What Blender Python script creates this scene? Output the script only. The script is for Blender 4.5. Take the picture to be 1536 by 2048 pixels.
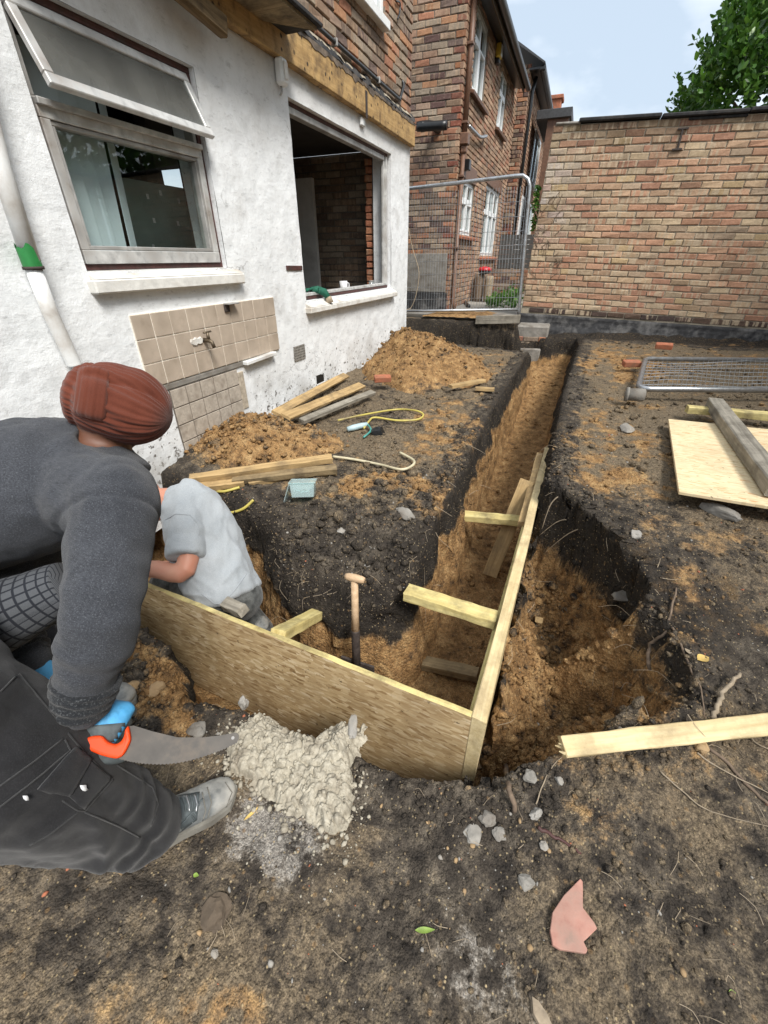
import bpy, bmesh, math, random
import numpy as np
from mathutils import Matrix, Vector, Euler

for o in list(bpy.data.objects):
    bpy.data.objects.remove(o)
SC = bpy.context.scene
COL = SC.collection
rnd = random.Random(7)

# ------------------------------------------------------------------ camera
CAM = np.array([0.0, 0.0, 1.45])
FPX, PIT, YAW, ROL = 841.63, 0.542129, 0.380286, -0.004796
def cam_basis():
    cp, sp = math.cos(PIT), math.sin(PIT)
    r = np.array([1, 0, 0.]); fw = np.array([0, cp, -sp]); u = np.array([0, sp, cp])
    c, s = math.cos(YAW), math.sin(YAW)
    Z = np.array([[c, -s, 0], [s, c, 0], [0, 0, 1]])
    r, fw, u = Z @ r, Z @ fw, Z @ u
    c, s = math.cos(ROL), math.sin(ROL)
    return np.array([c*r + s*u, -s*r + c*u, fw])
CB = cam_basis()
cd = bpy.data.cameras.new('camera'); cam = bpy.data.objects.new('camera', cd); COL.objects.link(cam)
cd.sensor_fit = 'VERTICAL'; cd.sensor_height = 36.0; cd.lens = FPX/2048*36.0
cd.clip_start = 0.02; cd.clip_end = 2000
M = Matrix.Identity(4)
for i in range(3):
    M[i][0], M[i][1], M[i][2], M[i][3] = CB[0][i], CB[1][i], -CB[2][i], CAM[i]
cam.matrix_world = M
SC.camera = cam

# ------------------------------------------------------------------ light
SC.view_settings.view_transform = 'Standard'
SC.view_settings.look = 'None'
SC.view_settings.exposure = 1.2
SC.view_settings.gamma = 1.0
SUN_EL, SUN_AZ = math.radians(52), math.radians(128)   # azimuth clockwise from +y
W = bpy.data.worlds.new('World'); SC.world = W; W.use_nodes = True
nt = W.node_tree; nt.nodes.clear()
def wn(t, **k):
    n = nt.nodes.new(t)
    for a, b in k.items(): setattr(n, a, b)
    return n
sky = wn('ShaderNodeTexSky', sky_type='NISHITA', sun_disc=False)
sky.sun_elevation = SUN_EL; sky.sun_rotation = SUN_AZ; sky.air_density = 1.2; sky.dust_density = 2.0
tc = wn('ShaderNodeTexCoord')
mp = wn('ShaderNodeMapping'); mp.inputs['Scale'].default_value = (1.5, 1.5, 3.2); mp.inputs['Location'].default_value = (0.35, 0.2, 0.3)
n1 = wn('ShaderNodeTexNoise'); n1.inputs['Scale'].default_value = 1.7; n1.inputs['Detail'].default_value = 6; n1.inputs['Roughness'].default_value = 0.5
rp = wn('ShaderNodeValToRGB')
rp.color_ramp.elements[0].position = 0.40; rp.color_ramp.elements[0].color = (2.9, 3.45, 4.1, 1)
rp.color_ramp.elements[1].position = 0.58; rp.color_ramp.elements[1].color = (5.8, 6.05, 6.3, 1)
mx = wn('ShaderNodeMix', data_type='RGBA'); mx.inputs[0].default_value = 0.92
bg = wn('ShaderNodeBackground'); bg.inputs['Strength'].default_value = 0.1
wo = wn('ShaderNodeOutputWorld')
L = nt.links.new
L(tc.outputs['Generated'], mp.inputs['Vector']); L(mp.outputs[0], n1.inputs['Vector']); L(n1.outputs['Fac'], rp.inputs[0])
L(sky.outputs[0], mx.inputs[6]); L(rp.outputs[0], mx.inputs[7]); L(mx.outputs[2], bg.inputs['Color']); L(bg.outputs[0], wo.inputs[0])
sl = bpy.data.lights.new('sun', 'SUN'); sl.energy = 2.1; sl.angle = math.radians(20); sl.color = (1, 0.96, 0.9)
so = bpy.data.objects.new('sun', sl); COL.objects.link(so)
sd_ = Vector((math.sin(SUN_AZ)*math.cos(SUN_EL), math.cos(SUN_AZ)*math.cos(SUN_EL), math.sin(SUN_EL)))
so.rotation_euler = sd_.to_track_quat('Z', 'Y').to_euler()

# ------------------------------------------------------------------ measuring helpers: picture point -> point on a real plane
def ray(px, py):
    return CB.T @ np.array([(px-768)/FPX, -(py-1024)/FPX, 1.0])
def atx(px, py, X): d = ray(px, py); return CAM + d*(X-CAM[0])/d[0]
def aty(px, py, Y): d = ray(px, py); return CAM + d*(Y-CAM[1])/d[1]
def atz(px, py, Z): d = ray(px, py); return CAM + d*(Z-CAM[2])/d[2]
def atd(px, py, t): return CAM + ray(px, py)*t
def pix(P):
    c = CB @ (np.array(P, float)-CAM)
    return 768+FPX*c[0]/c[2], 1024-FPX*c[1]/c[2], c[2]

# ------------------------------------------------------------------ numpy noise
def _h(ix, iy, iz, seed):
    with np.errstate(over='ignore'):
        h = (ix.astype(np.int64)*374761393 + iy.astype(np.int64)*668265263 + iz.astype(np.int64)*2147483647 + seed*974634777) & 0xffffffff
        h = ((h ^ (h >> 13))*1274126177) & 0xffffffff
        h = h ^ (h >> 16)
        h = (h*2246822519) & 0xffffffff
        h = h ^ (h >> 15)
    return (h & 0xffffff)/float(0x7fffff) - 1.0
def vnoise2(x, y, seed=0):
    x = np.asarray(x, float); y = np.asarray(y, float)
    ix, iy = np.floor(x), np.floor(y); fx, fy = x-ix, y-iy
    ux, uy = fx*fx*fx*(fx*(fx*6-15)+10), fy*fy*fy*(fy*(fy*6-15)+10)
    z = np.zeros_like(ix)
    a, b, c, d = _h(ix, iy, z, seed), _h(ix+1, iy, z, seed), _h(ix, iy+1, z, seed), _h(ix+1, iy+1, z, seed)
    return (a*(1-ux)+b*ux)*(1-uy) + (c*(1-ux)+d*ux)*uy
def fbm2(x, y, sc, oc=4, seed=0, g=0.5):
    s, a, t = 0.0, 1.0, 0.0
    for i in range(oc):
        c, s_ = math.cos(i*1.1), math.sin(i*1.1)
        s = s + a*vnoise2((x*c-y*s_)*sc+i*17.3, (x*s_+y*c)*sc-i*9.1, seed+i); t += a; a *= g; sc *= 2.03
    return s/t
def vnoise3(x, y, z, seed=0):
    x = np.asarray(x, float); y = np.asarray(y, float); z = np.asarray(z, float)
    ix, iy, iz = np.floor(x), np.floor(y), np.floor(z); fx, fy, fz = x-ix, y-iy, z-iz
    ux, uy, uz = fx*fx*(3-2*fx), fy*fy*(3-2*fy), fz*fz*(3-2*fz)
    r = 0
    for dx in (0, 1):
        for dy in (0, 1):
            for dz in (0, 1):
                w = (ux if dx else 1-ux)*(uy if dy else 1-uy)*(uz if dz else 1-uz)
                r = r + w*_h(ix+dx, iy+dy, iz+dz, seed)
    return r
def fbm3(P, sc, oc=4, seed=0, g=0.5):
    s, a, t = 0.0, 1.0, 0.0
    for i in range(oc):
        s = s + a*vnoise3(P[:, 0]*sc+i*17.3, P[:, 1]*sc-i*9.1, P[:, 2]*sc+i*5.7, seed+i); t += a; a *= g; sc *= 2.03
    return s/t
def sstep(a, b, x):
    t = np.clip((x-a)/(b-a), 0, 1); return t*t*(3-2*t)
def poly_sd(x, y, poly):
    """signed distance to a polygon, positive inside"""
    poly = np.array(poly, float); n = len(poly)
    d = np.full(x.shape, 1e9); ins = np.zeros(x.shape, bool)
    for i in range(n):
        a, b = poly[i], poly[(i+1) % n]
        ex, ey = b[0]-a[0], b[1]-a[1]
        wx, wy = x-a[0], y-a[1]
        t = np.clip((wx*ex+wy*ey)/(ex*ex+ey*ey+1e-12), 0, 1)
        d = np.minimum(d, (wx-ex*t)**2+(wy-ey*t)**2)
        c = ((a[1] <= y) & (b[1] > y)) | ((b[1] <= y) & (a[1] > y))
        xi = a[0] + (y-a[1])/(ey if abs(ey) > 1e-12 else 1e-12)*ex
        ins ^= c & (x < xi)
    d = np.sqrt(d)
    return np.where(ins, d, -d)

# ------------------------------------------------------------------ object helpers
def tag(o, label=None, cat=None, group=None, kind=None):
    if label: o['label'] = label
    if cat: o['category'] = cat
    if group: o['group'] = group
    if kind: o['kind'] = kind
    return o
def thing(name, loc, label=None, cat=None, group=None, kind=None, rot=None):
    o = bpy.data.objects.new(name, None); o.empty_display_size = 0.1
    COL.objects.link(o)
    m = Matrix.Translation(Vector(loc))
    if rot is not None: m = m @ rot.to_4x4()
    o.matrix_world = m
    return tag(o, label, cat, group, kind)
WM = {}
def link(name, me, parent=None, mat=None, mw=None):
    o = bpy.data.objects.new(name, me); COL.objects.link(o)
    mw = mw if mw is not None else Matrix.Identity(4)
    if parent is not None:
        o.parent = parent
        pw = WM.get(parent.name, parent.matrix_world)
        o.matrix_parent_inverse = Matrix.Identity(4)
        o.matrix_basis = pw.inverted() @ mw
    else:
        o.matrix_basis = mw
    WM[o.name] = mw.copy()
    if mat is not None and not me.materials: me.materials.append(mat)
    return o
_thing0 = thing
def thing(name, loc, *a, **k):
    o = _thing0(name, loc, *a, **k); WM[o.name] = o.matrix_world.copy(); return o
def mesh_np(name, V, F, mat=None, smooth=False, cols=None, attrs=None):
    """V (n,3); F list or (m,k) array"""
    me = bpy.data.meshes.new(name)
    V = np.asarray(V, np.float32)
    if isinstance(F, np.ndarray):
        m, k = F.shape
        me.vertices.add(len(V)); me.vertices.foreach_set('co', V.ravel())
        me.loops.add(m*k); me.loops.foreach_set('vertex_index', F.astype(np.int32).ravel())
        me.polygons.add(m)
        me.polygons.foreach_set('loop_start', np.arange(m, dtype=np.int32)*k)
        try: me.polygons.foreach_set('loop_total', np.full(m, k, np.int32))
        except Exception: pass
        me.update(calc_edges=True)
    else:
        me.from_pydata([tuple(map(float, v)) for v in V], [], F); me.update()
    if smooth: me.polygons.foreach_set('use_smooth', np.ones(len(me.polygons), bool))
    if cols is not None:
        at = me.attributes.new('Col', 'FLOAT_COLOR', 'POINT')
        c = np.asarray(cols, np.float32)
        if c.ndim == 1: c = np.tile(c, (len(V), 1))
        if c.shape[1] == 3: c = np.hstack([c, np.ones((len(c), 1), np.float32)])
        at.data.foreach_set('color', c.ravel())
    for k_, v in (attrs or {}).items():
        at = me.attributes.new(k_, 'FLOAT', 'POINT'); at.data.foreach_set('value', np.asarray(v, np.float32))
    if mat: me.materials.append(mat)
    return me
class MB:
    """collects shapes into one mesh"""
    def __init__(s): s.v = []; s.f = []
    def add(s, V, F):
        o = len(s.v); s.v += [tuple(map(float, p)) for p in V]; s.f += [tuple(i+o for i in f) for f in F]; return s
    def box(s, lo, hi, mat=None, ch=0.0):
        lo = np.array(lo, float); hi = np.array(hi, float); c = (lo+hi)/2; h = (hi-lo)/2
        V, F = cbox(h[0], h[1], h[2], ch)
        V = [np.array(v)+c for v in V]
        if mat is not None: V = [tuple(mat @ Vector(v)) for v in V]
        return s.add(V, F)
    def tube(s, pts, r, n=8, cap=True):
        V, F = tube_vf(pts, r, n, cap); return s.add(V, F)
    def build(s, name, mat, parent=None, smooth=False, mw=None):
        me = mesh_np(name, np.array(s.v), s.f, mat, smooth)
        return link(name, me, parent, mw=mw)
def cbox(hx, hy, hz, ch=0.0):
    if ch <= 0:
        V = [(x, y, z) for x in (-hx, hx) for y in (-hy, hy) for z in (-hz, hz)]
        F = [(0, 1, 3, 2), (4, 6, 7, 5), (0, 4, 5, 1), (2, 3, 7, 6), (0, 2, 6, 4), (1, 5, 7, 3)]
        return V, F
    ch = min(ch, hx*.9, hy*.9, hz*.9)
    V = []; idx = {}
    for sx in (-1, 1):
        for sy in (-1, 1):
            for sz in (-1, 1):
                for ax in range(3):
                    p = [sx*(hx-ch), sy*(hy-ch), sz*(hz-ch)]
                    p[ax] = (sx*hx, sy*hy, sz*hz)[ax]
                    idx[(sx, sy, sz, ax)] = len(V); V.append(tuple(p))
    F = []
    for ax in range(3):
        a, b = [(1, 2), (2, 0), (0, 1)][ax]
        for s in (-1, 1):
            q = []
            for (u, v) in ((-1, -1), (1, -1), (1, 1), (-1, 1)):
                k = [0, 0, 0]; k[ax] = s; k[a] = u; k[b] = v
                q.append(idx[(k[0], k[1], k[2], ax)])
            F.append(tuple(q if s > 0 else q[::-1]))
    for ax in range(3):
        a, b = [(1, 2), (2, 0), (0, 1)][ax]
        for u in (-1, 1):
            for v in (-1, 1):
                def K(w, f):
                    k = [0, 0, 0]; k[ax] = w; k[a] = u; k[b] = v; return idx[(k[0], k[1], k[2], f)]
                q = [K(-1, a), K(1, a), K(1, b), K(-1, b)]
                F.append(tuple(q if u*v < 0 else q[::-1]))
    for sx in (-1, 1):
        for sy in (-1, 1):
            for sz in (-1, 1):
                q = [idx[(sx, sy, sz, i)] for i in range(3)]
                F.append(tuple(q if sx*sy*sz > 0 else q[::-1]))
    return V, F
def tube_vf(pts, r, n=8, cap=True):
    P = [Vector(p) for p in pts]; m = len(P)
    R = r if hasattr(r, '__len__') else [r]*m
    V = []; F = []; prev = None
    for i in range(m):
        t = (P[min(i+1, m-1)]-P[max(i-1, 0)]).normalized()
        if prev is None:
            a = Vector((0, 0, 1)) if abs(t.z) < .9 else Vector((1, 0, 0))
            u = t.cross(a).normalized()
        else:
            u = (prev - t*prev.dot(t)).normalized()
        prev = u; w = t.cross(u)
        for k in range(n):
            g = 2*math.pi*k/n
            V.append(tuple(P[i]+(u*math.cos(g)+w*math.sin(g))*R[i]))
    for i in range(m-1):
        for k in range(n):
            F.append((i*n+k, i*n+(k+1) % n, (i+1)*n+(k+1) % n, (i+1)*n+k))
    if cap:
        F.append(tuple(range(n))[::-1]); F.append(tuple((m-1)*n+k for k in range(n)))
    return V, F
def smooth_path(pts, n=8):
    P = [np.array(p, float) for p in pts]; out = []
    for i in range(len(P)-1):
        p0, p1, p2, p3 = P[max(i-1, 0)], P[i], P[i+1], P[min(i+2, len(P)-1)]
        for k in range(n):
            t = k/n
            out.append(.5*((2*p1)+(-p0+p2)*t+(2*p0-5*p1+4*p2-p3)*t*t+(-p0+3*p1-3*p2+p3)*t**3))
    out.append(P[-1]); return out
def frame(a, b, up=(0, 0, 1)):
    """matrix whose x axis runs from a to b, centred between them; z as near 'up' as possible"""
    a = Vector(a); b = Vector(b); x = (b-a).normalized(); z = Vector(up)
    z = (z - x*z.dot(x)).normalized(); y = z.cross(x)
    m = Matrix.Identity(4); c = (a+b)/2
    for i in range(3): m[i][0], m[i][1], m[i][2], m[i][3] = x[i], y[i], z[i], c[i]
    return m, (b-a).length
# ------------------------------------------------------------------ materials
class NT:
    def __init__(s, name):
        s.m = bpy.data.materials.new(name); s.m.use_nodes = True; s.t = s.m.node_tree
        s.b = s.t.nodes['Principled BSDF']; s.out = s.t.nodes['Material Output']
    def n(s, ty, ins=None, **k):
        n = s.t.nodes.new(ty)
        for a, b in k.items(): setattr(n, a, b)
        for a, b in (ins or {}).items():
            if isinstance(b, bpy.types.NodeSocket): s.t.links.new(b, n.inputs[a])
            else: n.inputs[a].default_value = b
        return n
    def l(s, a, b): s.t.links.new(a, b)
    def coord(s, kind='Object', scale=(1, 1, 1), rot=(0, 0, 0), rand=False):
        c = s.n('ShaderNodeTexCoord').outputs[kind]
        if rand:
            r = s.n('ShaderNodeObjectInfo').outputs['Random']
            v = s.n('ShaderNodeVectorMath', {0: r, 1: (37.0, 91.0, 53.0)}, operation='MULTIPLY').outputs[0]
            c = s.n('ShaderNodeVectorMath', {0: c, 1: v}, operation='ADD').outputs[0]
        return s.n('ShaderNodeMapping', {'Vector': c, 'Scale': scale, 'Rotation': rot}).outputs[0]
    def noise(s, v, sc, det=4, ro=.55, out='Fac', dist=0):
        return s.n('ShaderNodeTexNoise', {'Vector': v, 'Scale': sc, 'Detail': det, 'Roughness': ro, 'Distortion': dist}).outputs[out]
    def ramp(s, f, pts):
        r = s.n('ShaderNodeValToRGB', {0: f}); e = r.color_ramp.elements
        while len(e) < len(pts): e.new(.5)
        for i, (p, c) in enumerate(pts):
            e[i].position = p; e[i].color = (c, c, c, 1) if not hasattr(c, '__len__') else (*c, 1)
        return r.outputs[0]
    def mix(s, f, a, b, bt='MIX'):
        n = s.n('ShaderNodeMix', data_type='RGBA', blend_type=bt)
        for i, v in ((0, f), (6, a), (7, b)):
            if isinstance(v, bpy.types.NodeSocket): s.l(v, n.inputs[i])
            elif i == 0: n.inputs[0].default_value = v
            else: n.inputs[i].default_value = (*v, 1) if len(v) == 3 else v
        return n.outputs[2]
    def math(s, op, a, b=0.0, clamp=False):
        n = s.n('ShaderNodeMath', {0: a, 1: b}, operation=op); n.use_clamp = clamp; return n.outputs[0]
    def attr(s, name, out='Fac'): return s.n('ShaderNodeAttribute', attribute_name=name).outputs[out]
    def bump(s, h, st=.3, d=.01, nrm=None):
        n = s.n('ShaderNodeBump', {'Height': h, 'Strength': st, 'Distance': d})
        if nrm is not None: s.l(nrm, n.inputs['Normal'])
        return n.outputs[0]
    def fin(s, col=None, rough=None, nrm=None, metal=None, spec=None):
        for k, v in (('Base Color', col), ('Roughness', rough), ('Normal', nrm), ('Metallic', metal), ('Specular IOR Level', spec)):
            if v is None: continue
            if isinstance(v, bpy.types.NodeSocket): s.l(v, s.b.inputs[k])
            elif hasattr(v, '__len__') and len(v) == 3: s.b.inputs[k].default_value = (*v, 1)
            else: s.b.inputs[k].default_value = v
        return s.m
MT = {}
def simple(name, col, rough=.7, metal=0, nsc=30, var=.25, bump=.15, dirt=None, spec=None, dist=.004):
    t = NT(name); v = t.coord('Object', rand=True)
    n = t.noise(v, nsc, 5); d = tuple(c*(1-var) for c in col); b = tuple(min(1, c*(1+var)) for c in col)
    c = t.ramp(n, [(.3, d), (.7, b)])
    if dirt:
        f = t.ramp(t.noise(v, nsc*.25, 6, .65), [(.48, 0), (.68, 1)])
        c = t.mix(f, c, dirt)
    t.fin(c, rough, t.bump(n, bump, dist), metal, spec); MT[name] = t.m; return t.m

# ---- soil: 'sand' 0 dark topsoil .. 1 orange subsoil, 'pale' mortar dust, 'wet' dark crumb
def soil_mat():
    t = NT('soil'); v = t.coord('Object')
    big = t.noise(v, 2.6, 5, .6); mid = t.noise(v, 14, 6, .65); fin = t.noise(v, 85, 5, .7); gr = t.noise(v, 260, 3, .6)
    dark = t.ramp(mid, [(.3, (.018, .0145, .012)), (.48, (.066, .054, .042)), (.66, (.17, .142, .108))])
    brown = t.ramp(fin, [(.28, (.095, .073, .048)), (.5, (.19, .145, .094)), (.72, (.315, .245, .16))])
    sand = t.ramp(mid, [(.28, (.13, .070, .029)), (.5, (.34, .195, .080)), (.72, (.53, .35, .165))])
    pale = t.ramp(fin, [(.3, (.17, .15, .13)), (.6, (.36, .33, .29)), (.75, (.52, .49, .44))])
    sa = t.attr('sand'); pa = t.attr('pale'); br = t.attr('brown')
    jit = t.math('MULTIPLY', t.math('SUBTRACT', mid, .5), 1.3)
    jf = t.math('MULTIPLY', t.math('SUBTRACT', fin, .5), .5)
    def edge(a, lo, hi):
        x = t.math('ADD', t.math('ADD', a, jit), jf)
        return t.n('ShaderNodeMapRange', {'Value': x, 'From Min': lo, 'From Max': hi}, interpolation_type='SMOOTHSTEP').outputs[0]
    c = t.mix(edge(br, .3, .75), dark, brown)
    c = t.mix(edge(sa, .3, .72), c, sand)
    c = t.mix(edge(pa, .4, .7), c, pale)
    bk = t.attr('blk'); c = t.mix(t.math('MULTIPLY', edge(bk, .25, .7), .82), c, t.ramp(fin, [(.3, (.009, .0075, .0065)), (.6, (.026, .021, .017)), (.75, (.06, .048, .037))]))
    # crumbs and grit of their own colour
    vo = t.n('ShaderNodeTexVoronoi', {'Vector': v, 'Scale': 120.0})
    sp = t.ramp(t.n('ShaderNodeSeparateColor', {0: vo.outputs['Color']}).outputs[0], [(.88, 0), (.90, 1)])
    sp = t.math('MULTIPLY', sp, t.ramp(vo.outputs['Distance'], [(.25, 1), (.4, 0)]))
    c = t.mix(t.math('MULTIPLY', sp, .8), c, (.40, .31, .18))
    vo2 = t.n('ShaderNodeTexVoronoi', {'Vector': v, 'Scale': 60.0})
    sp2 = t.ramp(t.n('ShaderNodeSeparateColor', {0: vo2.outputs['Color']}).outputs[1], [(.93, 0), (.95, 1)])
    sp2 = t.math('MULTIPLY', sp2, t.ramp(vo2.outputs['Distance'], [(.2, 1), (.45, 0)]))
    c = t.mix(t.math('MULTIPLY', sp2, .6), c, (.30, .19, .09))
    c = t.mix(t.ramp(gr, [(.35, .55), (.6, 0)]), c, (.012, .010, .008))
    # crumb structure: each crumb stands proud and has its own tone
    dv = t.n('ShaderNodeVectorMath', {0: v, 1: t.n('ShaderNodeVectorMath', {0: t.noise(v, 30, 3, out='Color'), 1: (.007, .007, .007)}, operation='MULTIPLY').outputs[0]}, operation='ADD').outputs[0]
    va = t.n('ShaderNodeTexVoronoi', {'Vector': dv, 'Scale': 62.0}); vb = t.n('ShaderNodeTexVoronoi', {'Vector': dv, 'Scale': 165.0})
    ta = t.n('ShaderNodeSeparateColor', {0: va.outputs['Color']}).outputs[2]; tb2 = t.n('ShaderNodeSeparateColor', {0: vb.outputs['Color']}).outputs[2]
    tone = t.math('ADD', t.math('MULTIPLY', ta, .75), t.math('MULTIPLY', tb2, .75))
    c = t.mix(1.0, c, t.ramp(tone, [(0, .68), (.6, .94), (1, 1.22)]), 'MULTIPLY')
    h = t.math('ADD', t.math('ADD', t.math('MULTIPLY', mid, .5), t.math('MULTIPLY', fin, .4)), t.math('MULTIPLY', gr, .16))
    cr = t.math('ADD', t.math('MULTIPLY', va.outputs['Distance'], -.55), t.math('MULTIPLY', vb.outputs['Distance'], -.30))
    n1 = t.bump(t.math('ADD', h, cr), .8, .020)
    t.fin(c, t.ramp(mid, [(.3, .75), (.6, .98)]), n1, spec=.25); MT['soil'] = t.m
soil_mat()

def brick_mat(name, wear=.35, stripe=.6, dirt=(.05, .04, .035), dirtf=.35, light=(.50, .40, .28)):
    t = NT(name); v = t.coord('Object', rand=True); w = t.n('ShaderNodeNewGeometry').outputs['Position']
    c = t.attr('Col', 'Color')
    # pressed-brick stripes: vertical bands of buff
    vs = t.coord('Object', (26, 26, 1.5), rand=True)
    st = t.ramp(t.noise(vs, 1.0, 2, .5), [(.50, 0), (.56, 1)])
    rr = t.n('ShaderNodeObjectInfo').outputs['Random']
    on = t.ramp(t.math('FRACT', t.math('ADD', t.math('MULTIPLY', rr, 7.3), t.attr('rnd'))), [(.45, 0), (.5, 1)])
    c = t.mix(t.math('MULTIPLY', t.math('MULTIPLY', st, on), stripe), c, light)
    n = t.noise(w, 38, 5, .65); n2 = t.noise(w, 160, 3, .6); n3 = t.noise(w, 2.2, 5, .6)
    c = t.mix(t.ramp(n, [(.3, wear), (.6, 0)]), c, t.mix(.55, c, (.02, .015, .012)))
    c = t.mix(t.ramp(n, [(.55, 0), (.8, wear)]), c, t.mix(.5, c, (.55, .45, .35)))
    c = t.mix(t.math('MULTIPLY', t.ramp(n3, [(.5, 0), (.7, 1)]), dirtf), c, dirt)
    h = t.math('ADD', n, t.math('MULTIPLY', n2, .4))
    t.fin(c, .9, t.bump(h, .55, .006), spec=.2); MT[name] = t.m
brick_mat('brick_buff', .5, .8, dirtf=.30)
brick_mat('brick_red', .5, .45, dirtf=.35, light=(.46, .33, .22))
def mortar_mat(name, col):
    t = NT(name); w = t.n('ShaderNodeNewGeometry').outputs['Position']
    n = t.noise(w, 70, 5, .7); n3 = t.noise(w, 3, 4)
    c = t.ramp(n, [(.3, tuple(x*.55 for x in col)), (.65, col)])
    c = t.mix(t.ramp(n3, [(.45, 0), (.7, .5)]), c, tuple(x*.35 for x in col))
    t.fin(c, .95, t.bump(n, .6, .006), spec=.1); MT[name] = t.m
mortar_mat('mortar_pale', (.44, .385, .30)); mortar_mat('mortar_dark', (.30, .25, .20)); mortar_mat('mortar_grey', (.22, .2, .175))

def render_mat():
    t = NT('white_render'); w = t.n('ShaderNodeNewGeometry').outputs['Position']
    sep = t.n('ShaderNodeSeparateXYZ', {0: w})
    z = sep.outputs[2]
    n = t.noise(w, 9, 7, .68); f = t.noise(w, 60, 5, .7); b = t.noise(w, 2.2, 5, .6)
    c = t.ramp(n, [(.3, (.69, .71, .72)), (.55, (.80, .82, .83))])
    # grey scuffs
    wv = t.n('ShaderNodeMapping', {'Vector': w, 'Scale': (9, 5, 14), 'Rotation': (.6, 0, 0)}).outputs[0]
    s = t.noise(wv, 2.2, 8, .75)
    c = t.mix(t.ramp(s, [(.55, 0), (.70, .6)]), c, (.33, .335, .34))
    # flaked spots showing dark
    k = t.noise(w, 22, 5, .7)
    lowf = t.n('ShaderNodeMapRange', {'Value': z, 'From Min': .95, 'From Max': .3}).outputs[0]
    thr = t.math('ADD', k, t.math('MULTIPLY', lowf, .125))
    c = t.mix(t.ramp(thr, [(.68, 0), (.715, 1)]), c, (.11, .10, .09))
    c = t.mix(t.ramp(t.math('ADD', b, t.math('MULTIPLY', lowf, .17)), [(.58, 0), (.8, .6)]), c, (.36, .34, .31))
    # damp staining under the old roof line
    hi = t.n('ShaderNodeMapRange', {'Value': z, 'From Min': 2.05, 'From Max': 2.9}).outputs[0]
    c = t.mix(t.math('MULTIPLY', hi, t.ramp(b, [(.3, .25), (.65, .75)])), c, (.37, .33, .28))
    # hairline cracks
    vo = t.n('ShaderNodeTexVoronoi', {'Vector': t.n('ShaderNodeVectorMath', {0: w, 1: t.n('ShaderNodeVectorMath', {0: t.noise(w, 5, 4, out='Color'), 1: (.35, .35, .35)}, operation='MULTIPLY').outputs[0]}, operation='ADD').outputs[0], 'Scale': 1.25}, feature='DISTANCE_TO_EDGE')
    cr = t.math('MULTIPLY', t.ramp(vo.outputs['Distance'], [(.002, 1), (.006, 0)]), t.ramp(t.noise(w, 1.3, 2), [(.52, 0), (.6, 1)]))
    c = t.mix(t.math('MULTIPLY', cr, .55), c, (.2, .19, .18))
    h = t.math('ADD', t.math('ADD', n, t.math('MULTIPLY', f, .35)), t.math('MULTIPLY', s, .5))
    t.fin(c, .72, t.bump(h, .42, .014), spec=.3); MT['white_render'] = t.m
render_mat()

def wood_mat(name, dark, light, dirt=None, dirtf=.5, rough=.7, nail=False):
    t = NT(name); v = t.coord('Object', (1.4, 26, 26), rand=True); v2 = t.coord('Object', rand=True)
    g = t.noise(v, 1.6, 6, .6, dist=.3); g2 = t.noise(v, 6, 4, .6)
    c = t.ramp(t.math('ADD', t.math('MULTIPLY', g, .75), t.math('MULTIPLY', g2, .25)), [(.32, dark), (.62, light)])
    if dirt:
        f = t.ramp(t.noise(v2, 7, 7, .7), [(.45, 0), (.68, dirtf)])
        c = t.mix(f, c, dirt)
    if nail:
        vo = t.n('ShaderNodeTexVoronoi', {'Vector': v2, 'Scale': 17.0})
        on = t.ramp(t.n('ShaderNodeSeparateColor', {0: vo.outputs['Color']}).outputs[0], [(.6, 0), (.64, 1)])
        c = t.mix(t.math('MULTIPLY', on, t.ramp(vo.outputs['Distance'], [(.16, 1), (.26, 0)])), c, (.035, .022, .014))
    t.fin(c, rough, t.bump(g2, .35, .004), spec=.3); MT[name] = t.m
wood_mat('wood_new', (.50, .38, .19), (.70, .57, .33), (.20, .14, .08), .6)
wood_mat('wood_yellow', (.46, .36, .13), (.68, .58, .27), (.10, .075, .05), .7)
wood_mat('wood_old', (.26, .17, .075), (.50, .35, .17), (.10, .075, .05), .6, .8)
wood_mat('wood_dirty', (.15, .105, .055), (.33, .25, .14), (.05, .038, .028), .8, .85)
wood_mat('wood_grey', (.15, .135, .11), (.34, .31, .255), (.07, .06, .045), .6, .85)
wood_mat('wood_fascia', (.32, .19, .07), (.50, .33, .14), (.09, .055, .03), .9, .7, nail=True)
wood_mat('wood_brown', (.045, .027, .014), (.13, .078, .036), (.022, .015, .01), .6, .75)
wood_mat('wood_ash', (.42, .28, .16), (.62, .45, .29), (.2, .13, .08), .4, .5)

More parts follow.
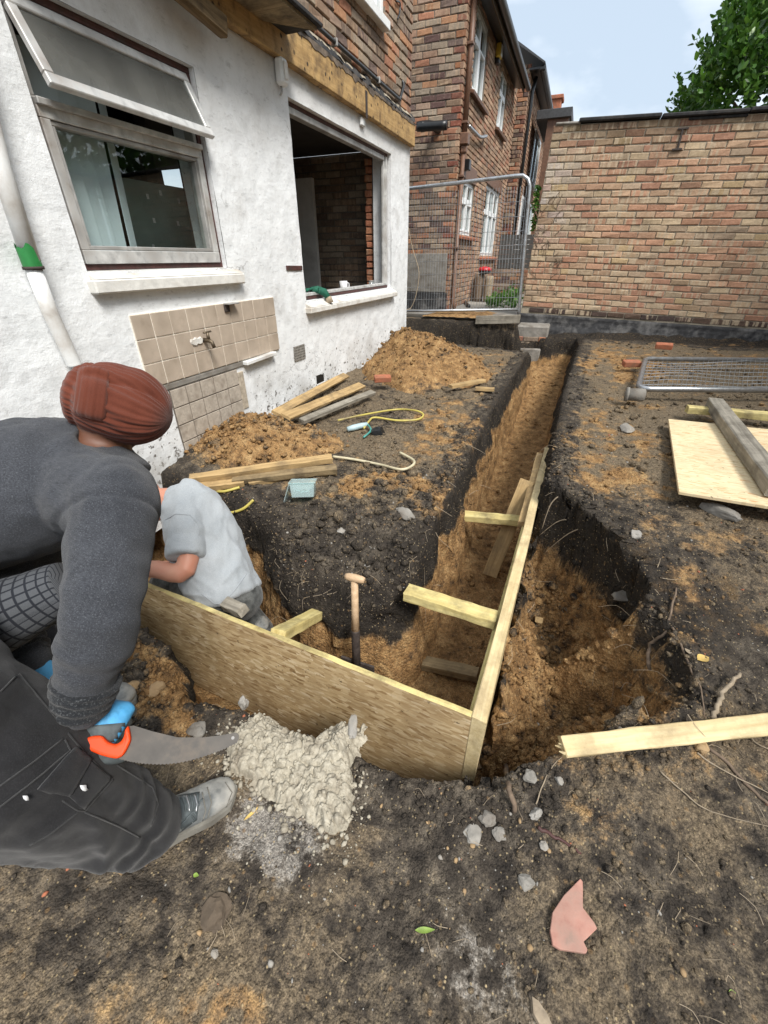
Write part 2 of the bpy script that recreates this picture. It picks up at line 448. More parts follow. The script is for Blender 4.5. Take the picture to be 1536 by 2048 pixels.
def osb_mat(name, cols, dirt, dirtf, scale=1.35, axes='xy'):
    t = NT(name); v0 = t.coord('Object')
    if axes == 'xz':
        v0 = t.n('ShaderNodeMapping', {'Vector': v0, 'Rotation': (math.pi/2, 0, 0)}).outputs[0]
    c = None; hs = None
    for i, (rot, sx, sy) in enumerate(((.1, 15, 55), (.9, 16, 62), (-.7, 17, 58), (1.5, 19, 66), (-1.2, 15, 60), (.45, 18, 75), (-.25, 17, 70), (-1.6, 20, 70))):
        v = t.n('ShaderNodeMapping', {'Vector': v0, 'Rotation': (0, 0, rot), 'Scale': (sx*scale, sy*scale, 1), 'Location': (i*3.7, i*1.9, 0)}).outputs[0]
        vo = t.n('ShaderNodeTexVoronoi', {'Vector': v, 'Scale': 1.0}, voronoi_dimensions='2D')
        sc_ = t.n('ShaderNodeSeparateColor', {0: vo.outputs['Color']})
        ci = t.ramp(sc_.outputs[0], cols)
        if c is None: c = ci; hs = sc_.outputs[1]
        else:
            f = t.ramp(sc_.outputs[2], [(.50, 0), (.52, 1)])
            c = t.mix(f, c, ci); hs = t.mix(f, hs, sc_.outputs[1])
    v2 = t.coord('Object')
    f = t.ramp(t.noise(v2, 3.0, 7, .65), [(.42, 0), (.72, dirtf)]); c = t.mix(f, c, dirt)
    f2 = t.ramp(t.noise(v2, 45, 3, .6), [(.66, 0), (.72, .8)]); c = t.mix(f2, c, tuple(x*.3 for x in dirt))
    t.fin(c, .75, t.bump(hs, .4, .003), spec=.25); MT[name] = t.m
osb_mat('osb_face', [(0, (.27, .165, .07)), (.15, (.42, .285, .14)), (.7, (.55, .40, .215)), (.9, (.64, .49, .29)), (1, (.72, .58, .38))], (.23, .15, .08), .5, axes='xz')
osb_mat('osb_pale', [(0, (.60, .45, .25)), (.2, (.70, .56, .34)), (.8, (.78, .66, .43)), (.95, (.70, .5, .28)), (1, (.62, .33, .16))], (.42, .31, .19), .35)

def cloth(name, col, col2, sc=900, bump=.4, fleck=None, lo=8):
    t = NT(name); v = t.coord('Object')
    n = t.noise(v, lo, 5, .6); k = t.noise(v, sc, 2, .5)
    c = t.mix(t.ramp(n, [(.3, 0), (.7, 1)]), col, col2)
    if fleck:
        c = t.mix(t.ramp(t.noise(v, sc*.5, 2, .5), [(.56, 0), (.66, .75)]), c, fleck)
    c = t.mix(t.ramp(k, [(.35, .5), (.6, 0)]), c, tuple(x*.35 for x in col))
    t.fin(c, .95, t.bump(k, bump, .003), spec=.15); MT[name] = t.m
    try: t.b.inputs['Sheen Weight'].default_value = .15
    except Exception: pass
    return t

def glass_mat():
    t = NT('window_glass')
    fr = t.math('MULTIPLY', t.n('ShaderNodeFresnel', {'IOR': 1.75}).outputs[0], t.math('SUBTRACT', 1.0, t.n('ShaderNodeNewGeometry').outputs['Backfacing']))
    gl = t.n('ShaderNodeBsdfGlossy', {'Color': (.9, .95, .95, 1), 'Roughness': .02})
    tr = t.n('ShaderNodeBsdfTransparent', {'Color': (.86, .89, .88, 1)})
    m = t.n('ShaderNodeMixShader', {0: fr}); t.l(tr.outputs[0], m.inputs[1]); t.l(gl.outputs[0], m.inputs[2])
    t.l(m.outputs[0], t.out.inputs[0]); MT['glass'] = t.m
    t = NT('dusty_glass')
    fr = t.math('MULTIPLY', t.n('ShaderNodeFresnel', {'IOR': 1.6}).outputs[0], t.math('SUBTRACT', 1.0, t.n('ShaderNodeNewGeometry').outputs['Backfacing']))
    v = t.coord('Object'); n = t.noise(v, 4, 5, .6)
    gl = t.n('ShaderNodeBsdfGlossy', {'Color': (.8, .85, .85, 1), 'Roughness': .12})
    tr = t.n('ShaderNodeBsdfTransparent', {'Color': (.42, .44, .42, 1)})
    df = t.n('ShaderNodeBsdfDiffuse', {'Color': (.30, .30, .28, 1)})
    a = t.n('ShaderNodeMixShader', {0: t.ramp(n, [(.3, .22), (.7, .40)])}); t.l(tr.outputs[0], a.inputs[1]); t.l(df.outputs[0], a.inputs[2])
    m = t.n('ShaderNodeMixShader', {0: fr}); t.l(a.outputs[0], m.inputs[1]); t.l(gl.outputs[0], m.inputs[2])
    t.l(m.outputs[0], t.out.inputs[0]); MT['dusty_glass'] = t.m
    t = NT('clear_plastic')
    fr = t.math('MULTIPLY', t.n('ShaderNodeFresnel', {'IOR': 1.5}).outputs[0], t.math('SUBTRACT', 1.0, t.n('ShaderNodeNewGeometry').outputs['Backfacing']))
    gl = t.n('ShaderNodeBsdfGlossy', {'Color': (1, 1, 1, 1), 'Roughness': .08})
    tr = t.n('ShaderNodeBsdfTransparent', {'Color': (.80, .90, .90, 1)})
    df = t.n('ShaderNodeBsdfDiffuse', {'Color': (.72, .82, .83, 1)})
    a = t.n('ShaderNodeMixShader', {0: .26}); t.l(tr.outputs[0], a.inputs[1]); t.l(df.outputs[0], a.inputs[2])
    m = t.n('ShaderNodeMixShader', {0: fr}); t.l(a.outputs[0], m.inputs[1]); t.l(gl.outputs[0], m.inputs[2])
    t.l(m.outputs[0], t.out.inputs[0]); MT['clear_plastic'] = t.m
glass_mat()
simple('alu', (.56, .56, .545), .45, .2, 20, .3, .1, (.30, .27, .24))
simple('alu_grey', (.40, .395, .38), .5, .2, 18, .3, .1, (.2, .18, .16))
simple('dark_red_paint', (.075, .028, .024), .6, 0, 40, .4, .3, (.05, .035, .03))
simple('upvc', (.80, .82, .82), .35, 0, 20, .05, .05)
simple('white_paint', (.74, .75, .74), .5, 0, 14, .1, .2, (.45, .42, .38))
simple('sill_paint', (.70, .69, .65), .75, 0, 20, .14, .5, (.40, .35, .29), dist=.008)
simple('green_plastic', (.02, .19, .045), .5, 0, 20, .25, .1)
simple('black_plastic', (.012, .013, .014), .35, 0, 20, .3, .05)
simple('steel_galv', (.42, .44, .46), .38, .85, 60, .25, .1, (.30, .29, .28))
simple('brass_old', (.14, .11, .075), .5, .7, 60, .35, .2)
simple('dark_iron', (.055, .043, .038), .75, .3, 60, .4, .4)
simple('tile', (.45, .375, .30), .35, 0, 25, .10, .12, (.34, .28, .22))
simple('tile_dull', (.42, .37, .31), .6, 0, 70, .22, .3, (.25, .21, .17))
simple('grout_pale', (.80, .76, .67), .9, 0, 60, .15, .3)
simple('grout_dark', (.14, .12, .10), .95, 0, 60, .35, .4)
simple('concrete', (.24, .225, .20), .95, 0, 30, .3, .6, (.12, .10, .08))
simple('pale_stone', (.28, .265, .24), .9, 0, 25, .25, .6, (.25, .22, .18))
simple('dark_stone', (.10, .075, .052), .95, 0, 25, .35, .8, (.05, .04, .03))
simple('ochre_stone', (.34, .23, .12), .9, 0, 25, .3, .6, (.2, .13, .07))
simple('bitumen', (.030, .030, .032), .7, 0, 18, .4, .5, (.16, .155, .15), dist=.01)
simple('roof_felt', (.016, .016, .017), .85, 0, 30, .4, .7, (.05, .045, .04))
simple('slate', (.05, .052, .056), .7, 0, 30, .3, .4)
simple('brown_pipe', (.145, .075, .045), .5, 0, 20, .25, .15)
simple('plaster_dark', (.22, .20, .18), .9, 0, 5, .25, .2, (.10, .09, .08))
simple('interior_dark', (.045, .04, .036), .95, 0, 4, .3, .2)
simple('white_board', (.72, .70, .66), .8, 0, 6, .12, .1, (.30, .27, .24))
simple('blind', (.64, .72, .76), .7, 0, 6, .06, .05)
simple('red_plastic', (.50, .018, .025), .3, 0, 20, .1, .05)
simple('hose_yellow', (.50, .42, .10), .45, 0, 12, .2, .05, (.22, .17, .07))
simple('hose_grey', (.52, .47, .32), .5, 0, 12, .2, .05, (.26, .2, .12))
simple('green_glove', (.008, .10, .06), .8, 0, 50, .3, .3)
simple('mug', (.72, .73, .74), .25, 0, 20, .05, .02)
simple('clay', (.44, .225, .175), .9, 0, 30, .25, .7, (.30, .20, .16))
simple('red_brick', (.36, .125, .065), .9, 0, 40, .3, .5, (.2, .1, .06))
simple('root', (.16, .115, .08), .9, 0, 40, .4, .5)
simple('twig_pale', (.30, .24, .17), .9, 0, 40, .3, .4)
simple('dry_leaf', (.52, .36, .11), .7, 0, 30, .3, .2)
simple('green_leaf', (.20, .30, .05), .6, 0, 30, .3, .2)
simple('yard_concrete', (.27, .255, .225), .95, 0, 6, .3, .3, (.13, .11, .09))
simple('fence_grey', (.075, .072, .068), .85, 0, 12, .3, .3)
simple('orange_plastic', (.80, .065, .006), .5, 0, 12, .1, .05, (.55, .045, .006), spec=.25)
simple('saw_steel', (.055, .047, .039), .6, .0, 25, .35, .08, (.12, .085, .055))
simple('glove_blue', (.06, .30, .56), .65, 0, 60, .22, .3, (.05, .16, .28))
simple('glove_palm', (.07, .085, .09), .7, 0, 60, .3, .3)
simple('glove_cuff', (.42, .43, .44), .8, 0, 60, .2, .3)
simple('label_print', (.68, .71, .68), .5, 0, 8, .05, .02)
simple('label_green', (.10, .34, .06), .5, 0, 8, .1, .02)
simple('trowel_blue', (.42, .56, .60), .5, 0, 20, .15, .1, (.3, .35, .35))
# ------------------------------------------------------------------ ground with the dug trenches
HX = -2.27            # face of the white house wall
BY = 7.68             # face of the brick boundary wall
YZ = 0.66             # level of the neighbour's yard
TRENCH = [(-2.6, .90), (-1.9, .88), (-1.55, .87), (-1.34, .83), (-1.22, .77), (-1.16, .68), (-1.08, .645), (-.96, .69), (-.86, .707), (-.77, .70), (-.60, .70), (-.37, .71), (-.16, .74), (-.03, .755), (.05, .775),
          (.10, .86), (.07, 1.2), (.06, 1.8), (.06, 2.3), (.06, 3.0), (.08, 4.3), (.16, 5.9), (.22, 6.9), (.18, 7.3), (-.33, 7.25), (-.9, 7.2), (-1.5, 7.15), (-1.95, 7.1), (-2.0, 6.75), (-1.2, 6.72), (-.5, 6.62), (-.38, 6.4), (-.41, 5.6), (-.43, 4.7), (-.46, 3.9), (-.45, 3.1),
          (-.43, 2.4), (-.44, 2.0), (-.42, 1.7), (-.44, 1.46), (-.53, 1.35), (-.75, 1.31), (-.98, 1.30), (-1.10, 1.34), (-1.20, 1.44), (-1.33, 1.54), (-1.7, 1.66), (-2.6, 1.80)]
PIT = [(-.03, .755), (.075, .784), (.131, .821), (.194, .866), (.243, .921), (.359, 1.007), (.493, 1.076), (.622, 1.151), (.661, 1.249), (.645, 1.377), (.615, 1.476), (.598, 1.565), (.579, 1.662), (.569, 1.772), (.557, 1.891), (.50, 1.992), (.429, 2.095), (.351, 2.212), (.226, 2.301), (.105, 2.345), (.056, 2.45), (-.02, 2.68)]
def plateau(x, y):
    b = np.interp(y, [-3, .2, .6, .9, 1.3, 2, 3, 5, 7.0, 9], [0, 0, .02, .07, .17, .30, .36, .40, .42, .40])
    bl = np.interp(y, [-3, .2, .8, 1.1, 1.35, 1.45, 1.6, 1.75, 1.95, 2.4, 7], [0, .0, .05, .06, .085, .15, .215, .255, .275, .285, .32])
    w = sstep(-.5, -.3, x)*sstep(.8, 1.2, y) + sstep(1.2, .8, y)
    w = np.clip(w, 0, 1)
    z = bl*(1-w)+b*w
    z = z + .03*sstep(-.9, -1.5, x)*sstep(1.0, .6, y)
    # scraped hollow and swells on the right-hand ground
    z = z - .045*np.exp(-(((x-.95)/.30)**2+((y-1.55)/.35)**2)) + .06*np.exp(-(((x-.60)/.13)**2+((y-1.2)/.22)**2))
    return z
def terrain(x, y):
    """height, depth below the plateau, trench sd, pit sd"""
    w1 = .030*fbm2(x, y, 4.5, 4, 11)+.012*fbm2(x, y, 19, 3, 12)
    sT = poly_sd(x, y, TRENCH)+w1*np.where((x > -.1) & (y > .82), .4, 1.0)
    sP = poly_sd(x, y, PIT)+.035*fbm2(x, y, 5, 4, 21)+.014*fbm2(x, y, 20, 3, 22)
    base = plateau(x, y)
    rough = .022*fbm2(x, y, 1.6, 4, 1)+.016*fbm2(x, y, 7, 4, 2)
    base = base+rough
    # dug bank below the neighbour's yard and rough soil along the foot of the brick wall
    wob = .06*fbm2(x, y, 3.1, 4, 31)
    yard = sstep(6.98, 7.22, y+wob)*sstep(-.58, -.72, x+.3*wob)
    top = base+(YZ-.05-base)*yard
    foot = .035*np.exp(-((y-7.62)/.20)**2)*sstep(-.3, .2, x)*(1+2.0*fbm2(x, y, 4, 3, 33))
    top = top+foot
    fl = np.interp(y, [.5, .9, 1.3, 2.2, 3.2, 4.8, 6.2, 7.3], [-.44, -.47, -.48, -.46, -.43, -.33, -.12, .03])+.03*fbm2(x, y, 3, 4, 41)
    near = (y < 1.0)
    blockfront = np.exp(-((y-1.36)/.14)**2)*sstep(-.35, -.5, x)
    lipw = .07+.10*blockfront
    lip = np.clip(1+sT/lipw, 0, 1)**2*(.04+.03*blockfront)*(sT < .05)
    wallw = np.where(near, .05, .075)+.05*blockfront
    f = sstep(-.02, wallw, sT)
    z = top-lip*(1-f)
    z = z+(fl-z)*f
    # collapsed side
    d = np.clip(sP, 0, None)
    steep = sstep(1.35, 1.75, y)
    prof = steep*(.16*sstep(0, .035, d)+.26*sstep(.02, .12, d)+1.5*np.clip(d-.06, 0, 9)) + (1-steep)*(.05*sstep(0, .03, d)+.80*d+.27*sstep(.02, .12, d))
    hol = -.26*np.exp(-(((x-.40)/.12)**2+((y-1.45)/.075)**2)) - .30*np.exp(-(((x-.13)/.15)**2+((y-.93)/.12)**2)) - .10*np.exp(-(((x-.22)/.12)**2+((y-2.0)/.16)**2))
    tt = np.clip((x-.12)/(.50-.12), 0, 1); ry = 1.66-.05*tt+.03*fbm2(x, y*0, 8, 3, 77)
    ridge = (.10+.17*tt)*np.exp(-np.abs(y-ry)/.065)*sstep(.0, .14, x)*sstep(.72, .55, x)
    ridge2 = .25*np.exp(-(((x-.43)/.07)**2+((y-1.13)/.22)**2))
    zp = top-prof+(hol+ridge+ridge2)*sstep(0, .06, d)
    zp = zp+(.035*fbm2(x, y, 9, 4, 51)+.014*np.abs(fbm2(x, y, 30, 3, 52)))*sstep(0, .08, d)
    zp = np.maximum(zp, fl+.04*(x+.0))
    pitm = sP > 0
    z2 = np.where(pitm & (x > -.03), np.minimum(zp, np.where(sT > 0, np.maximum(z, zp*.35+z*.65), zp)), z)
    # broken, lumpy top of the block beside the house
    z2 = z2+(.030*fbm2(x, y, 4.5, 4, 68)+.022*np.abs(fbm2(x, y, 11, 4, 69))-.008)*sstep(-.40, -.55, x)*sstep(1.4, 1.6, y)*sstep(6.5, 5.5, y)*(sT < 0)
    # loose clods
    clod = .010*np.abs(fbm2(x, y, 22, 4, 61))+.006*fbm2(x, y, 48, 3, 62)
    lo = .45+.9*sstep(-.25, -.02, sT)*(sT < .05)+.9*sstep(-.15, .02, sP)+.8*np.exp(-((y-1.55)/.3)**2)*sstep(-.3, -.5, x)
    z2 = z2+(.045*fbm2(x, y, 6, 4, 66)+.02*np.abs(fbm2(x, y, 16, 3, 67)))*np.exp(-((y-1.6)/.24)**2)*sstep(-.4, -.55, x)*sstep(-1.6, -1.2, x)*(sT < 0)
    z2 = z2+clod*lo*np.where(y < .62, .75, 1.2)
    # tread marks and scrapes pressed in the foreground
    z2 = z2-.012*np.clip(fbm2(x*1.0+y*.5, y*.35-x*.2, 9, 3, 71), 0, 1)*sstep(.75, .5, y)
    return z2, top-z2, sT, sP, top, yard
def soil_attr(x, y, dep, sT, sP, yard, z):
    n1 = fbm2(x, y, 2.2, 5, 81); n2 = fbm2(x, y, 6, 4, 82); n3 = fbm2(x, y, 14, 3, 83)
    front = np.exp(-((y-1.42)/.18)**2)*sstep(-.42, -.56, x)
    thick = .17-.08*front+.05*n1
    thick = thick+.10*sstep(1.6, 1.95, y)*(sP > 0)-.15*sstep(1.62, 1.45, y)*(sP > -.1)*(x > .1)+.12*((sT > -.05) & (y < .95))
    sand = sstep(thick, thick+.13, dep+.04*n2)*.78  # dug sand mixed browner: shade between the trench walls put into the colour
    # fallen sandy spill in the pit
    pit_s = sstep(.02, .10, sP+.03*n1)*(.80+.25*sstep(-.2, .2, n2))*(1-.75*np.exp(-(((x-.40)/.14)**2+((y-1.46)/.09)**2)))*(1-.7*sstep(.1, .02, sP)*sstep(1.45, 1.7, y))
    pit_s = pit_s*(1-.6*np.exp(-(((x-.2)/.2)**2+((y-2.05)/.2)**2)))
    sand = np.where(sP > 0, np.maximum(sand*.8, pit_s), sand)
    surf = (dep < .1)
    # sand spilled about on the surface
    bl = lambda cx, cy, rx, ry: np.exp(-(((x-cx)/rx)**2+((y-cy)/ry)**2))
    spill = .75*bl(.35, 3.2, .35, .55)+.7*bl(.55, 5.6, .5, .7)+.5*bl(.35, 2.55, .25, .22)+.55*bl(.48, 1.15, .16, .3)+.5*bl(.9, 1.0, .3, .15)+.75*bl(-.8, 5.6, .35, .9)+.6*bl(-.9, 3.6, .5, .7)+.9*bl(-.80, 2.05, .5, .28)+.6*bl(-.7, 2.8, .3, .6)+.65*bl(-1.35, .42, .25, .16)+.55*bl(-1.0, .58, .25, .08)+.95*bl(-1.35, .70, .28, .14)+.55*bl(-1.8, 2.2, .5, .5)+.5*bl(.25, .75, .2, .1)
    sand = np.maximum(sand, surf*np.clip((spill+.42*sstep(.1, .6, x)*sstep(.9, 1.6, y))*(.65+.9*n2+.5*n3), 0, .85))
    fg = sstep(.75, .45, y)
    sand = sand+.42*fg*sstep(.22, .5, n2+.35*n3)*sstep(.05, .35, n1+.25)+.42*bl(-.55, -.05, .25, .16)*surf
    brown = .54+.50*n1+.25*n2
    brown = brown+.30*sstep(.15, .7, x)*surf*sstep(.6, 1.2, y) - .55*bl(.62, 1.75, .16, .5)*surf - .45*bl(.85, 1.5, .22, .25)*surf - 1.1*sstep(6.85, 7.2, y) + .18*sstep(2.2, 3.2, y)*surf
    brown = np.where(dep > .05, .42+.5*n1+.2*n2, brown)
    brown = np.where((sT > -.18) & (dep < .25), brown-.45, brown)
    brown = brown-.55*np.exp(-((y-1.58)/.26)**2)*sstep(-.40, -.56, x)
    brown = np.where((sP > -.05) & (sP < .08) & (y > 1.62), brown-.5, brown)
    sand = np.maximum(sand, .62*np.exp(-(((x-.52)/.14)**2+((y-1.22)/.20)**2))+.4*np.exp(-(((x-.30)/.2)**2+((y-.90)/.08)**2)))
    pale = .45*bl(.1, 4.4, .18, .5)*(n2+.5)*surf+.75*bl(-.52, .40, .22, .12)*surf+.5*bl(.1, .36, .16, .14)*surf+.55*bl(.34, .2, .1, .14)*surf*(.5+n2)+.42*bl(.95, 3.0, .4, .5)*(n2+.3)*surf+.10*surf*sstep(.25, .5, n3)
    cutz = sstep(6.6, 6.8, y)*sstep(-.45, -.6, x); sand = sand*(1-.85*cutz); brown = brown-.7*cutz
    y2 = sstep(.95, .995, yard)
    sand = sand*(1-y2)+.25*y2; brown = brown*(1-y2)+.5*y2; pale = pale*(1-y2)+.2*y2
    dkbank = yard*(1-y2)
    sand = sand*(1-.9*sstep(.02, .2, dkbank)); brown = brown-.6*sstep(.02, .2, dkbank)
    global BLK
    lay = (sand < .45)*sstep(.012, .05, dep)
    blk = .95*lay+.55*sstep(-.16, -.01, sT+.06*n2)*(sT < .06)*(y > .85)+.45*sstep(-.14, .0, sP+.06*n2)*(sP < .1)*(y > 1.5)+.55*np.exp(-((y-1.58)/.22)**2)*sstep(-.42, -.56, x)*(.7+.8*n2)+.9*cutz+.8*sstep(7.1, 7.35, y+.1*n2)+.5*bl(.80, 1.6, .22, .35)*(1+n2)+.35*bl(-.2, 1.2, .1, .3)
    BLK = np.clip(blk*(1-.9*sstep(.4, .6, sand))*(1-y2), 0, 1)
    return np.clip(sand, 0, 1), np.clip(brown, 0, 1), np.clip(pale, 0, 1)
def build_ground():
    def axis(segs):
        out = []
        for a, b, st in segs: out += list(np.arange(a, b, st))
        return np.array(out+[segs[-1][1]])
    xs = axis([(-2.6, -1.4, .012), (-1.4, .75, .0075), (.75, 1.6, .011), (1.6, 3.2, .03)])
    ys = axis([(-.4, .0, .02), (.0, 1.7, .0075), (1.7, 2.7, .011), (2.7, 4.5, .02), (4.5, 7.75, .03)])
    X, Y = np.meshgrid(xs, ys); sh = X.shape
    x, y = X.ravel(), Y.ravel()
    # pull more rows of points onto the steep sides
    def sdf(a, b):
        w1 = .030*fbm2(a, b, 4.5, 3, 11)
        return poly_sd(a, b, TRENCH)+w1*np.where((a > -.1) & (b > .82), .4, 1.0)
    s = sdf(x, y); e = .004
    gx = (sdf(x+e, y)-s)/e; gy = (sdf(x, y+e)-s)/e; gl = np.sqrt(gx*gx+gy*gy)+1e-6
    c0 = .025
    R = .15
    q = np.clip((s-c0)/R, -1, 1)
    g = np.where(np.abs(q) < 1, np.sign(q)*np.abs(q)**2.0*R, q*R)+c0
    mv = (g-s)*(np.abs(s-c0) < R)*np.clip(gl, 0, 1)
    x2 = x+gx/gl*mv; y2 = y+gy/gl*mv
    def sdq(a, b): return poly_sd(a, b, PIT)+.035*fbm2(a, b, 5, 4, 21)+.014*fbm2(a, b, 20, 3, 22)
    q_ = sdq(x2, y2); qx = (sdq(x2+e, y2)-q_)/e; qy = (sdq(x2, y2+e)-q_)/e; ql = np.sqrt(qx*qx+qy*qy)+1e-6; R2 = .11; c2_ = .035
    w_ = np.clip((q_-c2_)/R2, -1, 1); g2 = np.where(np.abs(w_) < 1, np.sign(w_)*np.abs(w_)**1.9*R2, w_*R2)+c2_
    mv2 = (g2-q_)*(np.abs(q_-c2_) < R2)*np.clip(ql, 0, 1)*sstep(.10, .2, x2)*sstep(.95, 1.1, y2)
    x2 = x2+qx/ql*mv2; y2 = y2+qy/ql*mv2
    z, dep, sT, sP, top, yard = terrain(x2, y2)
    P = np.stack([x2, y2, z], 1)
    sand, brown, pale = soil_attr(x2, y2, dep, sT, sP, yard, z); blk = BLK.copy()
    # break up the steep faces sideways
    on = sstep(.03, .12, dep)
    d1 = fbm3(P*np.array([1, 1, .55]), 5.5, 4, 91); d2 = fbm3(P*np.array([1, 1, .8]), 24, 3, 92)
    nx, ny = -gx/gl, -gy/gl
    k = on*sstep(.16, .0, np.abs(s-c0))
    P[:, 0] += nx*k*(.075*d1+.030*d2); P[:, 1] += ny*k*(.075*d1+.030*d2)
    P[:, 2] += on*(.012*d2)
    # the black lip hangs over the collapsed pocket
    def sdp(a, b): return poly_sd(a, b, PIT)+.035*fbm2(a, b, 5, 4, 21)+.014*fbm2(a, b, 20, 3, 22)
    px_ = (sdp(x2+e, y2)-sP)/e; py_ = (sdp(x2, y2+e)-sP)/e; pn = np.sqrt(px_**2+py_**2)+1e-6
    sh_ = .085*np.exp(-((sP+.004)/.030)**2)*sstep(1.55, 1.8, y2)*sstep(.1, .22, x2)*(.75+.7*fbm2(x2, y2, 9, 3, 55))
    P[:, 0] += px_/pn*sh_; P[:, 1] += py_/pn*sh_
    r, c = sh
    idx = np.arange(r*c).reshape(r, c)
    F = np.stack([idx[:-1, :-1], idx[:-1, 1:], idx[1:, 1:], idx[1:, :-1]], -1).reshape(-1, 4)
    # leave the ground out under the neighbour's paved yard is not needed; drop cells behind the brick wall only
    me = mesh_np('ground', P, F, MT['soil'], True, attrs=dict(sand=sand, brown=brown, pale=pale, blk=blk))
    o = link('ground', me); tag(o, kind='structure'); return P, sh
GP, GSH = build_ground()
# far ground sheet reaching past everything, below the dug sheet
def far_ground():
    V = []; F = []
    ring0 = [(-2.6, -.4), (3.2, -.4), (3.2, 7.75), (-2.6, 7.75)]
    ring1 = [(-400, -400), (400, -400), (400, 400), (-400, 400)]
    V = [(*p, -.02) for p in ring0[:2]]+[(ring0[2][0], ring0[2][1], .42), (ring0[3][0], ring0[3][1], .5)]+[(*ring1[0], -.1), (*ring1[1], -.1), (*ring1[2], .3), (*ring1[3], .3)]
    F = [(i, 4+i, 4+(i+1) % 4, (i+1) % 4) for i in range(4)]
    F = [f[::-1] for f in F]
    me = mesh_np('outer_ground', np.array(V), F, MT['soil'], attrs=dict(sand=[.1]*8, brown=[.5]*8, pale=[0]*8))
    tag(link('outer_ground', me), kind='structure')
far_ground()
def gz(x, y):
    return float(terrain(np.array([float(x)]), np.array([float(y)]))[0][0])
def hit(px, py, tmin=.3, tmax=14):
    """the point of the terrain that shows at a picture point"""
    d = ray(px, py); ts = np.concatenate([np.arange(tmin, 3, .02), np.arange(3, tmax, .05)])
    Q = CAM[None, :]+d[None, :]*ts[:, None]
    h = terrain(Q[:, 0], Q[:, 1])[0]
    u = np.where(Q[:, 2] < h)[0]
    if len(u) == 0: return CAM+d*3
    i = max(u[0], 1); a, b = ts[i-1], ts[i]
    for _ in range(12):
        m_ = (a+b)/2; q = CAM+d*m_
        if q[2] < gz(q[0], q[1]): b = m_
        else: a = m_
    return CAM+d*b
# ------------------------------------------------------------------ brickwork
CH = 0.0768; BL = 0.225
def brick_mesh(L, H, D, col, seed, mat, bev=.0065, rough=.0042):
    r = random.Random(seed)
    j = lambda a=1: r.uniform(-rough, rough)*a
    hx, hz = L/2, H/2
    o = [(-hx+j(), -hz+j()), (hx+j(), -hz+j()), (hx+j(), hz+j()), (-hx+j(), hz+j())]
    b = [bev*r.uniform(.6, 1.5) for _ in range(4)]
    y = [j(1.2) for _ in range(4)]
    sx = [1, -1, -1, 1]; sz = [1, 1, -1, -1]
    V = [(p[0], D, p[1]) for p in o]+[(p[0], -.002-.0, p[1]) if False else (p[0], bev*.9, p[1]) for p in o]
    V += [(o[i][0]+sx[i]*b[i], y[i], o[i][1]+sz[i]*b[i]) for i in range(4)]
    F = [(8, 9, 10, 11)]+[(4+i, 4+(i+1) % 4, 8+(i+1) % 4, 8+i) for i in range(4)]+[(i, (i+1) % 4, 4+(i+1) % 4, 4+i) for i in range(4)]
    return V, F
_bm = {}
def cut(a, b, holes, z0, z1):
    segs = [(a, b)]
    for (h0, h1, g0, g1) in holes:
        if z1 <= g0+.02 or z0 >= g1-.02: continue
        out = []
        for s, e in segs:
            if e <= h0 or s >= h1: out.append((s, e)); continue
            if s < h0: out.append((s, h0))
            if e > h1: out.append((h1, e))
        segs = out
    return [(s, e) for s, e in segs if e-s > .035]
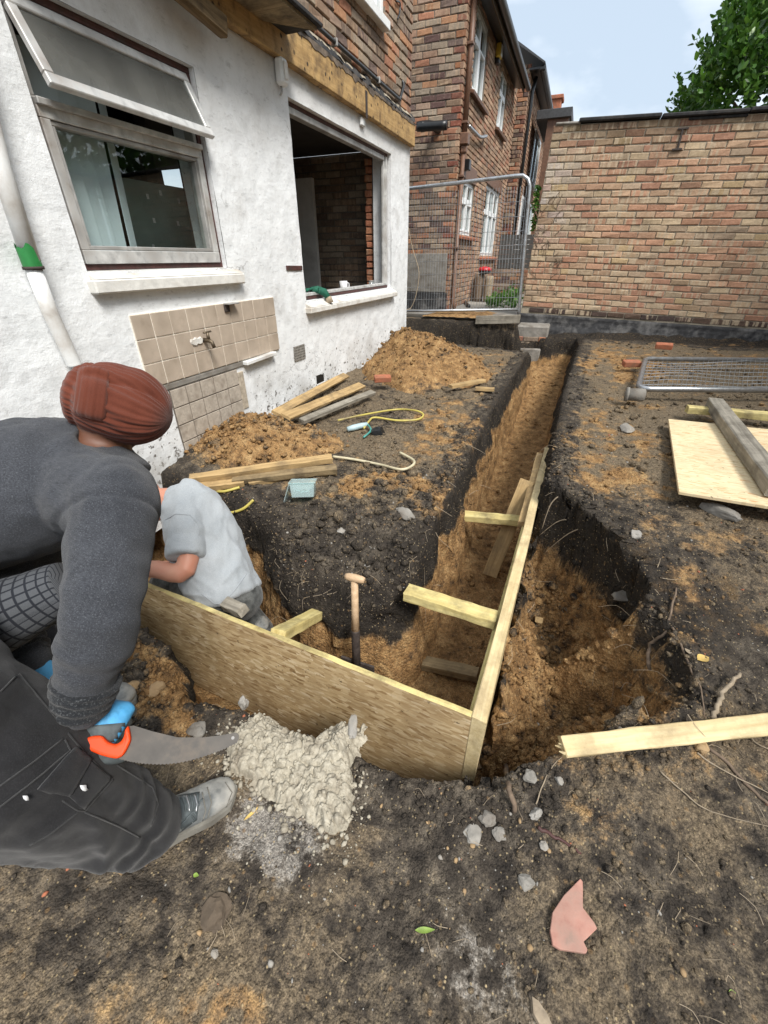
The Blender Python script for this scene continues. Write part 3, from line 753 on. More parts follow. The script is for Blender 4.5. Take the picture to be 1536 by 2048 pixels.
def brick_wall(parent, M4, length, rows, palette, mat, seed, holes=(), nparts=300, tint=None, row0=0, D=.06, proud=.004, header=0.0, name='brick'):
    """M4: x along the wall, -y outwards, z up. Bricks are single parts for the ones that show largest, the rest one joined part"""
    r = random.Random(seed); items = []
    for k in range(rows):
        z0 = k*CH+.006; z1 = (k+1)*CH-.006
        off = (BL/2 if (k+row0) % 2 else 0)+r.uniform(-.012, .012)
        x = -off
        while x < length-.02:
            L = BL*r.uniform(.96, 1.04)
            if r.random() < header: L = BL/2
            for s, e in cut(max(x+.005, .0), min(x+L-.005, length), holes, z0, z1):
                items.append((s, e, z0, z1))
            x += L
    sized = []
    for i, (s, e, z0, z1) in enumerate(items):
        p = M4 @ Vector(((s+e)/2, 0, (z0+z1)/2)); q = pix(p)
        a = pix(M4 @ Vector((s, 0, z0))); b = pix(M4 @ Vector((e, 0, z1)))
        vis = q[2] > .1 and -30 < q[0] < 1566 and -30 < q[1] < 2078
        sized.append((abs((a[0]-b[0])*(a[1]-b[1])) if vis else 0, i))
    sized.sort(reverse=True)
    single = {i for a, i in sized[:nparts] if a > 0}
    RV, RF, RC, RR = [], [], [], []
    for i, (s, e, z0, z1) in enumerate(items):
        ci = r.randrange(len(palette)); col = palette[ci]
        f = r.uniform(.82, 1.15); col = tuple(min(1, c*f) for c in col)
        p = M4 @ Vector(((s+e)/2, 0, (z0+z1)/2))
        if tint: col = tint(p, col, r)
        L = e-s; H = z1-z0; pr = proud*r.uniform(-1, 1)-.004
        if i in single:
            full = abs(L-(BL-.01)) < .02
            key = (mat, round(L, 2), ci, r.randrange(3)) if not tint else None
            me = _bm.get(key) if key else None
            if me is None:
                V, F = brick_mesh(L if not key else round(L, 2), H, D, col, r.random(), mat)
                me = mesh_np('brick', V, F, MT[mat], cols=np.tile(np.array(col), (len(V), 1)), attrs=dict(rnd=[r.random()]*len(V)))
                if key: _bm[key] = me
            link(name, me, parent, mw=M4 @ Matrix.Translation(((s+e)/2, pr, (z0+z1)/2)) @ Matrix.Rotation(r.uniform(-.006, .006), 4, 'Y'))
        else:
            V, F = brick_mesh(L, H, D, col, r.random(), mat)
            o = len(RV); rv = r.random()
            RV += [tuple(M4 @ Vector((v[0]+(s+e)/2, v[1]+pr, v[2]+(z0+z1)/2))) for v in V]
            RF += [tuple(q+o for q in f_) for f_ in F]; RC += [col]*len(V); RR += [rv]*len(V)
    if RV:
        me = mesh_np('brick_rest', RV, RF, MT[mat], cols=np.array(RC), attrs=dict(rnd=RR))
        tag(link('bricks_rest', me, parent), kind='stuff')
def wall_frame(o, u):
    """x along u, z up, -y is the outward normal (u x z)"""
    u = Vector(u).normalized(); z = Vector((0, 0, 1)); y = z.cross(u)
    m = Matrix.Identity(4)
    for i in range(3): m[i][0], m[i][1], m[i][2], m[i][3] = u[i], y[i], z[i], o[i]
    return m
PAL_HOUSE = [(.30, .17, .115), (.36, .22, .15), (.24, .135, .10), (.41, .27, .19), (.20, .13, .105), (.38, .18, .11), (.33, .23, .17), (.17, .12, .10), (.43, .23, .13)]
PAL_RED = [(.235, .085, .056), (.20, .075, .052), (.29, .105, .062), (.155, .075, .06), (.25, .12, .08), (.18, .105, .085), (.34, .155, .08), (.145, .10, .086), (.225, .10, .07), (.125, .075, .066), (.30, .19, .13)]
PAL_WALL = [tuple(v*.66+m_*.34*1.04 for v, m_ in zip(c_, (.49, .345, .25))) for c_ in [(.44, .215, .125), (.40, .175, .10), (.47, .34, .205), (.46, .33, .20), (.47, .27, .165), (.50, .40, .25), (.38, .165, .10), (.43, .34, .22), (.46, .26, .155), (.48, .36, .18), (.36, .28, .19), (.45, .235, .14), (.47, .31, .19), (.42, .29, .185)]]

# ------------------------------------------------------------------ white rendered house
house = thing('house', (HX, 3.0, .25), 'white rendered house wall with stripped roof line, two windows and brick upper storey', 'house')
W1 = (1.70, 2.755, 1.40, 2.40); W2 = (3.764, 5.966, 1.114, 2.50); HEND = 6.63; WT = 2.70
def white_wall():
    def ax(a, b, st, cuts):
        p = sorted(set([a, b]+[c for c in cuts if a < c < b])); out = []
        for i in range(len(p)-1):
            n = max(1, int(round((p[i+1]-p[i])/st))); out += list(np.linspace(p[i], p[i+1], n+1)[:-1])
        return np.array(out+[b])
    ys = ax(-1.2, HEND, .03, [W1[0], W1[1], W2[0], W2[1]]); zs = ax(-.1, WT, .03, [W1[2], W1[3], W2[2], W2[3]])
    Y, Z = np.meshgrid(ys, zs); y, z = Y.ravel(), Z.ravel()
    x = HX+.006*fbm2(y, z, 2, 4, 5)+.004*fbm2(y, z, 9, 3, 6)
    inh = lambda w: (y > w[0]-1e-6) & (y < w[1]+1e-6) & (z > w[2]-1e-6) & (z < w[3]+1e-6)
    V = [tuple(p) for p in np.stack([x, y, z], 1)]; r, c = Y.shape; F = []
    for i in range(r-1):
        for j in range(c-1):
            cy, cz = (ys[j]+ys[j+1])/2, (zs[i]+zs[i+1])/2
            if any(w[0] < cy < w[1] and w[2] < cz < w[3] for w in (W1, W2)): continue
            F.append((i*c+j, i*c+j+1, (i+1)*c+j+1, (i+1)*c+j))
    # reveals
    for w in (W1, W2):
        for (a, b) in (((w[0], w[2]), (w[0], w[3])), ((w[0], w[3]), (w[1], w[3])), ((w[1], w[3]), (w[1], w[2])), ((w[1], w[2]), (w[0], w[2]))):
            o = len(V); V += [(HX-.003, *a), (HX-.003, *b), (HX-.24, *b), (HX-.24, *a)]; F.append((o, o+1, o+2, o+3))
    # end of the wall, back face strips
    o = len(V); V += [(HX, HEND, -.1), (HX, HEND, WT), (HX-.24, HEND, WT), (HX-.24, HEND, -.1)]; F.append((o, o+3, o+2, o+1))
    me = mesh_np('wall', np.array(V), F, MT['white_render'], False)
    link('wall', me, house)
white_wall()
# back of the outer wall (dark inside face) so the room is closed
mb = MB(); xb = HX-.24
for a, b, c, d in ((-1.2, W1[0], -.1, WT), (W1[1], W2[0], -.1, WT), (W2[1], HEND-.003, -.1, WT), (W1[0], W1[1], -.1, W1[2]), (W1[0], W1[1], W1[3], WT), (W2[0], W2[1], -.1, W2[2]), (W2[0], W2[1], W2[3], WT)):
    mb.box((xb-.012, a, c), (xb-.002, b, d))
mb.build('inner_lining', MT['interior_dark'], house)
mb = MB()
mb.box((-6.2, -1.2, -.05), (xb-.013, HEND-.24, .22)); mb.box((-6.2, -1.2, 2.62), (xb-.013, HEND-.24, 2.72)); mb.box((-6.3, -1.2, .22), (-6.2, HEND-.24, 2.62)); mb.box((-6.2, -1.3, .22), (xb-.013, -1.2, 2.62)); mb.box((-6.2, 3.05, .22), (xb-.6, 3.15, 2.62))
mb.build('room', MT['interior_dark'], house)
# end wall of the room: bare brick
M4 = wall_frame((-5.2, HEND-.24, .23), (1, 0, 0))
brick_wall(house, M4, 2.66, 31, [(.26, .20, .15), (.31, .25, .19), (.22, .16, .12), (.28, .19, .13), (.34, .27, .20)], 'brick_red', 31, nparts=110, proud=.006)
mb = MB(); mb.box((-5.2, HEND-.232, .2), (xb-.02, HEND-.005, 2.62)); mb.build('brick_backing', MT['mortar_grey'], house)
# raw brick edge of the opening on the right, inside the frame
M4 = wall_frame((xb-.012-.11, W2[1]+.028, W2[2]-.01), (1, 0, 0))
brick_wall(house, M4, .12, 18, [(.40, .16, .09), (.44, .20, .11), (.36, .14, .08)], 'brick_red', 33, nparts=20, D=.1, name='jamb_brick')
# tall white boxed panel
P0 = aty(600, 575, 6.15); P1 = aty(641, 575, 6.15)
mb = MB(); mb.box((P0[0]-.3, 6.12, .23), (P1[0], 6.18, 2.36)); mb.build('door_panel', MT['white_board'], house)

def sub(o, name, lo, hi, mat, ch=.003, parent=None):
    mb = MB(); mb.box(lo, hi, ch=ch); return mb.build(name, MT[mat], parent if parent is not None else o)
def ring(name, x0, x1, y0, y1, z0, z1, w, mat, parent, ch=.003, wb=None):
    mb = MB(); wb = wb or w
    mb.box((x0, y0, z0), (x1, y1, z0+wb), ch=ch); mb.box((x0, y0, z1-w), (x1, y1, z1), ch=ch)
    mb.box((x0+.001, y0, z0+wb), (x1-.001, y0+w, z1-w), ch=ch); mb.box((x0+.001, y1-w, z0+wb), (x1-.001, y1, z1-w), ch=ch)
    return mb.build(name, MT[mat], parent)
# window 1: dark red timber surround, aluminium frame, fixed light below, top-hung sash open above
win = ring('window', HX-.13, HX-.035, W1[0], W1[1], W1[2]+.004, W1[3], .028, 'dark_red_paint', house)
ring('frame', HX-.115, HX-.022, W1[0]+.03, W1[1]-.03, W1[2]+.032, 2.03, .045, 'alu', win, wb=.06)
ring('inner_bead', HX-.09, HX-.03, W1[0]+.077, W1[1]-.077, W1[2]+.094, 1.983, .018, 'alu_grey', win)
sub(None, 'pane', (HX-.066, W1[0]+.08, W1[2]+.1), (HX-.060, W1[1]-.08, 1.98), 'glass', 0, win)
ring('top_frame', HX-.115, HX-.045, W1[0]+.03, W1[1]-.03, 2.034, W1[3]-.03, .025, 'alu_grey', win)
sub(None, 'transom', (HX-.05, W1[0]+.03, 2.025), (HX-.004, W1[1]-.03, 2.052), 'alu_grey', .004, win)
# open sash, hinged along its top
def sash():
    y0, y1 = W1[0]+.035, W1[1]-.03
    d = ray(428, 277); xbm = y1*d[0]/d[1]; zb = CAM[2]+y1*d[2]/d[1]
    hx, hz = HX-.05, W1[3]-.035
    L = math.hypot(xbm-hx, zb-hz); ang = math.atan2(xbm-hx, hz-zb)
    m = Matrix.Translation((hx, 0, hz)) @ Matrix.Rotation(-ang, 4, 'Y')
    mb = MB(); w = .045
    for lo, hi in (((-.015, y0, -w), (.015, y1, 0)), ((-.015, y0, -L), (.015, y1, -L+w)), ((-.014, y0, -L+w), (.014, y0+w, -w)), ((-.014, y1-w, -L+w), (.014, y1, -w))):
        mb.box(lo, hi, ch=.004)
    me = mesh_np('open_sash', np.array(mb.v), mb.f, MT['alu']); link('open_sash', me, win, mw=m)
    mb = MB(); mb.box((-.003, y0+w, -L+w), (.003, y1-w, -w)); me = mesh_np('sash_pane', np.array(mb.v), mb.f, MT['dusty_glass']); link('sash_pane', me, win, mw=m)
sash()
s1 = MB(); s1.box((HX-.03, W1[0]-.02, 1.30), (HX+.055, 2.865, 1.365), Matrix.Translation((0, 0, 0)), .008); s1o = s1.build('window_sill', MT['sill_paint'], win)
mb = MB(); mb.add([(HX-.03, W1[0], 1.366), (HX+.05, W1[0], 1.366), (HX+.05, 2.86, 1.366), (HX-.03, 2.86, 1.366), (HX-.03, W1[0], 1.402), (HX-.03, 2.86, 1.402)], [(1, 2, 5, 4), (0, 4, 5, 3), (0, 1, 4), (2, 3, 5)])
mb.build('sill_slope', MT['sill_paint'], win)
# blind slats hanging just behind the glass
for i, bx in enumerate((128, 158, 188, 216, 246)):
    q = atx(bx+8, 420, HX-.16); mb = MB(); mb.box((-.0015, -.047, -.40), (.0015, .047, .40))
    me = mesh_np('blind_slat', np.array(mb.v), mb.f, MT['blind']); link('blind_slat', me, win, mw=Matrix.Translation((HX-.16, q[1], 1.88)) @ Matrix.Rotation(rnd.uniform(-.25, -.1) if i < 4 else .5, 4, 'Z') @ Matrix.Rotation(.0 if i < 3 else -.06*(i-2), 4, 'X'))
# window 2: opening without its glass
win2 = ring('window_frame', HX-.12, HX-.05, W2[0], W2[1], W2[2]+.004, W2[3], .03, 'dark_red_paint', house)
mb = MB(); mb.box((HX-.11, W2[1]-.07, W2[2]+.036), (HX-.04, W2[1]-.031, W2[3]-.032), ch=.004); mb.box((HX-.09, W2[1]-.10, W2[2]+.036), (HX-.06, W2[1]-.071, W2[3]-.032), ch=.003); mb.build('side_frame', MT['alu'], win2)
sub(None, 'head_frame', (HX-.11, W2[0]+.031, W2[3]-.075), (HX-.045, W2[1]-.11, W2[3]-.031), 'alu_grey', .004, win2)
sub(None, 'side_strip', (HX-.10, W2[0]+.031, W2[2]+.036), (HX-.045, W2[0]+.048, W2[3]-.08), 'white_paint', .003, win2)
sub(None, 'bottom_frame', (HX-.11, W2[0]+.05, W2[2]+.035), (HX-.045, W2[1]-.11, W2[2]+.062), 'alu', .004, win2)
sub(None, 'inside_sill', (HX-.26, W2[0]+.0, W2[2]-.01), (HX-.125, W2[1], W2[2]+.018), 'wood_grey', .003, win2)
mb = MB(); q0 = atx(615, 630, HX+.07); q1 = atx(793, 594, HX+.07)
mb.box((HX-.02, W2[0]-.03, q0[2]), (HX+.07, W2[1]+.08, W2[2]-.05), ch=.008); mb.build('window_sill', MT['sill_paint'], win2)
mb = MB(); mb.add([(HX-.04, W2[0]-.02, W2[2]-.049), (HX+.066, W2[0]-.02, W2[2]-.049), (HX+.066, W2[1]+.07, W2[2]-.049), (HX-.04, W2[1]+.07, W2[2]-.049), (HX-.04, W2[0]-.02, W2[2]), (HX-.04, W2[1]+.07, W2[2])], [(1, 2, 5, 4), (0, 4, 5, 3), (0, 1, 4), (2, 3, 5)])
mb.build('sill_slope', MT['sill_paint'], win2)
# old wall plate left where the lean-to roof was
cuts = [.9, 2.35, 4.08, 5.52, HEND+.015]
for i in range(4):
    m, L = frame((HX+.03, cuts[i]+.003, 2.775+rnd.uniform(-.004, .004)), (HX+.03, cuts[i+1]-.003, 2.775+rnd.uniform(-.004, .004)), up=(0, 0, 1))
    mb = MB(); V, F = cbox(L/2, .032, .108, .006); mb.add(V, F)
    me = mesh_np('fascia_board', np.array(mb.v), mb.f, MT['wood_fascia']); link('fascia_board', me, house, mw=m)
# torn roofing felt and mortar fillet over it
ys = np.linspace(1.0, HEND, 170); V = []; F = []
for i, y in enumerate(ys):
    a = .055+.03*float(fbm2(np.array([y]), np.array([0.]), 6, 4, 3)[0]); w = .045+.035*abs(float(fbm2(np.array([y]), np.array([3.]), 9, 3, 4)[0]))
    tear = .04*max(0, float(fbm2(np.array([y]), np.array([7.]), 14, 2, 9)[0]))
    V += [(HX+w+.012, y, 2.886+tear*.4), (HX+w, y, 2.905+tear), (HX+.004, y, 2.90+a+tear), (HX+.002, y, 2.885)]
for i in range(len(ys)-1):
    for k in range(3): F.append((i*4+k, i*4+k+1, i*4+k+5, i*4+k+4))
link('roof_felt', mesh_np('roof_felt', np.array(V), F, MT['roof_felt']), house)
V = []; F = []
for i, y in enumerate(ys):
    a = .03+.035*abs(float(fbm2(np.array([y]), np.array([11.]), 7, 4, 13)[0])); h = 2.93+.02*float(fbm2(np.array([y]), np.array([4.]), 5, 3, 8)[0])
    V += [(HX+.035, y, h), (HX+.02, y, h+a*.6), (HX-.002, y, h+a)]
for i in range(len(ys)-1):
    for k in range(2): F.append((i*3+k, i*3+k+1, i*3+k+4, i*3+k+3))
link('mortar_fillet', mesh_np('mortar_fillet', np.array(V), F, MT['mortar_pale']), house)
V = []; F = []
for i, y in enumerate(ys):
    d = .018+.055*abs(float(fbm2(np.array([y]), np.array([21.]), 8, 4, 23)[0]))*(1 if y < 6.4 else .4)
    V += [(HX+.060, y, 2.8865), (HX+.0665, y, 2.885), (HX+.0665, y, 2.885-d), (HX+.0630, y, 2.884-d)]
for i in range(len(ys)-1):
    for k in range(3): F.append((i*4+k, i*4+k+1, i*4+k+5, i*4+k+4))
link('rotten_edge', mesh_np('rotten_edge', np.array(V), F, simple('rotten_wood', (.15, .115, .085), .95, 0, 30, .6, .9, (.035, .03, .026))), house)
# remains of the roof: ply board and a rotten timber stub
T = atz(634, 62, 2.78); A = atz(522, 52, 2.78); Bp = atz(548, 0, 2.78)
mb = MB(); e = Vector((T[0], T[1], 2.78)); xo = T[0]
low = [(HX+.06, A[1]-.05), (xo, T[1]), (xo-.0, 1.6), (HX+.06, 1.6)]
V = [(x, y, 2.78) for x, y in low]+[(x, y, 2.80) for x, y in low]
mb.add(V, [(0, 1, 2, 3), (7, 6, 5, 4), (0, 4, 5, 1), (1, 5, 6, 2), (2, 6, 7, 3), (3, 7, 4, 0)])
mb.build('soffit_board', MT['wood_dirty'], house)
mb = MB(); mb.box((HX+.05, 1.6, 2.801), (xo+.03, T[1]+.03, 2.822), ch=.003); mb.build('roof_covering', MT['roof_felt'], house)
S0 = atx(442, 52, HX+.13); S1 = atx(330, -45, HX+.13)
m, L = frame(S1, S0, up=(0, .2, 1)); V, F = cbox(L/2, .035, .045, .01)
V = [(v[0]+(.03*rnd.random() if v[0] > 0 else 0), v[1]+.006*rnd.uniform(-1, 1), v[2]+.006*rnd.uniform(-1, 1)) for v in V]
link('rafter_stub', mesh_np('rafter_stub', np.array(V), F, wood_mat('wood_rotten', (.07, .045, .022), (.24, .165, .085), (.018, .014, .011), .95, .9) or MT['wood_rotten']), house, mw=m)
# upper storey brickwork
M4 = wall_frame((HX, 3.05, 2.892), (0, 1, 0))
UWIN = (3.9, 5.80, 3.48, 4.6)
brick_wall(house, M4, HEND-3.05, 20, PAL_HOUSE, 'brick_red', 41, holes=[(UWIN[0]-3.05, UWIN[1]-3.05, UWIN[2]-2.892-.02, 9)], nparts=150)
mb = MB()
for a, b, c, d in ((1.0, UWIN[0], 2.80, 4.45), (UWIN[1], HEND-.006, 2.80, 4.45), (UWIN[0], UWIN[1], 2.80, UWIN[2]-.02), ):
    mb.box((HX-.24, a, c), (HX-.004-.006, b, d))
mb.build('brick_backing', MT['mortar_dark'], house)
uw = ring('upper_window', HX-.09, HX-.03, UWIN[0], UWIN[1], UWIN[2], UWIN[3], .06, 'upvc', house)
mb = MB(); mb.box((HX-.08, 5.05, UWIN[2]+.06), (HX-.04, 5.10, UWIN[3]-.06), ch=.003); mb.box((HX-.075, 5.62, UWIN[2]+.06), (HX-.035, 5.66, UWIN[3]-.06), ch=.003); mb.build('mullion', MT['upvc'], uw)
sub(None, 'pane', (HX-.066, UWIN[0]+.055, UWIN[2]+.055), (HX-.06, UWIN[1]-.055, UWIN[3]-.055), 'glass', 0, uw)
sub(None, 'dark_backing', (HX-.235, UWIN[0], UWIN[2]-.01), (HX-.22, UWIN[1], UWIN[3]), 'interior_dark', 0, uw)
qa = atx(781, 66, HX+.08)
sub(None, 'window_sill', (HX-.02, UWIN[0]-.1, UWIN[2]-.075), (HX+.08, qa[1], UWIN[2]-.002), 'white_paint', .006, uw)
# conduit under the sill, with its upturned end
pp = smooth_path([(HX+.03, 3.2, 3.02), (HX+.03, 4.3, 3.006), (HX+.03, 5.2, 3.005), (HX+.03, 6.08, 3.004), (HX+.03, 6.15, 3.015), (HX+.03, 6.19, 3.05), (HX+.03, 6.27, 3.15), (HX+.01, 6.28, 3.19)], 5)
mb = MB(); mb.tube(pp, .016, 8); cw = mb.build('conduit', MT['black_plastic'], house, True)
for y in (4.55, 5.5):
    mb = MB(); mb.box((HX, y-.012, 2.98), (HX+.052, y+.012, 3.03), ch=.004); mb.build('clip', MT['alu_grey'], cw)
pp = smooth_path([atx(792, 2, HX+.02), atx(800, 6, HX+.02), atx(799, 26, HX+.02), atx(795, 38, HX+.03)], 6)
mb = MB(); mb.tube(pp, .008, 6); mb.build('cable_loop', MT['black_plastic'], house, True)

# tiled panels
def tiles(px0, px1, z0, z1, y0, y1, ny, nz, mat, gmat, skip=(), gap=.0075, x=HX):
    mb = MB(); mb.box((x-.002, y0, z0), (x+.010, y1, z1)); pan = mb.build('tiled_panel', MT[gmat], house)
    dy = (y1-y0)/ny; dz = (z1-z0)/nz; mes = None
    V, F = cbox(.004, dy/2-gap/2, dz/2-gap/2, .0015); me = mesh_np('tile', V, F, MT[mat])
    for i in range(ny):
        for k in range(nz):
            if (i, k) in skip: continue
            link('tile', me, pan, mw=Matrix.Translation((x+.012+rnd.uniform(-.0008, .0008), y0+dy*(i+.5), z0+dz*(k+.5))) @ Matrix.Rotation(rnd.uniform(-.012, .012), 4, 'Z') @ Matrix.Rotation(rnd.uniform(-.006, .006), 4, 'X'))
    return pan
ta = atx(258, 630, HX); tb = atx(545, 592, HX); tcc = atx(552, 697, HX)
tiles(0, 0, tcc[2]-.01, ta[2], ta[1]-.01, tb[1]-.01, 10, 3, 'tile', 'grout_pale')
la = atx(333, 765, HX); lb = atx(370, 912, HX); lc = atx(470, 735, HX)
mbz = tcc[2]-.055
tiles(0, 0, lb[2]-.02, mbz, la[1]-.005, lc[1], 5, 4, 'tile_dull', 'grout_dark', skip=((4, 0),))
mb = MB(); mb.box((HX-.002, la[1]-.06, mbz+.004), (HX+.012, tb[1]-.1, tcc[2]-.014), ch=.004); mb.build('old_mortar_band', MT['concrete'], house)
mb = MB(); mb.box((HX-.002, lc[1]+.01, .42), (HX+.010, lc[1]+.075, mbz-.03), ch=.006); mb.build('bare_strip', simple('bare_render', (.40, .345, .27), .95, 0, 30, .3, .6, (.55, .53, .49)), house)
qa = atx(490, 727, HX+.03); qb = atx(549, 706, HX+.03)
m, L = frame(qa, qb); V, F = cbox(L/2, .025, .014, .004); link('pipe_boxing', mesh_np('b', V, F, MT['white_paint']), house, mw=m)
# rust-brown plate and mortar line
qa = atx(573, 536, HX+.003); qb = atx(604, 536, HX+.003)
m, L = frame(qa, qb); V, F = cbox(L/2, .006, .018, .003); link('rusty_plate', mesh_np('b', V, F, MT['dark_red_paint']), house, mw=m)
# air bricks
def vent(px, py, w, h, dark=False):
    c = atx(px, py, HX+.004); mb = MB(); mb.box((HX-.003, c[1]-w/2, c[2]-h/2), (HX+.003, c[1]+w/2, c[2]+h/2)); v = mb.build('air_brick', MT['black_plastic'] if dark else MT['grout_dark'], house)
    if not dark:
        mb = MB()
        for i in range(8): mb.box((HX+.003, c[1]-w/2+w*i/7.35, c[2]-h/2), (HX+.010, c[1]-w/2+w*i/7.35+.008, c[2]+h/2))
        for i in range(6): mb.box((HX+.0035, c[1]-w/2, c[2]-h/2+h*i/5.4), (HX+.009, c[1]+w/2, c[2]-h/2+h*i/5.4+.009))
        mb.build('grille', MT['concrete'], v)
    else:
        mb = MB(); mb.box((HX-.0, c[1]-w/2-.01, c[2]-h/2-.014), (HX+.012, c[1]+w/2+.01, c[2]-h/2), ch=.003); mb.build('ledge', MT['white_paint'], v)
vent(599, 705, .19, .125); vent(641, 757, .15, .085, True); vent(782, 686, .17, .07, True)
# downpipe with a scraped green patch
dpx = HX+.055
pa = [atx(-20, 250, dpx), atx(0, 330, dpx), atx(62, 520, dpx)]
pb = [atx(66, 535, dpx), atx(100, 625, dpx), atx(148, 728, dpx)]
dp = MB().tube([pa[0]+(pa[0]-pa[1])*6]+pa, .036, 16).build('downpipe', MT['white_paint'], house, True)
MB().tube(pb+[pb[-1]+(pb[-1]-pb[-2])*.03], .033, 16).build('lower_pipe', MT['white_paint'], dp, True)
g0, g1 = np.array(atx(46, 482, dpx)), np.array(atx(67, 536, dpx))
# ragged sleeve where the white paint has peeled off
def sleeve():
    a, b = Vector(g0), Vector(g1); t = (b-a).normalized(); u = t.cross(Vector((1, 0, 0))).normalized(); w = t.cross(u)
    V = []; F = []; n = 22; mrow = 7
    for i in range(mrow+1):
        for k in range(n):
            an = 2*math.pi*k/n
            f = i/mrow; top = .5*abs(math.sin(an*2.3+1))*(.6)
            ff = max(f, 0) if i > mrow-2 else f*(1-top)+top*.9
            p = a+(b-a)*ff+(u*math.cos(an)+w*math.sin(an))*.0368
            V.append(tuple(p))
    for i in range(mrow):
        for k in range(n): F.append((i*n+k, i*n+(k+1) % n, (i+1)*n+(k+1) % n, (i+1)*n+k))
    link('peeled_collar', mesh_np('s', np.array(V), F, MT['green_plastic'], True), dp)
sleeve()
MB().tube([g1-(g1-g0)*.06, g1+(g1-g0)*.06], .0415, 16).build('joint_ring', MT['dark_iron'], dp, True)

# ---------------------------------------------------------------- small fixtures on the house wall
c = atx(404, 681, HX+.02)
tap = thing('garden_tap', c, 'old brass garden tap on the brown tiles under the left window', 'tap')
MB().tube([(HX+.015, c[1]+.02, c[2]), (HX+.06, c[1]+.02, c[2]), (HX+.085, c[1]+.02, c[2]-.012), (HX+.095, c[1]+.02, c[2]-.045)], [.014, .015, .013, .012], 10).build('tap_body', MT['brass_old'], tap, True)
MB().tube([(HX+.06, c[1]+.02, c[2]), (HX+.06, c[1]+.02, c[2]+.05)], [.013, .008], 10).build('spindle', MT['brass_old'], tap, True)
MB().tube([(HX+.06, c[1]-.015, c[2]+.052), (HX+.06, c[1]+.055, c[2]+.052)], .006, 8).build('handle', MT['brass_old'], tap, True)
pp = [(-.105, .004), (-.10, .022), (-.075, .018), (-.055, .028), (-.03, .020), (-.005, .026), (.015, .008), (.005, -.016), (-.02, -.022), (-.045, -.014), (-.06, -.026), (-.085, -.020), (-.098, -.010)]; n = len(pp)
mb = MB(); mb.add([(HX+.0165, c[1]+a, c[2]+b) for a, b in pp]+[(HX+.024, c[1]-.045+(a+.045)*.86, c[2]+b*.8) for a, b in pp], [tuple(range(n, 2*n))]+[(k, (k+1) % n, n+(k+1) % n, n+k) for k in range(n)]); mb.build('mortar_patch', MT['sill_paint'], tap)
c = atx(452, 605, HX+.02)
hold = thing('soap_holder', c, 'small grey ledge stuck to the top row of brown tiles', 'ledge')
mb = MB(); mb.box((HX+.016, c[1]-.03, c[2]-.012), (HX+.07, c[1]+.085, c[2]-.002), ch=.003); mb.build('ledge_plate', MT['alu_grey'], hold)
mb = MB(); mb.box((HX+.015, c[1]-.03, c[2]-.06), (HX+.03, c[1]+.02, c[2]-.0125), ch=.004); mb.build('bracket', MT['dark_iron'], hold)
c = atx(566, 143, HX+.05)
sen = thing('security_sensor', c, 'white plastic security sensor under the timber above the open window', 'sensor')
mb = MB(); mb.box((HX+.005, c[1]-.045, c[2]-.075), (HX+.07, c[1]+.045, c[2]+.075), ch=.016); mb.build('casing', MT['upvc'], sen)
mb = MB(); mb.box((HX+.071, c[1]-.025, c[2]-.045), (HX+.08, c[1]+.025, c[2]+.05), ch=.004); mb.build('lens', MT['white_board'], sen)
MB().tube(smooth_path([(HX+.02, c[1], c[2]-.07), (HX+.03, c[1]-.005, c[2]-.1), (HX+.012, c[1]-.01, c[2]-.125)], 4), .008, 6).build('cable', MT['alu_grey'], sen, True)
c = atx(727, 243, HX+.03)
brk = thing('wall_bracket', c, 'small white bracket on the rendered wall under the timber board', 'bracket')
mb = MB(); mb.box((HX+.003, c[1]-.05, c[2]-.035), (HX+.03, c[1]+.05, c[2]+.03), ch=.008); mb.build('bracket_plate', MT['white_paint'], brk)
mb = MB(); mb.box((HX+.0615, c[1]-.018, c[2]+.02), (HX+.068, c[1]+.025, c[2]+.22), ch=.002); mb.build('strap', MT['dark_iron'], brk)
# telephone cable hanging down the house corner
pp = smooth_path([aty(816, 455, HEND+.03), aty(826, 500, HEND+.05), aty(838, 545, HEND+.05), aty(832, 590, HEND+.05), aty(822, 615, HEND+.05), aty(812, 620, HEND+.02)], 6)
o = MB().tube(pp, .006, 6).build('loose_cable', MT['twig_pale'], None, True); tag(o, 'pale cable hanging loose beside the corner of the white house', 'cable')

# ------------------------------------------------------------------ boundary wall
bw = thing('brick_wall', (-.69, BY, .5), 'tall mottled red and buff brick boundary wall with a tarred foot', 'wall')
TILT = Matrix.Translation((-.70, BY, .79)) @ Matrix.Rotation(.031, 4, 'Y')
def tint_wall(p, col, r):
    x, z = p[0], p[2]
    f = max(0, min(1, (-.12-x)/.35))*max(0, min(1, (z-1.45)/.5))*max(0, min(1, (2.75-z)/.2))
    if r.random() < .8: f *= r.uniform(.5, 1)
    else: f = 0
    c = tuple(a*(1-f*.8)+b*f*.8 for a, b in zip(col, (.52, .49, .45)))
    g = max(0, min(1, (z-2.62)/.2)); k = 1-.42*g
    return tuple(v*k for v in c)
M4 = TILT @ wall_frame((0, 0, 0), (1, 0, 0))
brick_wall(bw, M4, 5.2, 28, PAL_WALL, 'brick_buff', 51, tint=tint_wall, nparts=296, proud=.005)
mb = MB(); mb.box((0, .007, -.30), (5.2, .22, 28*CH), TILT); mb.build('mortar', MT['mortar_pale'], bw)
M4 = TILT @ wall_frame((.12, 0, -4*CH), (1, 0, 0))
brick_wall(bw, TILT @ wall_frame((.12, 0, -CH), (1, 0, 0)), 5.1, 1, [(.09, .06, .05), (.07, .05, .045), (.12, .08, .06)], 'brick_buff', 53, nparts=0, proud=.004, D=.05)
xs_a = np.arange(-.02, 4.4, .03); zs_a = np.arange(-.62, -CH*.95, .022); X, Z = np.meshgrid(xs_a, zs_a); x, z = X.ravel(), Z.ravel()
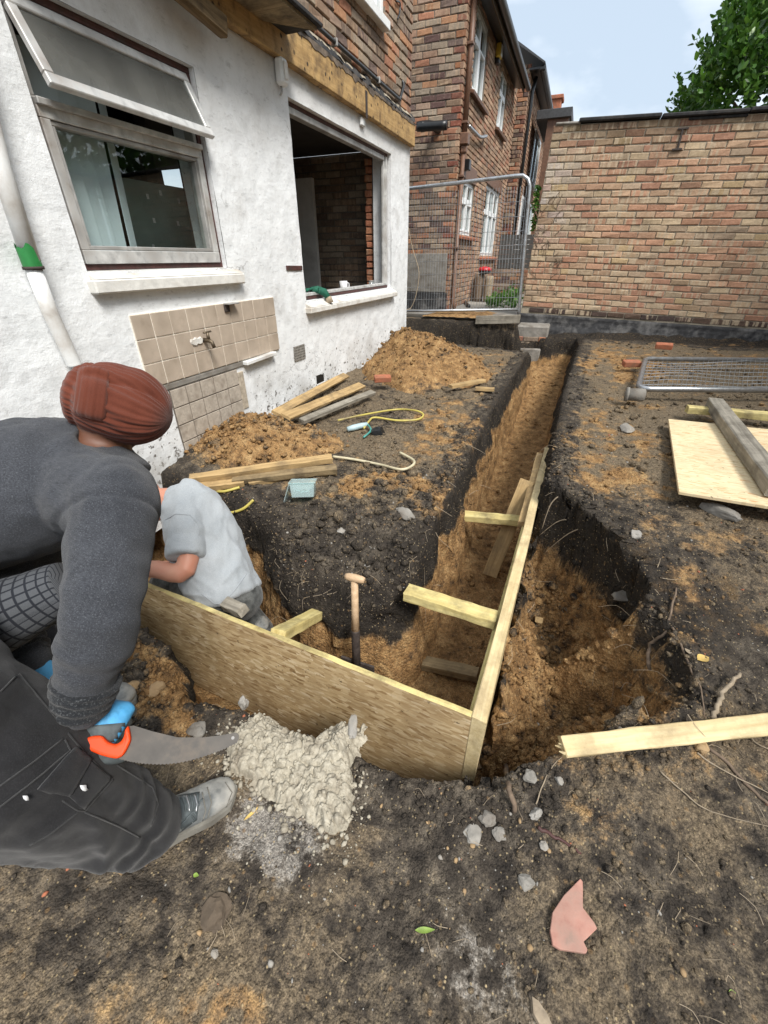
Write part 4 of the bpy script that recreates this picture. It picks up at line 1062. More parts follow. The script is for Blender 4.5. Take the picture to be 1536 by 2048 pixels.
yy_ = -.010-.022*sstep(-.23, -.33, z)-.020*fbm2(x, z, 5, 4, 3)*sstep(-.10, -.3, z)-.006*fbm2(x, z, 22, 3, 4)+.012*sstep(-.12, -.075, z)+.006*(np.abs(np.mod(z+.002, CH)-CH/2) > CH*.42)*(z > -.30)
i = np.arange(x.size).reshape(X.shape); F = np.stack([i[:-1, :-1], i[:-1, 1:], i[1:, 1:], i[1:, :-1]], -1).reshape(-1, 4)
link('tarred_foot', mesh_np('tarred_foot', [tuple(TILT @ Vector(p)) for p in zip(x, yy_, z)], F, MT['bitumen'], True), bw)
# coping: felt covered slabs
xs = .30
lens_ = [.95, .9, 1.1, .9, .95]
for i, L in enumerate(lens_):
    mb = MB(); dz = rnd.uniform(0, .012)
    mb.box((xs+.004, -.055, 28*CH+.004+dz), (xs+L-.004, .27, 28*CH+.045+dz), TILT, .01); mb.build('coping_slab', MT['roof_felt'], bw); xs += L
mb = MB(); mb.box((.02, -.02, 28*CH+.001), (.33, .25, 28*CH+.03), TILT, .01); mb.build('mortar_cap', MT['concrete'], bw)
mb = MB(); mb.box((1.55, -.02, 28*CH-.028), (2.15, .0, 28*CH+.004), TILT, .008); mb.build('loose_felt', MT['roof_felt'], bw)
# I-shaped iron tie end
tq = aty(1361, 277, BY-.03)
mb = MB()
for lo, hi in (((-.012, -.02, -.09), (.012, 0, .09)), ((-.055, -.022, .085), (.06, .0, .105)), ((-.06, -.022, -.11), (.05, .0, -.09))):
    mb.box((lo[0]+tq[0], lo[1]+BY-.004, lo[2]+tq[2]), (hi[0]+tq[0], hi[1]+BY-.004, hi[2]+tq[2]), ch=.003)
mb.build('iron_tie', MT['dark_iron'], bw)
# footing under the end of the wall: two courses of brick on concrete
fa = aty(1033, 672, 7.28); fb = aty(1092, 672, 7.28); fbm_ = aty(1060, 694, 7.28)
M4 = wall_frame((fa[0], 7.28, fbm_[2]), (1, 0, 0))
brick_wall(bw, M4, fb[0]-fa[0], 2, [(.36, .11, .07), (.30, .10, .07), (.40, .15, .09)], 'brick_red', 55, nparts=12, D=.1, name='footing_brick')
mb = MB(); mb.box((fa[0]-.02, 7.29, fbm_[2]-.5), (fb[0]+.02, 7.7, fbm_[2]+.30), ch=.02); mb.box((fa[0]-.12, 7.20, fbm_[2]-.29), (fb[0]-.04, 7.289, fbm_[2]-.012), ch=.015); mb.box((fa[0]-.16, 7.12, fbm_[2]-.62), (fb[0]-.10, 7.288, fbm_[2]-.295), ch=.03); mb.build('footing', MT['concrete'], bw)

# wall down the right-hand side of the plot, seen mirrored in the window glass
sw_ = thing('side_wall', (4.5, 2, .4), 'brick garden wall along the right side of the plot, mirrored in the window glass', 'wall')
M4 = Matrix.Translation((4.5, 7.6, .3)) @ Matrix.Rotation(-math.pi/2, 4, 'Z')
brick_wall(sw_, M4, 11.5, 33, PAL_WALL, 'brick_buff', 57, nparts=0, proud=.005)
mb = MB(); mb.box((4.508, -3.9, .0), (4.72, 7.6, .3+33*CH)); mb.build('mortar', MT['mortar_pale'], sw_)
mb = MB(); mb.box((4.45, -3.95, .302+33*CH), (4.78, 7.65, .36+33*CH), ch=.01); mb.build('coping', MT['roof_felt'], sw_)
# ------------------------------------------------------------------ neighbouring house
NX = -2.0; NY = 8.1; NF = 13.3
nb = thing('neighbour_house', (NX, NY, YZ), 'red brick neighbouring house with white framed windows and brown downpipe', 'house')
M4 = wall_frame((NX-1.5, NY, YZ), (1, 0, 0))
brick_wall(nb, M4, 1.5, 54, PAL_RED, 'brick_red', 61, nparts=290)
nwin = [(8.66, 9.66, 3.64, 4.57), (11.05, 11.95, 3.66, 4.52), (8.60, 9.54, 1.80, 2.57), (10.64, 12.45, 1.48, 2.73)]
M4 = wall_frame((NX, NY, YZ), (0, 1, 0))
brick_wall(nb, M4, NF-NY, 52, [(.36, .24, .16), (.42, .28, .19), (.30, .18, .12), (.46, .30, .20), (.34, .17, .11), (.27, .19, .14)], 'brick_red', 62, holes=[(a-NY, b-NY, c-YZ, d-YZ) for a, b, c, d in nwin], nparts=0)
mb = MB(); mb.box((NX-1.5, NY+.008, YZ-.1), (NX-.20, NY+.2, 4.85))
ys = sorted({NY+.008, NF}|{w[0] for w in nwin}|{w[1] for w in nwin})
for a, b in zip(ys[:-1], ys[1:]):
    hs = sorted([(w[2], w[3]) for w in nwin if w[0] < (a+b)/2 < w[1]]); z = YZ-.1
    for h0, h1 in hs: mb.box((NX-.2, a, z), (NX-.011, b, h0)); z = h1
    mb.box((NX-.2, a, z), (NX-.011, b, 4.85))
mb.build('mortar', MT['mortar_dark'], nb)
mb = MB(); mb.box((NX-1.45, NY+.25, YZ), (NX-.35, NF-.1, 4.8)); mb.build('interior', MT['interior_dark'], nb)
for wi, (a, b, c, d) in enumerate(nwin):
    w = ring('window', NX-.10, NX-.035, a, b, c, d, .055, 'upvc', nb)
    mid = [(a+b)/2] if wi != 3 else [a+(b-a)*.36, a+(b-a)*.68]
    zt = c+(d-c)*.66
    mb = MB()
    for m_ in mid: mb.box((NX-.095, m_-.035, c+.055), (NX-.03, m_+.035, d-.055), ch=.004)
    mb.build('mullion', MT['upvc'], w)
    edges = [a+.055]+[q for m_ in mid for q in (m_-.035, m_+.035)]+[b-.055]
    for k in range(0, len(edges), 2):
        e0, e1 = edges[k], edges[k+1]
        if wi != 0 or k == 0: sub(None, 'transom', (NX-.09, e0, zt-.03), (NX-.03, e1, zt+.03), 'upvc', .004, w)
        ring('sash', NX-.085, NX-.025, e0, e1, c+.056, zt-.031, .03, 'upvc', w)
        sub(None, 'pane', (NX-.07, e0, c+.055), (NX-.064, e1, d-.055), 'glass', 0, w)
    for k in range(int((b-a+.3)/.075)):
        V, F = cbox(.06, .034, .022, .006); link('sill_brick', mesh_np('sb', V, F, MT['red_brick' if wi > 1 else 'brown_pipe']), w, mw=Matrix.Translation((NX+.015, a-.12+.075*(k+.5), c-.035)) @ Matrix.Rotation(.25, 4, 'Y'))
    if wi > 1:
        for k in range(int((b-a+.2)/.077)):
            V, F = cbox(.012, .034, .105, .004); link('lintel_brick', mesh_np('lbk', V, F, MT['brown_pipe']), w, mw=Matrix.Translation((NX+.002, a-.10+.077*(k+.5), d+.11)))
    sub(None, 'curtain', (NX-.19, a, c), (NX-.18, a+(b-a)*.18, d), 'white_board', 0, w)
# eaves, gutter, roof
EY0, EY1 = NY-.05, 12.75
sub(nb, 'soffit', (NX-.01, EY0, 4.60), (NX+.22, EY1, 4.63), 'black_plastic', .003)
sub(nb, 'fascia', (NX+.205, EY0, 4.50), (NX+.225, EY1, 4.599), 'wood_brown', .003)
V = []; F = []
for y in np.linspace(EY0, EY1+.05, 3):
    for k in range(9):
        an = math.pi*k/8; V.append((NX+.29-.06*math.cos(an), y, 4.60-.06*math.sin(an)))
    for k in range(9):
        an = math.pi*k/8; V.append((NX+.29-.05*math.cos(an), y, 4.60-.05*math.sin(an)))
for i in range(2):
    for k in range(8): F += [(i*18+k, i*18+k+1, (i+1)*18+k+1, (i+1)*18+k), (i*18+9+k+1, i*18+9+k, (i+1)*18+9+k, (i+1)*18+9+k+1)]
link('gutter', mesh_np('gutter', np.array(V), F, MT['black_plastic'], True), nb)
mb = MB(); mb.add([(NX+.27, EY0, 4.66), (NX+.27, EY1, 4.66), (NX-3, EY1, 6.6), (NX-3, EY0, 6.6), (NX+.25, EY0, 4.62), (NX+.25, EY1, 4.62), (NX-3, EY1, 6.5), (NX-3, EY0, 6.5)], [(0, 1, 2, 3), (7, 6, 5, 4), (0, 4, 5, 1), (1, 5, 6, 2), (2, 6, 7, 3), (3, 7, 4, 0)])
mb.build('roof', MT['slate'], nb)
# brown downpipe on the corner with its hopper
x = NX+.05; y = NY+.12
dpn = MB().tube([(x, y, 4.6), (x, y, 3.05)], .037, 12).build('downpipe', MT['brown_pipe'], nb, True)
MB().tube([(x, y, 2.85), (x, y, YZ+.12), (x+.05, y-.02, YZ+.02)], .034, 12).build('lower_pipe', MT['brown_pipe'], dpn, True)
mb = MB(); mb.box((x-.06, y-.08, 2.92), (x+.07, y+.08, 3.06), ch=.012); mb.box((x-.045, y-.05, 2.82), (x+.05, y+.05, 2.925), ch=.02); mb.build('hopper', MT['brown_pipe'], dpn)
for z in (4.0, 3.18, 2.55, 1.6):
    mb = MB(); mb.box((NX, y-.055, z-.015), (x+.042, y+.055, z+.015), ch=.004); mb.build('clip', MT['brown_pipe'], dpn)
# black waste pipe through the side wall, grey waste hose on the front
q = aty(842, 253, NY-.28)
wp = MB().tube(smooth_path([(HX+.15, q[1]-.02, q[2]-.02), (q[0]-.05, q[1], q[2]), (q[0]+.09, q[1]+.02, q[2]+.01), (q[0]+.17, q[1]+.12, q[2]+.01), (q[0]+.18, NY, q[2]+.01)], 5), .058, 12).build('waste_pipe', MT['black_plastic'], nb, True)
MB().tube([(q[0]+.0, q[1]+.002, q[2]), (q[0]+.05, q[1]+.01, q[2])], .066, 12).build('pipe_joint', MT['black_plastic'], wp, True)
MB().tube(smooth_path([(NX, 9.9, 3.32), (NX+.06, 9.85, 3.31), (NX+.07, 9.3, 3.2), (NX+.08, 8.75, 3.17), (NX+.08, 8.35, 3.16)], 6), .025, 8).build('waste_hose', MT['steel_galv'], nb, True)
mb = MB(); mb.box((NX, 8.48, 2.66), (NX+.10, 8.62, 2.80), ch=.01); mb.build('outlet_cover', MT['black_plastic'], nb)
q0 = atx(992, 76, NX+.05)
al = thing('alarm_box', (NX+.03, 10.35, 4.43), 'yellow and white alarm box high under the neighbouring eaves', 'alarm box')
mb = MB(); mb.box((NX+.005, 10.26, 4.42), (NX+.09, 10.44, 4.60), ch=.015); mb.build('casing', simple('alarm_yellow', (.62, .42, .05), .4, nsc=10, var=.05), al)
mb = MB(); mb.box((NX+.0905, 10.29, 4.44), (NX+.10, 10.41, 4.58), ch=.004); mb.build('front_panel', MT['upvc'], al)
mb = MB(); mb.box((NX+.005, 10.28, 4.345), (NX+.075, 10.42, 4.418), ch=.015); mb.build('strobe', MT['black_plastic'], al)
# smooth dado render at the foot of the side wall
mb = MB(); mb.box((NX-1.5, NY-.03, YZ+.28), (NX-.06, NY-.008, YZ+.86), ch=.006); mb.build('rendered_dado', MT['concrete'], nb)
mb = MB(); mb.box((NX-1.5, NY-.05, YZ-.1), (NX-.03, NY-.008, YZ+.272), ch=.006); mb.build('tarred_plinth', MT['bitumen'], nb)
# second house further along, stepping forward
n2 = thing('further_house', (-1.78, NF, YZ), 'second brick house further off beyond the mesh fence, black downpipe on its corner', 'house')
M4 = wall_frame((-2.2, NF, YZ), (1, 0, 0)); brick_wall(n2, M4, .44, 58, PAL_RED, 'brick_red', 71, nparts=60)
M4 = wall_frame((-1.76, NF, YZ), (0, 1, 0)); hw = [(15.6, 17.4, 3.35, 4.45), (14.6, 15.2, 1.7, 2.9), (16.2, 18.2, 1.7, 2.9)]
brick_wall(n2, M4, 7.5, 56, [(.36, .22, .15), (.40, .26, .18), (.30, .17, .12), (.42, .27, .18)], 'brick_red', 72, holes=[(a-NF, b-NF, c-YZ, d-YZ) for a, b, c, d in hw], nparts=0)
mb = MB(); mb.box((-2.2, NF+.008, YZ), (-1.79, NF+.1, 5.1)); mb.box((-2.1, NF+.008, YZ), (-1.83, NF+7.5, 5.1)); mb.build('mortar', MT['mortar_dark'], n2)
for a, b, c, d in hw:
    w = ring('window', -1.80, -1.73, a, b, c, d, .07, 'upvc', n2)
    sub(None, 'pane', (-1.775, a+.06, c+.06), (-1.77, b-.06, d-.06), 'glass', 0, w)
    sub(None, 'mullion', (-1.79, (a+b)/2-.04, c+.07), (-1.735, (a+b)/2+.04, d-.07), 'upvc', .004, w)
    sub(None, 'sill', (-1.79, a-.1, c-.1), (-1.66, b+.1, c-.004), 'white_paint', .006, w)
sub(n2, 'soffit', (-1.79, NF-.1, 4.98), (-1.52, NF+7.5, 5.02), 'black_plastic', .003)
sub(n2, 'gutter', (-1.56, NF-.15, 4.93), (-1.44, NF+7.5, 5.03), 'black_plastic', .03)
mb = MB(); mb.add([(-1.46, NF-.2, 5.06), (-1.46, NF+7.6, 5.06), (-4, NF+7.6, 6.6), (-4, NF-.2, 6.6), (-1.48, NF-.2, 5.04), (-1.48, NF+7.6, 5.04), (-4, NF+7.6, 6.5), (-4, NF-.2, 6.5)], [(0, 1, 2, 3), (7, 6, 5, 4), (0, 4, 5, 1), (1, 5, 6, 2), (2, 6, 7, 3), (3, 7, 4, 0)]); mb.build('roof', MT['slate'], n2)
MB().tube([(-1.66, NF+.25, 4.95), (-1.70, NF+.2, 4.7), (-1.70, NF+.15, YZ)], .04, 10).build('downpipe', MT['black_plastic'], n2, True)
# chimney and flat roof end seen over the wall
q = aty(1101, 240, 22); ch = thing('chimney', (q[0], 22, 0), 'small brick chimney far off just over the left end of the boundary wall', 'chimney')
mb = MB(); mb.box((q[0]-.3, 21.7, 1), (q[0]+.3, 22.3, q[2]+.55), ch=.02); mb.box((q[0]-.36, 21.64, q[2]+.5), (q[0]+.36, 22.36, q[2]+.62), ch=.02); mb.build('stack', MT['red_brick'], ch)
q = aty(1112, 244, 15); fr_ = thing('outbuilding', (q[0], 15, YZ), 'dark flat roofed outbuilding showing over the left end of the boundary wall', 'outbuilding')
mb = MB(); mb.box((q[0]-.17, 14.6, YZ), (q[0]+.33, 17, q[2]-.02)); mb.build('wall', MT['brown_pipe'], fr_)
mb = MB(); mb.box((q[0]-.45, 14.5, q[2]-.019), (q[0]+.38, 17.1, q[2]+.16), ch=.01); mb.build('roof', MT['slate'], fr_)

# ------------------------------------------------------------------ neighbour's yard
def yard():
    mb = MB(); mb.box((-3.6, 7.36, YZ-.16), (-.70, 30, YZ)); tag(mb.build('yard_paving', MT['yard_concrete']), kind='structure')
yard()
# ------------------------------------------------------------------ timber
def board(name, A, B, w, t, mat, label=None, cat=None, group=None, up=(0, 0, 1), parent=None, ch=.003, sub_=1, warp=.0, roll=0):
    m, L = frame(A, B, up)
    if roll: m = m @ Matrix.Rotation(roll, 4, 'X')
    n = 10 if L > .25 else 3
    V = []; F = []
    sec = [(-w/2+ch, -t/2), (w/2-ch, -t/2), (w/2, -t/2+ch), (w/2, t/2-ch), (w/2-ch, t/2), (-w/2+ch, t/2), (-w/2, t/2-ch), (-w/2, -t/2+ch)]
    r = random.Random(hash((round(A[0], 3), round(A[1], 3))) & 0xffff)
    ph = r.random()*6
    for i in range(n+1):
        x = -L/2+L*i/n
        bow = warp*math.sin(i/n*math.pi+ph)
        for a, b in sec:
            e = r.uniform(-.002, .002)
            V.append((x+(r.uniform(-.004, .004) if i in (0, n) else 0), a+e, b+e*.6+bow))
    for i in range(n):
        for k in range(8): F.append((i*8+k, i*8+(k+1) % 8, (i+1)*8+(k+1) % 8, (i+1)*8+k))
    F.append(tuple(range(8))[::-1]); F.append(tuple(n*8+k for k in range(8)))
    o = link(name, mesh_np(name, np.array(V), F, MT[mat]), parent, mw=m)
    if label: tag(o, label, cat, group)
    return o
# ---- OSB shuttering
FC = atz(943, 1427, .18); FL = atz(275, 1160, .18); RE = atz(1090, 897, .18)
dF = (FL-FC)/np.linalg.norm(FL-FC); dR = (RE-FC)/np.linalg.norm(RE-FC)
fb = thing('shuttering_board', (*FC[:2], -.3), 'long OSB shuttering board standing on edge across the front trench', 'board', 'shuttering boards')
a = FC-dF*.012; b = FL+dF*.55
def osb_panel(a, b, z0, z1, t, parent, mat='osb_face', wob=.004):
    m, L = frame((a[0], a[1], (z0+z1)/2), (b[0], b[1], (z0+z1)/2)); h = z1-z0; n = 60; V = []; F = []
    for i in range(n+1):
        x = -L/2+L*i/n
        e = float(fbm2(np.array([x*9]), np.array([1.]), 1.5, 3, 5)[0])*wob; e2 = float(fbm2(np.array([x*9]), np.array([5.]), 4, 3, 6)[0])*.002
        V += [(x, -t/2, -h/2), (x, -t/2+e2, h/2+e-.002), (x, -t/2+.002+e2, h/2+e), (x, t/2-.002, h/2+e+e2), (x, t/2, h/2+e-.002), (x, t/2, -h/2)]
    for i in range(n):
        for k in range(5): F.append((i*6+k, i*6+k+1, (i+1)*6+k+1, (i+1)*6+k))
        F.append((i*6+5, i*6, (i+1)*6, (i+1)*6+5))
    F.append((0, 1, 2, 3, 4, 5)); F.append(tuple(n*6+k for k in (5, 4, 3, 2, 1, 0)))
    me = mesh_np('osb_panel', np.array(V), F, MT[mat]); me.materials.append(MT['wood_yellow'])
    for p in me.polygons:
        if abs(p.normal.z) > .6: p.material_index = 1
    return link('osb_panel', me, parent, mw=m)
osb_panel(a, b, -.46, .178, .022, fb)
rb = thing('shuttering_board', (*FC[:2], -.3), 'OSB shuttering board edged with a pale batten running down the long trench', 'board', 'shuttering boards')
nR = np.array([dR[1], -dR[0], 0])
osb_panel(FC+dR*.03-nR*.004, RE-nR*.004, -.42, .10, .02, rb)
board('batten', FC+nR*.027-dR*.012, RE+nR*.020+dR*.02, .046, .36, 'wood_new', parent=rb).location
rb_children = None
bt = [o for o in COL.objects if o.parent == rb and o.name.startswith('batten')][0]
bt.matrix_basis = bt.matrix_basis @ Matrix.Translation((0, 0, -.178))
# splintered far end
mb = MB()
for k in range(7):
    p = RE+nR*(.008+.006*k)+dR*.015; mb.tube([tuple(p+np.array([0, 0, -.01])), tuple(p+dR*rnd.uniform(.03, .09)+np.array([rnd.uniform(-.01, .01), 0, rnd.uniform(-.005, .03)]))], [.005, .001], 4)
mb.build('splinter', MT['wood_new'], rb)
def xs_(a, b, X, c, d):
    p = atx(a, b, X); return p, aty(c, d, p[1]-.01)
zf = lambda p, z: np.array([p[0], p[1], z])
board('trench_strut', *xs_(812, 1184, -.45, 992, 1240), .075, .045, 'wood_yellow', 'yellow timber strut wedged between the earth block and the batten-edged shuttering', 'strut', 'struts across the trench')
board('trench_strut', *xs_(812, 1318, -.48, 957, 1350), .07, .045, 'wood_dirty', 'dirty timber strut low down in the trench corner near the spade', 'strut', 'struts across the trench')
board('trench_strut', *xs_(908, 1030, -.47, 1052, 1043), .075, .045, 'wood_yellow', 'pale strut crossed by the leaning stake, farther along the trench', 'strut', 'struts across the trench')
board('trench_strut', *xs_(935, 1126, -.40, 1027, 1138), .06, .04, 'wood_dirty', 'muddy strut on the trench bottom beside the foot of the leaning stake', 'strut', 'struts across the trench')
q1 = aty(655, 1217, 1.40); q0 = aty(556, 1270, .955)
board('trench_strut', q0, q1, .065, .045, 'wood_yellow', 'nailed strut from the front OSB board to the dark earth face', 'strut', 'struts across the trench')
board('timber_stake', atz(979, 1152, -.38), atz(1054, 962, .17), .095, .045, 'wood_old', 'brown stake leaning in the long trench against the batten-edged board', 'stake', up=(0, -1, .3))
board('timber_stake', atz(1043, 1050, .11), atz(1079, 910, .16), .045, .04, 'wood_old', 'thin brown stake lying along the inner side of the batten-edged board', 'stake')
board('timber_offcut', atx(1027, 1210, .075), atx(1078, 1240, .17), .04, .03, 'wood_old', 'short brown offcut on the sand just right of the shuttering', 'offcut')
board('timber_offcut', atx(1032, 1205, .085), atx(1080, 1136, .20), .035, .008, 'wood_new', 'thin pale splinter of wood standing above the short brown offcut', 'splinter', up=(1, -1, .2))
board('timber_offcut', aty(452, 1208, 1.02)+np.array([0, 0, .0]), aty(486, 1222, .99), .05, .045, 'wood_grey', 'small block of wood on top of the front board beside the crouching man', 'offcut', up=(.3, -.3, 1))
# ---- boards stacked against the house
def gb(px0, py0, px1, py1, z0, z1, **k): return atz(px0, py0, z0), atz(px1, py1, z1)
A, B = gb(552, 828, 692, 750, .40, .36); board('plank', A, B, .085, .022, 'wood_old', 'upper of three weathered planks against the foot of the white wall', 'plank', 'planks lying against the house wall', up=(.4, -.2, 1), warp=.006)
A, B = gb(571, 835, 724, 769, .39, .37); board('plank', A, B, .09, .022, 'wood_old', 'middle of three weathered planks against the foot of the white wall', 'plank', 'planks lying against the house wall', up=(.3, -.2, 1), warp=.006)
A, B = gb(603, 842, 746, 785, .36, .355); board('plank', A, B, .06, .03, 'wood_grey', 'greyish lower plank nearest the trench among the three by the wall', 'plank', 'planks lying against the house wall', up=(.2, -.1, 1), warp=.005)
A, B = gb(381, 958, 664, 917, .33, .36); board('plank', A, B, .05, .042, 'wood_old', 'longest timber on top of the pile behind the crouching man', 'timber', 'timbers piled beside the sand heap', up=(0, -.3, 1))
A, B = gb(466, 960, 673, 938, .30, .315); board('plank', A, B, .055, .04, 'wood_dirty', 'dark muddied timber under the longest one beside the near sand heap', 'timber', 'timbers piled beside the sand heap', up=(0, -.3, 1))
A, B = gb(498, 966, 577, 953, .275, .28); board('plank', A, B, .05, .04, 'wood_old', 'short timber end poking out under the pile in the middle', 'timber', 'timbers piled beside the sand heap', up=(0, -.3, 1))
A, B = gb(395, 976, 487, 964, .285, .285); board('plank', A, B, .05, .04, 'wood_old', 'short timber at the pile end nearest the crouching man', 'timber', 'timbers piled beside the sand heap', up=(0, -.3, 1))
A, B = gb(601, 955, 672, 944, .27, .28); board('plank', A, B, .05, .03, 'wood_old', 'stub of yellow timber under the right end of the pile', 'timber', 'timbers piled beside the sand heap', up=(0, -.3, 1))
A, B = gb(901, 773, 967, 761, .36, .37); board('timber_offcut', A, B, .07, .03, 'wood_old', 'pale offcut lying on the block edge below the far sand heap', 'offcut', 'two offcuts by the far sand heap')
A, B = gb(951, 777, 988, 779, .34, .34); board('timber_offcut', A, B, .06, .03, 'wood_old', 'smaller offcut tucked under the pale one by the far sand heap', 'offcut', 'two offcuts by the far sand heap')
# ---- right-hand ground: OSB sheet, posts, batten, loose fence panel
SA, SB = atz(1336, 840, .435), atz(1357, 986, .405)
e1 = SA-SB; L1 = np.linalg.norm(e1); e1 /= L1; SCn = atz(1536, 1014, .415); e2 = SCn-SB; e2 -= e1*np.dot(e2, e1); e2 /= np.linalg.norm(e2)
m = Matrix.Identity(4); n3 = np.cross(e2, e1); cc = SB+e1*L1/2+e2*1.0
for i in range(3): m[i][0], m[i][1], m[i][2], m[i][3] = e2[i], e1[i], n3[i], cc[i]
V, F = cbox(1.0, L1/2, .009, .002); o = link('osb_sheet', mesh_np('osb_sheet', V, F, MT['osb_pale']), None, mw=m); tag(o, 'pale OSB sheet lying flat on the right-hand ground', 'sheet')
board('timber_post', atz(1428, 806, .50), atz(1560, 982, .475), .10, .075, 'wood_grey', 'grey green timber post lying across the pale OSB sheet', 'post', up=(0, 0, 1), ch=.006)
board('timber_batten', atz(1374, 818, .46), atz(1600, 838, .46), .075, .05, 'wood_yellow', 'pale batten on the ground behind the OSB sheet, under the post end', 'batten')
A, B = atz(1125, 1494, .125), atz(1600, 1441, .20)
fbt = board('timber_batten', A, B, .062, .042, 'wood_new', 'new white timber batten with a broken end on the near right ground', 'batten', up=(0, -.55, 1))
mb = MB()
for k in range(9):
    p = Vector(A)+Vector((rnd.uniform(-.004, .004), rnd.uniform(-.024, .02), rnd.uniform(-.018, .015))); mb.tube([tuple(p+Vector((.01, 0, 0))), tuple(p-Vector((rnd.uniform(.006, .022), 0, rnd.uniform(-.004, .004))))], [.006, .002], 4)
mb.build('broken_fibres', MT['wood_new'], fbt, mw=Matrix.Identity(4))
def wires(parent, P00, P10, P01, P11, nu, nv, r, nm='wire_mesh', mat='steel_galv', sag=None):
    mb = MB(); P00, P10, P01, P11 = map(np.array, (P00, P10, P01, P11))
    bl = lambda u, v: (P00*(1-u)+P10*u)*(1-v)+(P01*(1-u)+P11*u)*v
    for i in range(1, nu):
        u = i/nu; mb.tube([tuple(bl(u, v)+(sag(u, v) if sag else 0)) for v in np.linspace(0, 1, 7)], r, 3, False)
    for j in range(1, nv):
        v = j/nv; mb.tube([tuple(bl(u, v)+np.array([0, -r*1.8, 0])+(sag(u, v) if sag else 0)) for u in np.linspace(0, 1, 9)], r, 3, False)
    tag(mb.build(nm, MT[mat], parent), kind='stuff')
lp = thing('fence_panel', (1.6, 5.1, .45), 'galvanised mesh fence panel lying flat on the ground before the brick wall', 'fence panel')
z = .50
c0, c1 = atz(1276, 778, z-.01), atz(1291, 718, z+.02); c2, c3 = atz(1700, 781, z), atz(1700, 722, z+.03)
rim = [c2, c0+(c2-c0)*.06, c0+(c2-c0)*.02+(c1-c0)*.02, c0+(c1-c0)*.07, c1-(c1-c0)*.05, c1+(c3-c1)*.015, c3]
MB().tube(rim, .024, 10).build('tube_frame', MT['steel_galv'], lp, True)
wires(lp, c0, c2, c1, c3, 44, 9, .0028, sag=lambda u, v: np.array([0, 0, .02*math.sin(u*9)*math.sin(v*5)]))
# ---- upright mesh fence between the house and the boundary wall
fp = thing('fence_panel', (-1.7, 7.45, YZ), 'upright galvanised mesh fence panel between white house and brick wall', 'fence panel')
FY = 7.30
f0, f1, f2, f3 = aty(700, 625.5, FY), aty(818, 377, FY), aty(1046, 351, FY), aty(1037, 646, FY)
fl_ = aty(700, 391, FY); fr = aty(1060, 372, FY); frb = aty(1038, 619, FY)
pts = [fl_, f1, aty(1030, 352, FY), aty(1046, 351, FY), aty(1056, 358, FY), fr, frb, aty(1036, 644, FY)]
MB().tube(pts, .024, 10).build('tube_frame', MT['steel_galv'], fp, True)
MB().tube([f0, aty(818, 622, FY), aty(1036, 619, FY)], .019, 10).build('bottom_rail', MT['steel_galv'], fp, True)
wires(fp, f0, frb, fl_, fr, 66, 9, .0032, mat='steel_galv')

# ------------------------------------------------------------------ soil heaps
def heap(name, cx, cy, rx, ry, h, ang, label, seed, sand=.9, peak=(0, 0), base=None):
    na, nr = 120, 46; V = []; ss = []
    A_, R_ = np.meshgrid(np.linspace(0, 2*math.pi, na, endpoint=False), np.linspace(0, 1, nr)); a, r = A_.ravel(), R_.ravel()
    rr = r*(1+.16*fbm2(np.cos(a)*1.5+seed, np.sin(a)*1.5, 1.2, 3, seed))
    lx, ly = rr*np.cos(a)*rx, rr*np.sin(a)*ry
    sh_ = (1-r)
    c, s = math.cos(ang), math.sin(ang)
    x = cx+lx*c-ly*s+peak[0]*sh_; y = cy+lx*s+ly*c+peak[1]*sh_
    x = np.maximum(x, HX+.006)
    tz = terrain(x, y)[4]
    prof = np.clip(1-r, 0, 1)**.95
    prof = prof*(1-.35*np.exp(-(r/.14)**2)*.6)
    z = tz+h*prof*(1+.28*fbm2(x, y, 5, 4, seed+1))+.030*fbm2(x, y, 12, 4, seed+2)*sstep(0, .12, 1-r)+.014*np.abs(fbm2(x, y, 34, 3, seed+4))*sstep(0, .1, 1-r)-.035*sstep(.86, 1, r)
    P = np.stack([x, y, z], 1); idx = np.arange(na*nr).reshape(nr, na); nx = np.roll(idx, -1, 1)
    F = np.stack([idx[:-1], nx[:-1], nx[1:], idx[1:]], -1).reshape(-1, 4)[:, ::-1]
    br = .5+.5*fbm2(x, y, 4, 3, seed+3)
    sa = np.clip(sand-.35*sstep(.1, .6, fbm2(x, y, 4, 4, seed+5))-.25*sstep(.75, 1, r), 0, 1)
    me = mesh_np(name, P, np.ascontiguousarray(F), MT['soil'], True, attrs=dict(sand=sa, brown=np.clip(br, 0, 1), pale=np.zeros(len(x))))
    o = link(name, me); tag(o, label, 'soil heap', 'heaps of dug sandy soil'); return P
h1 = atz(545, 905, .30); h2 = atz(838, 745, .33)
HP = [heap('sand_heap', h1[0]-.12, h1[1]+.05,   .62, .36, .26, .45, 'brown sandy heap behind the timber pile at the tiled wall', 101, .74, (-.10, .06)),
      heap('sand_heap', h2[0]+.0, h2[1]+.35, .80, .95, .46, .2, 'bright orange sand heap at the far corner of the white house', 111, .98, (-.22, .0))]
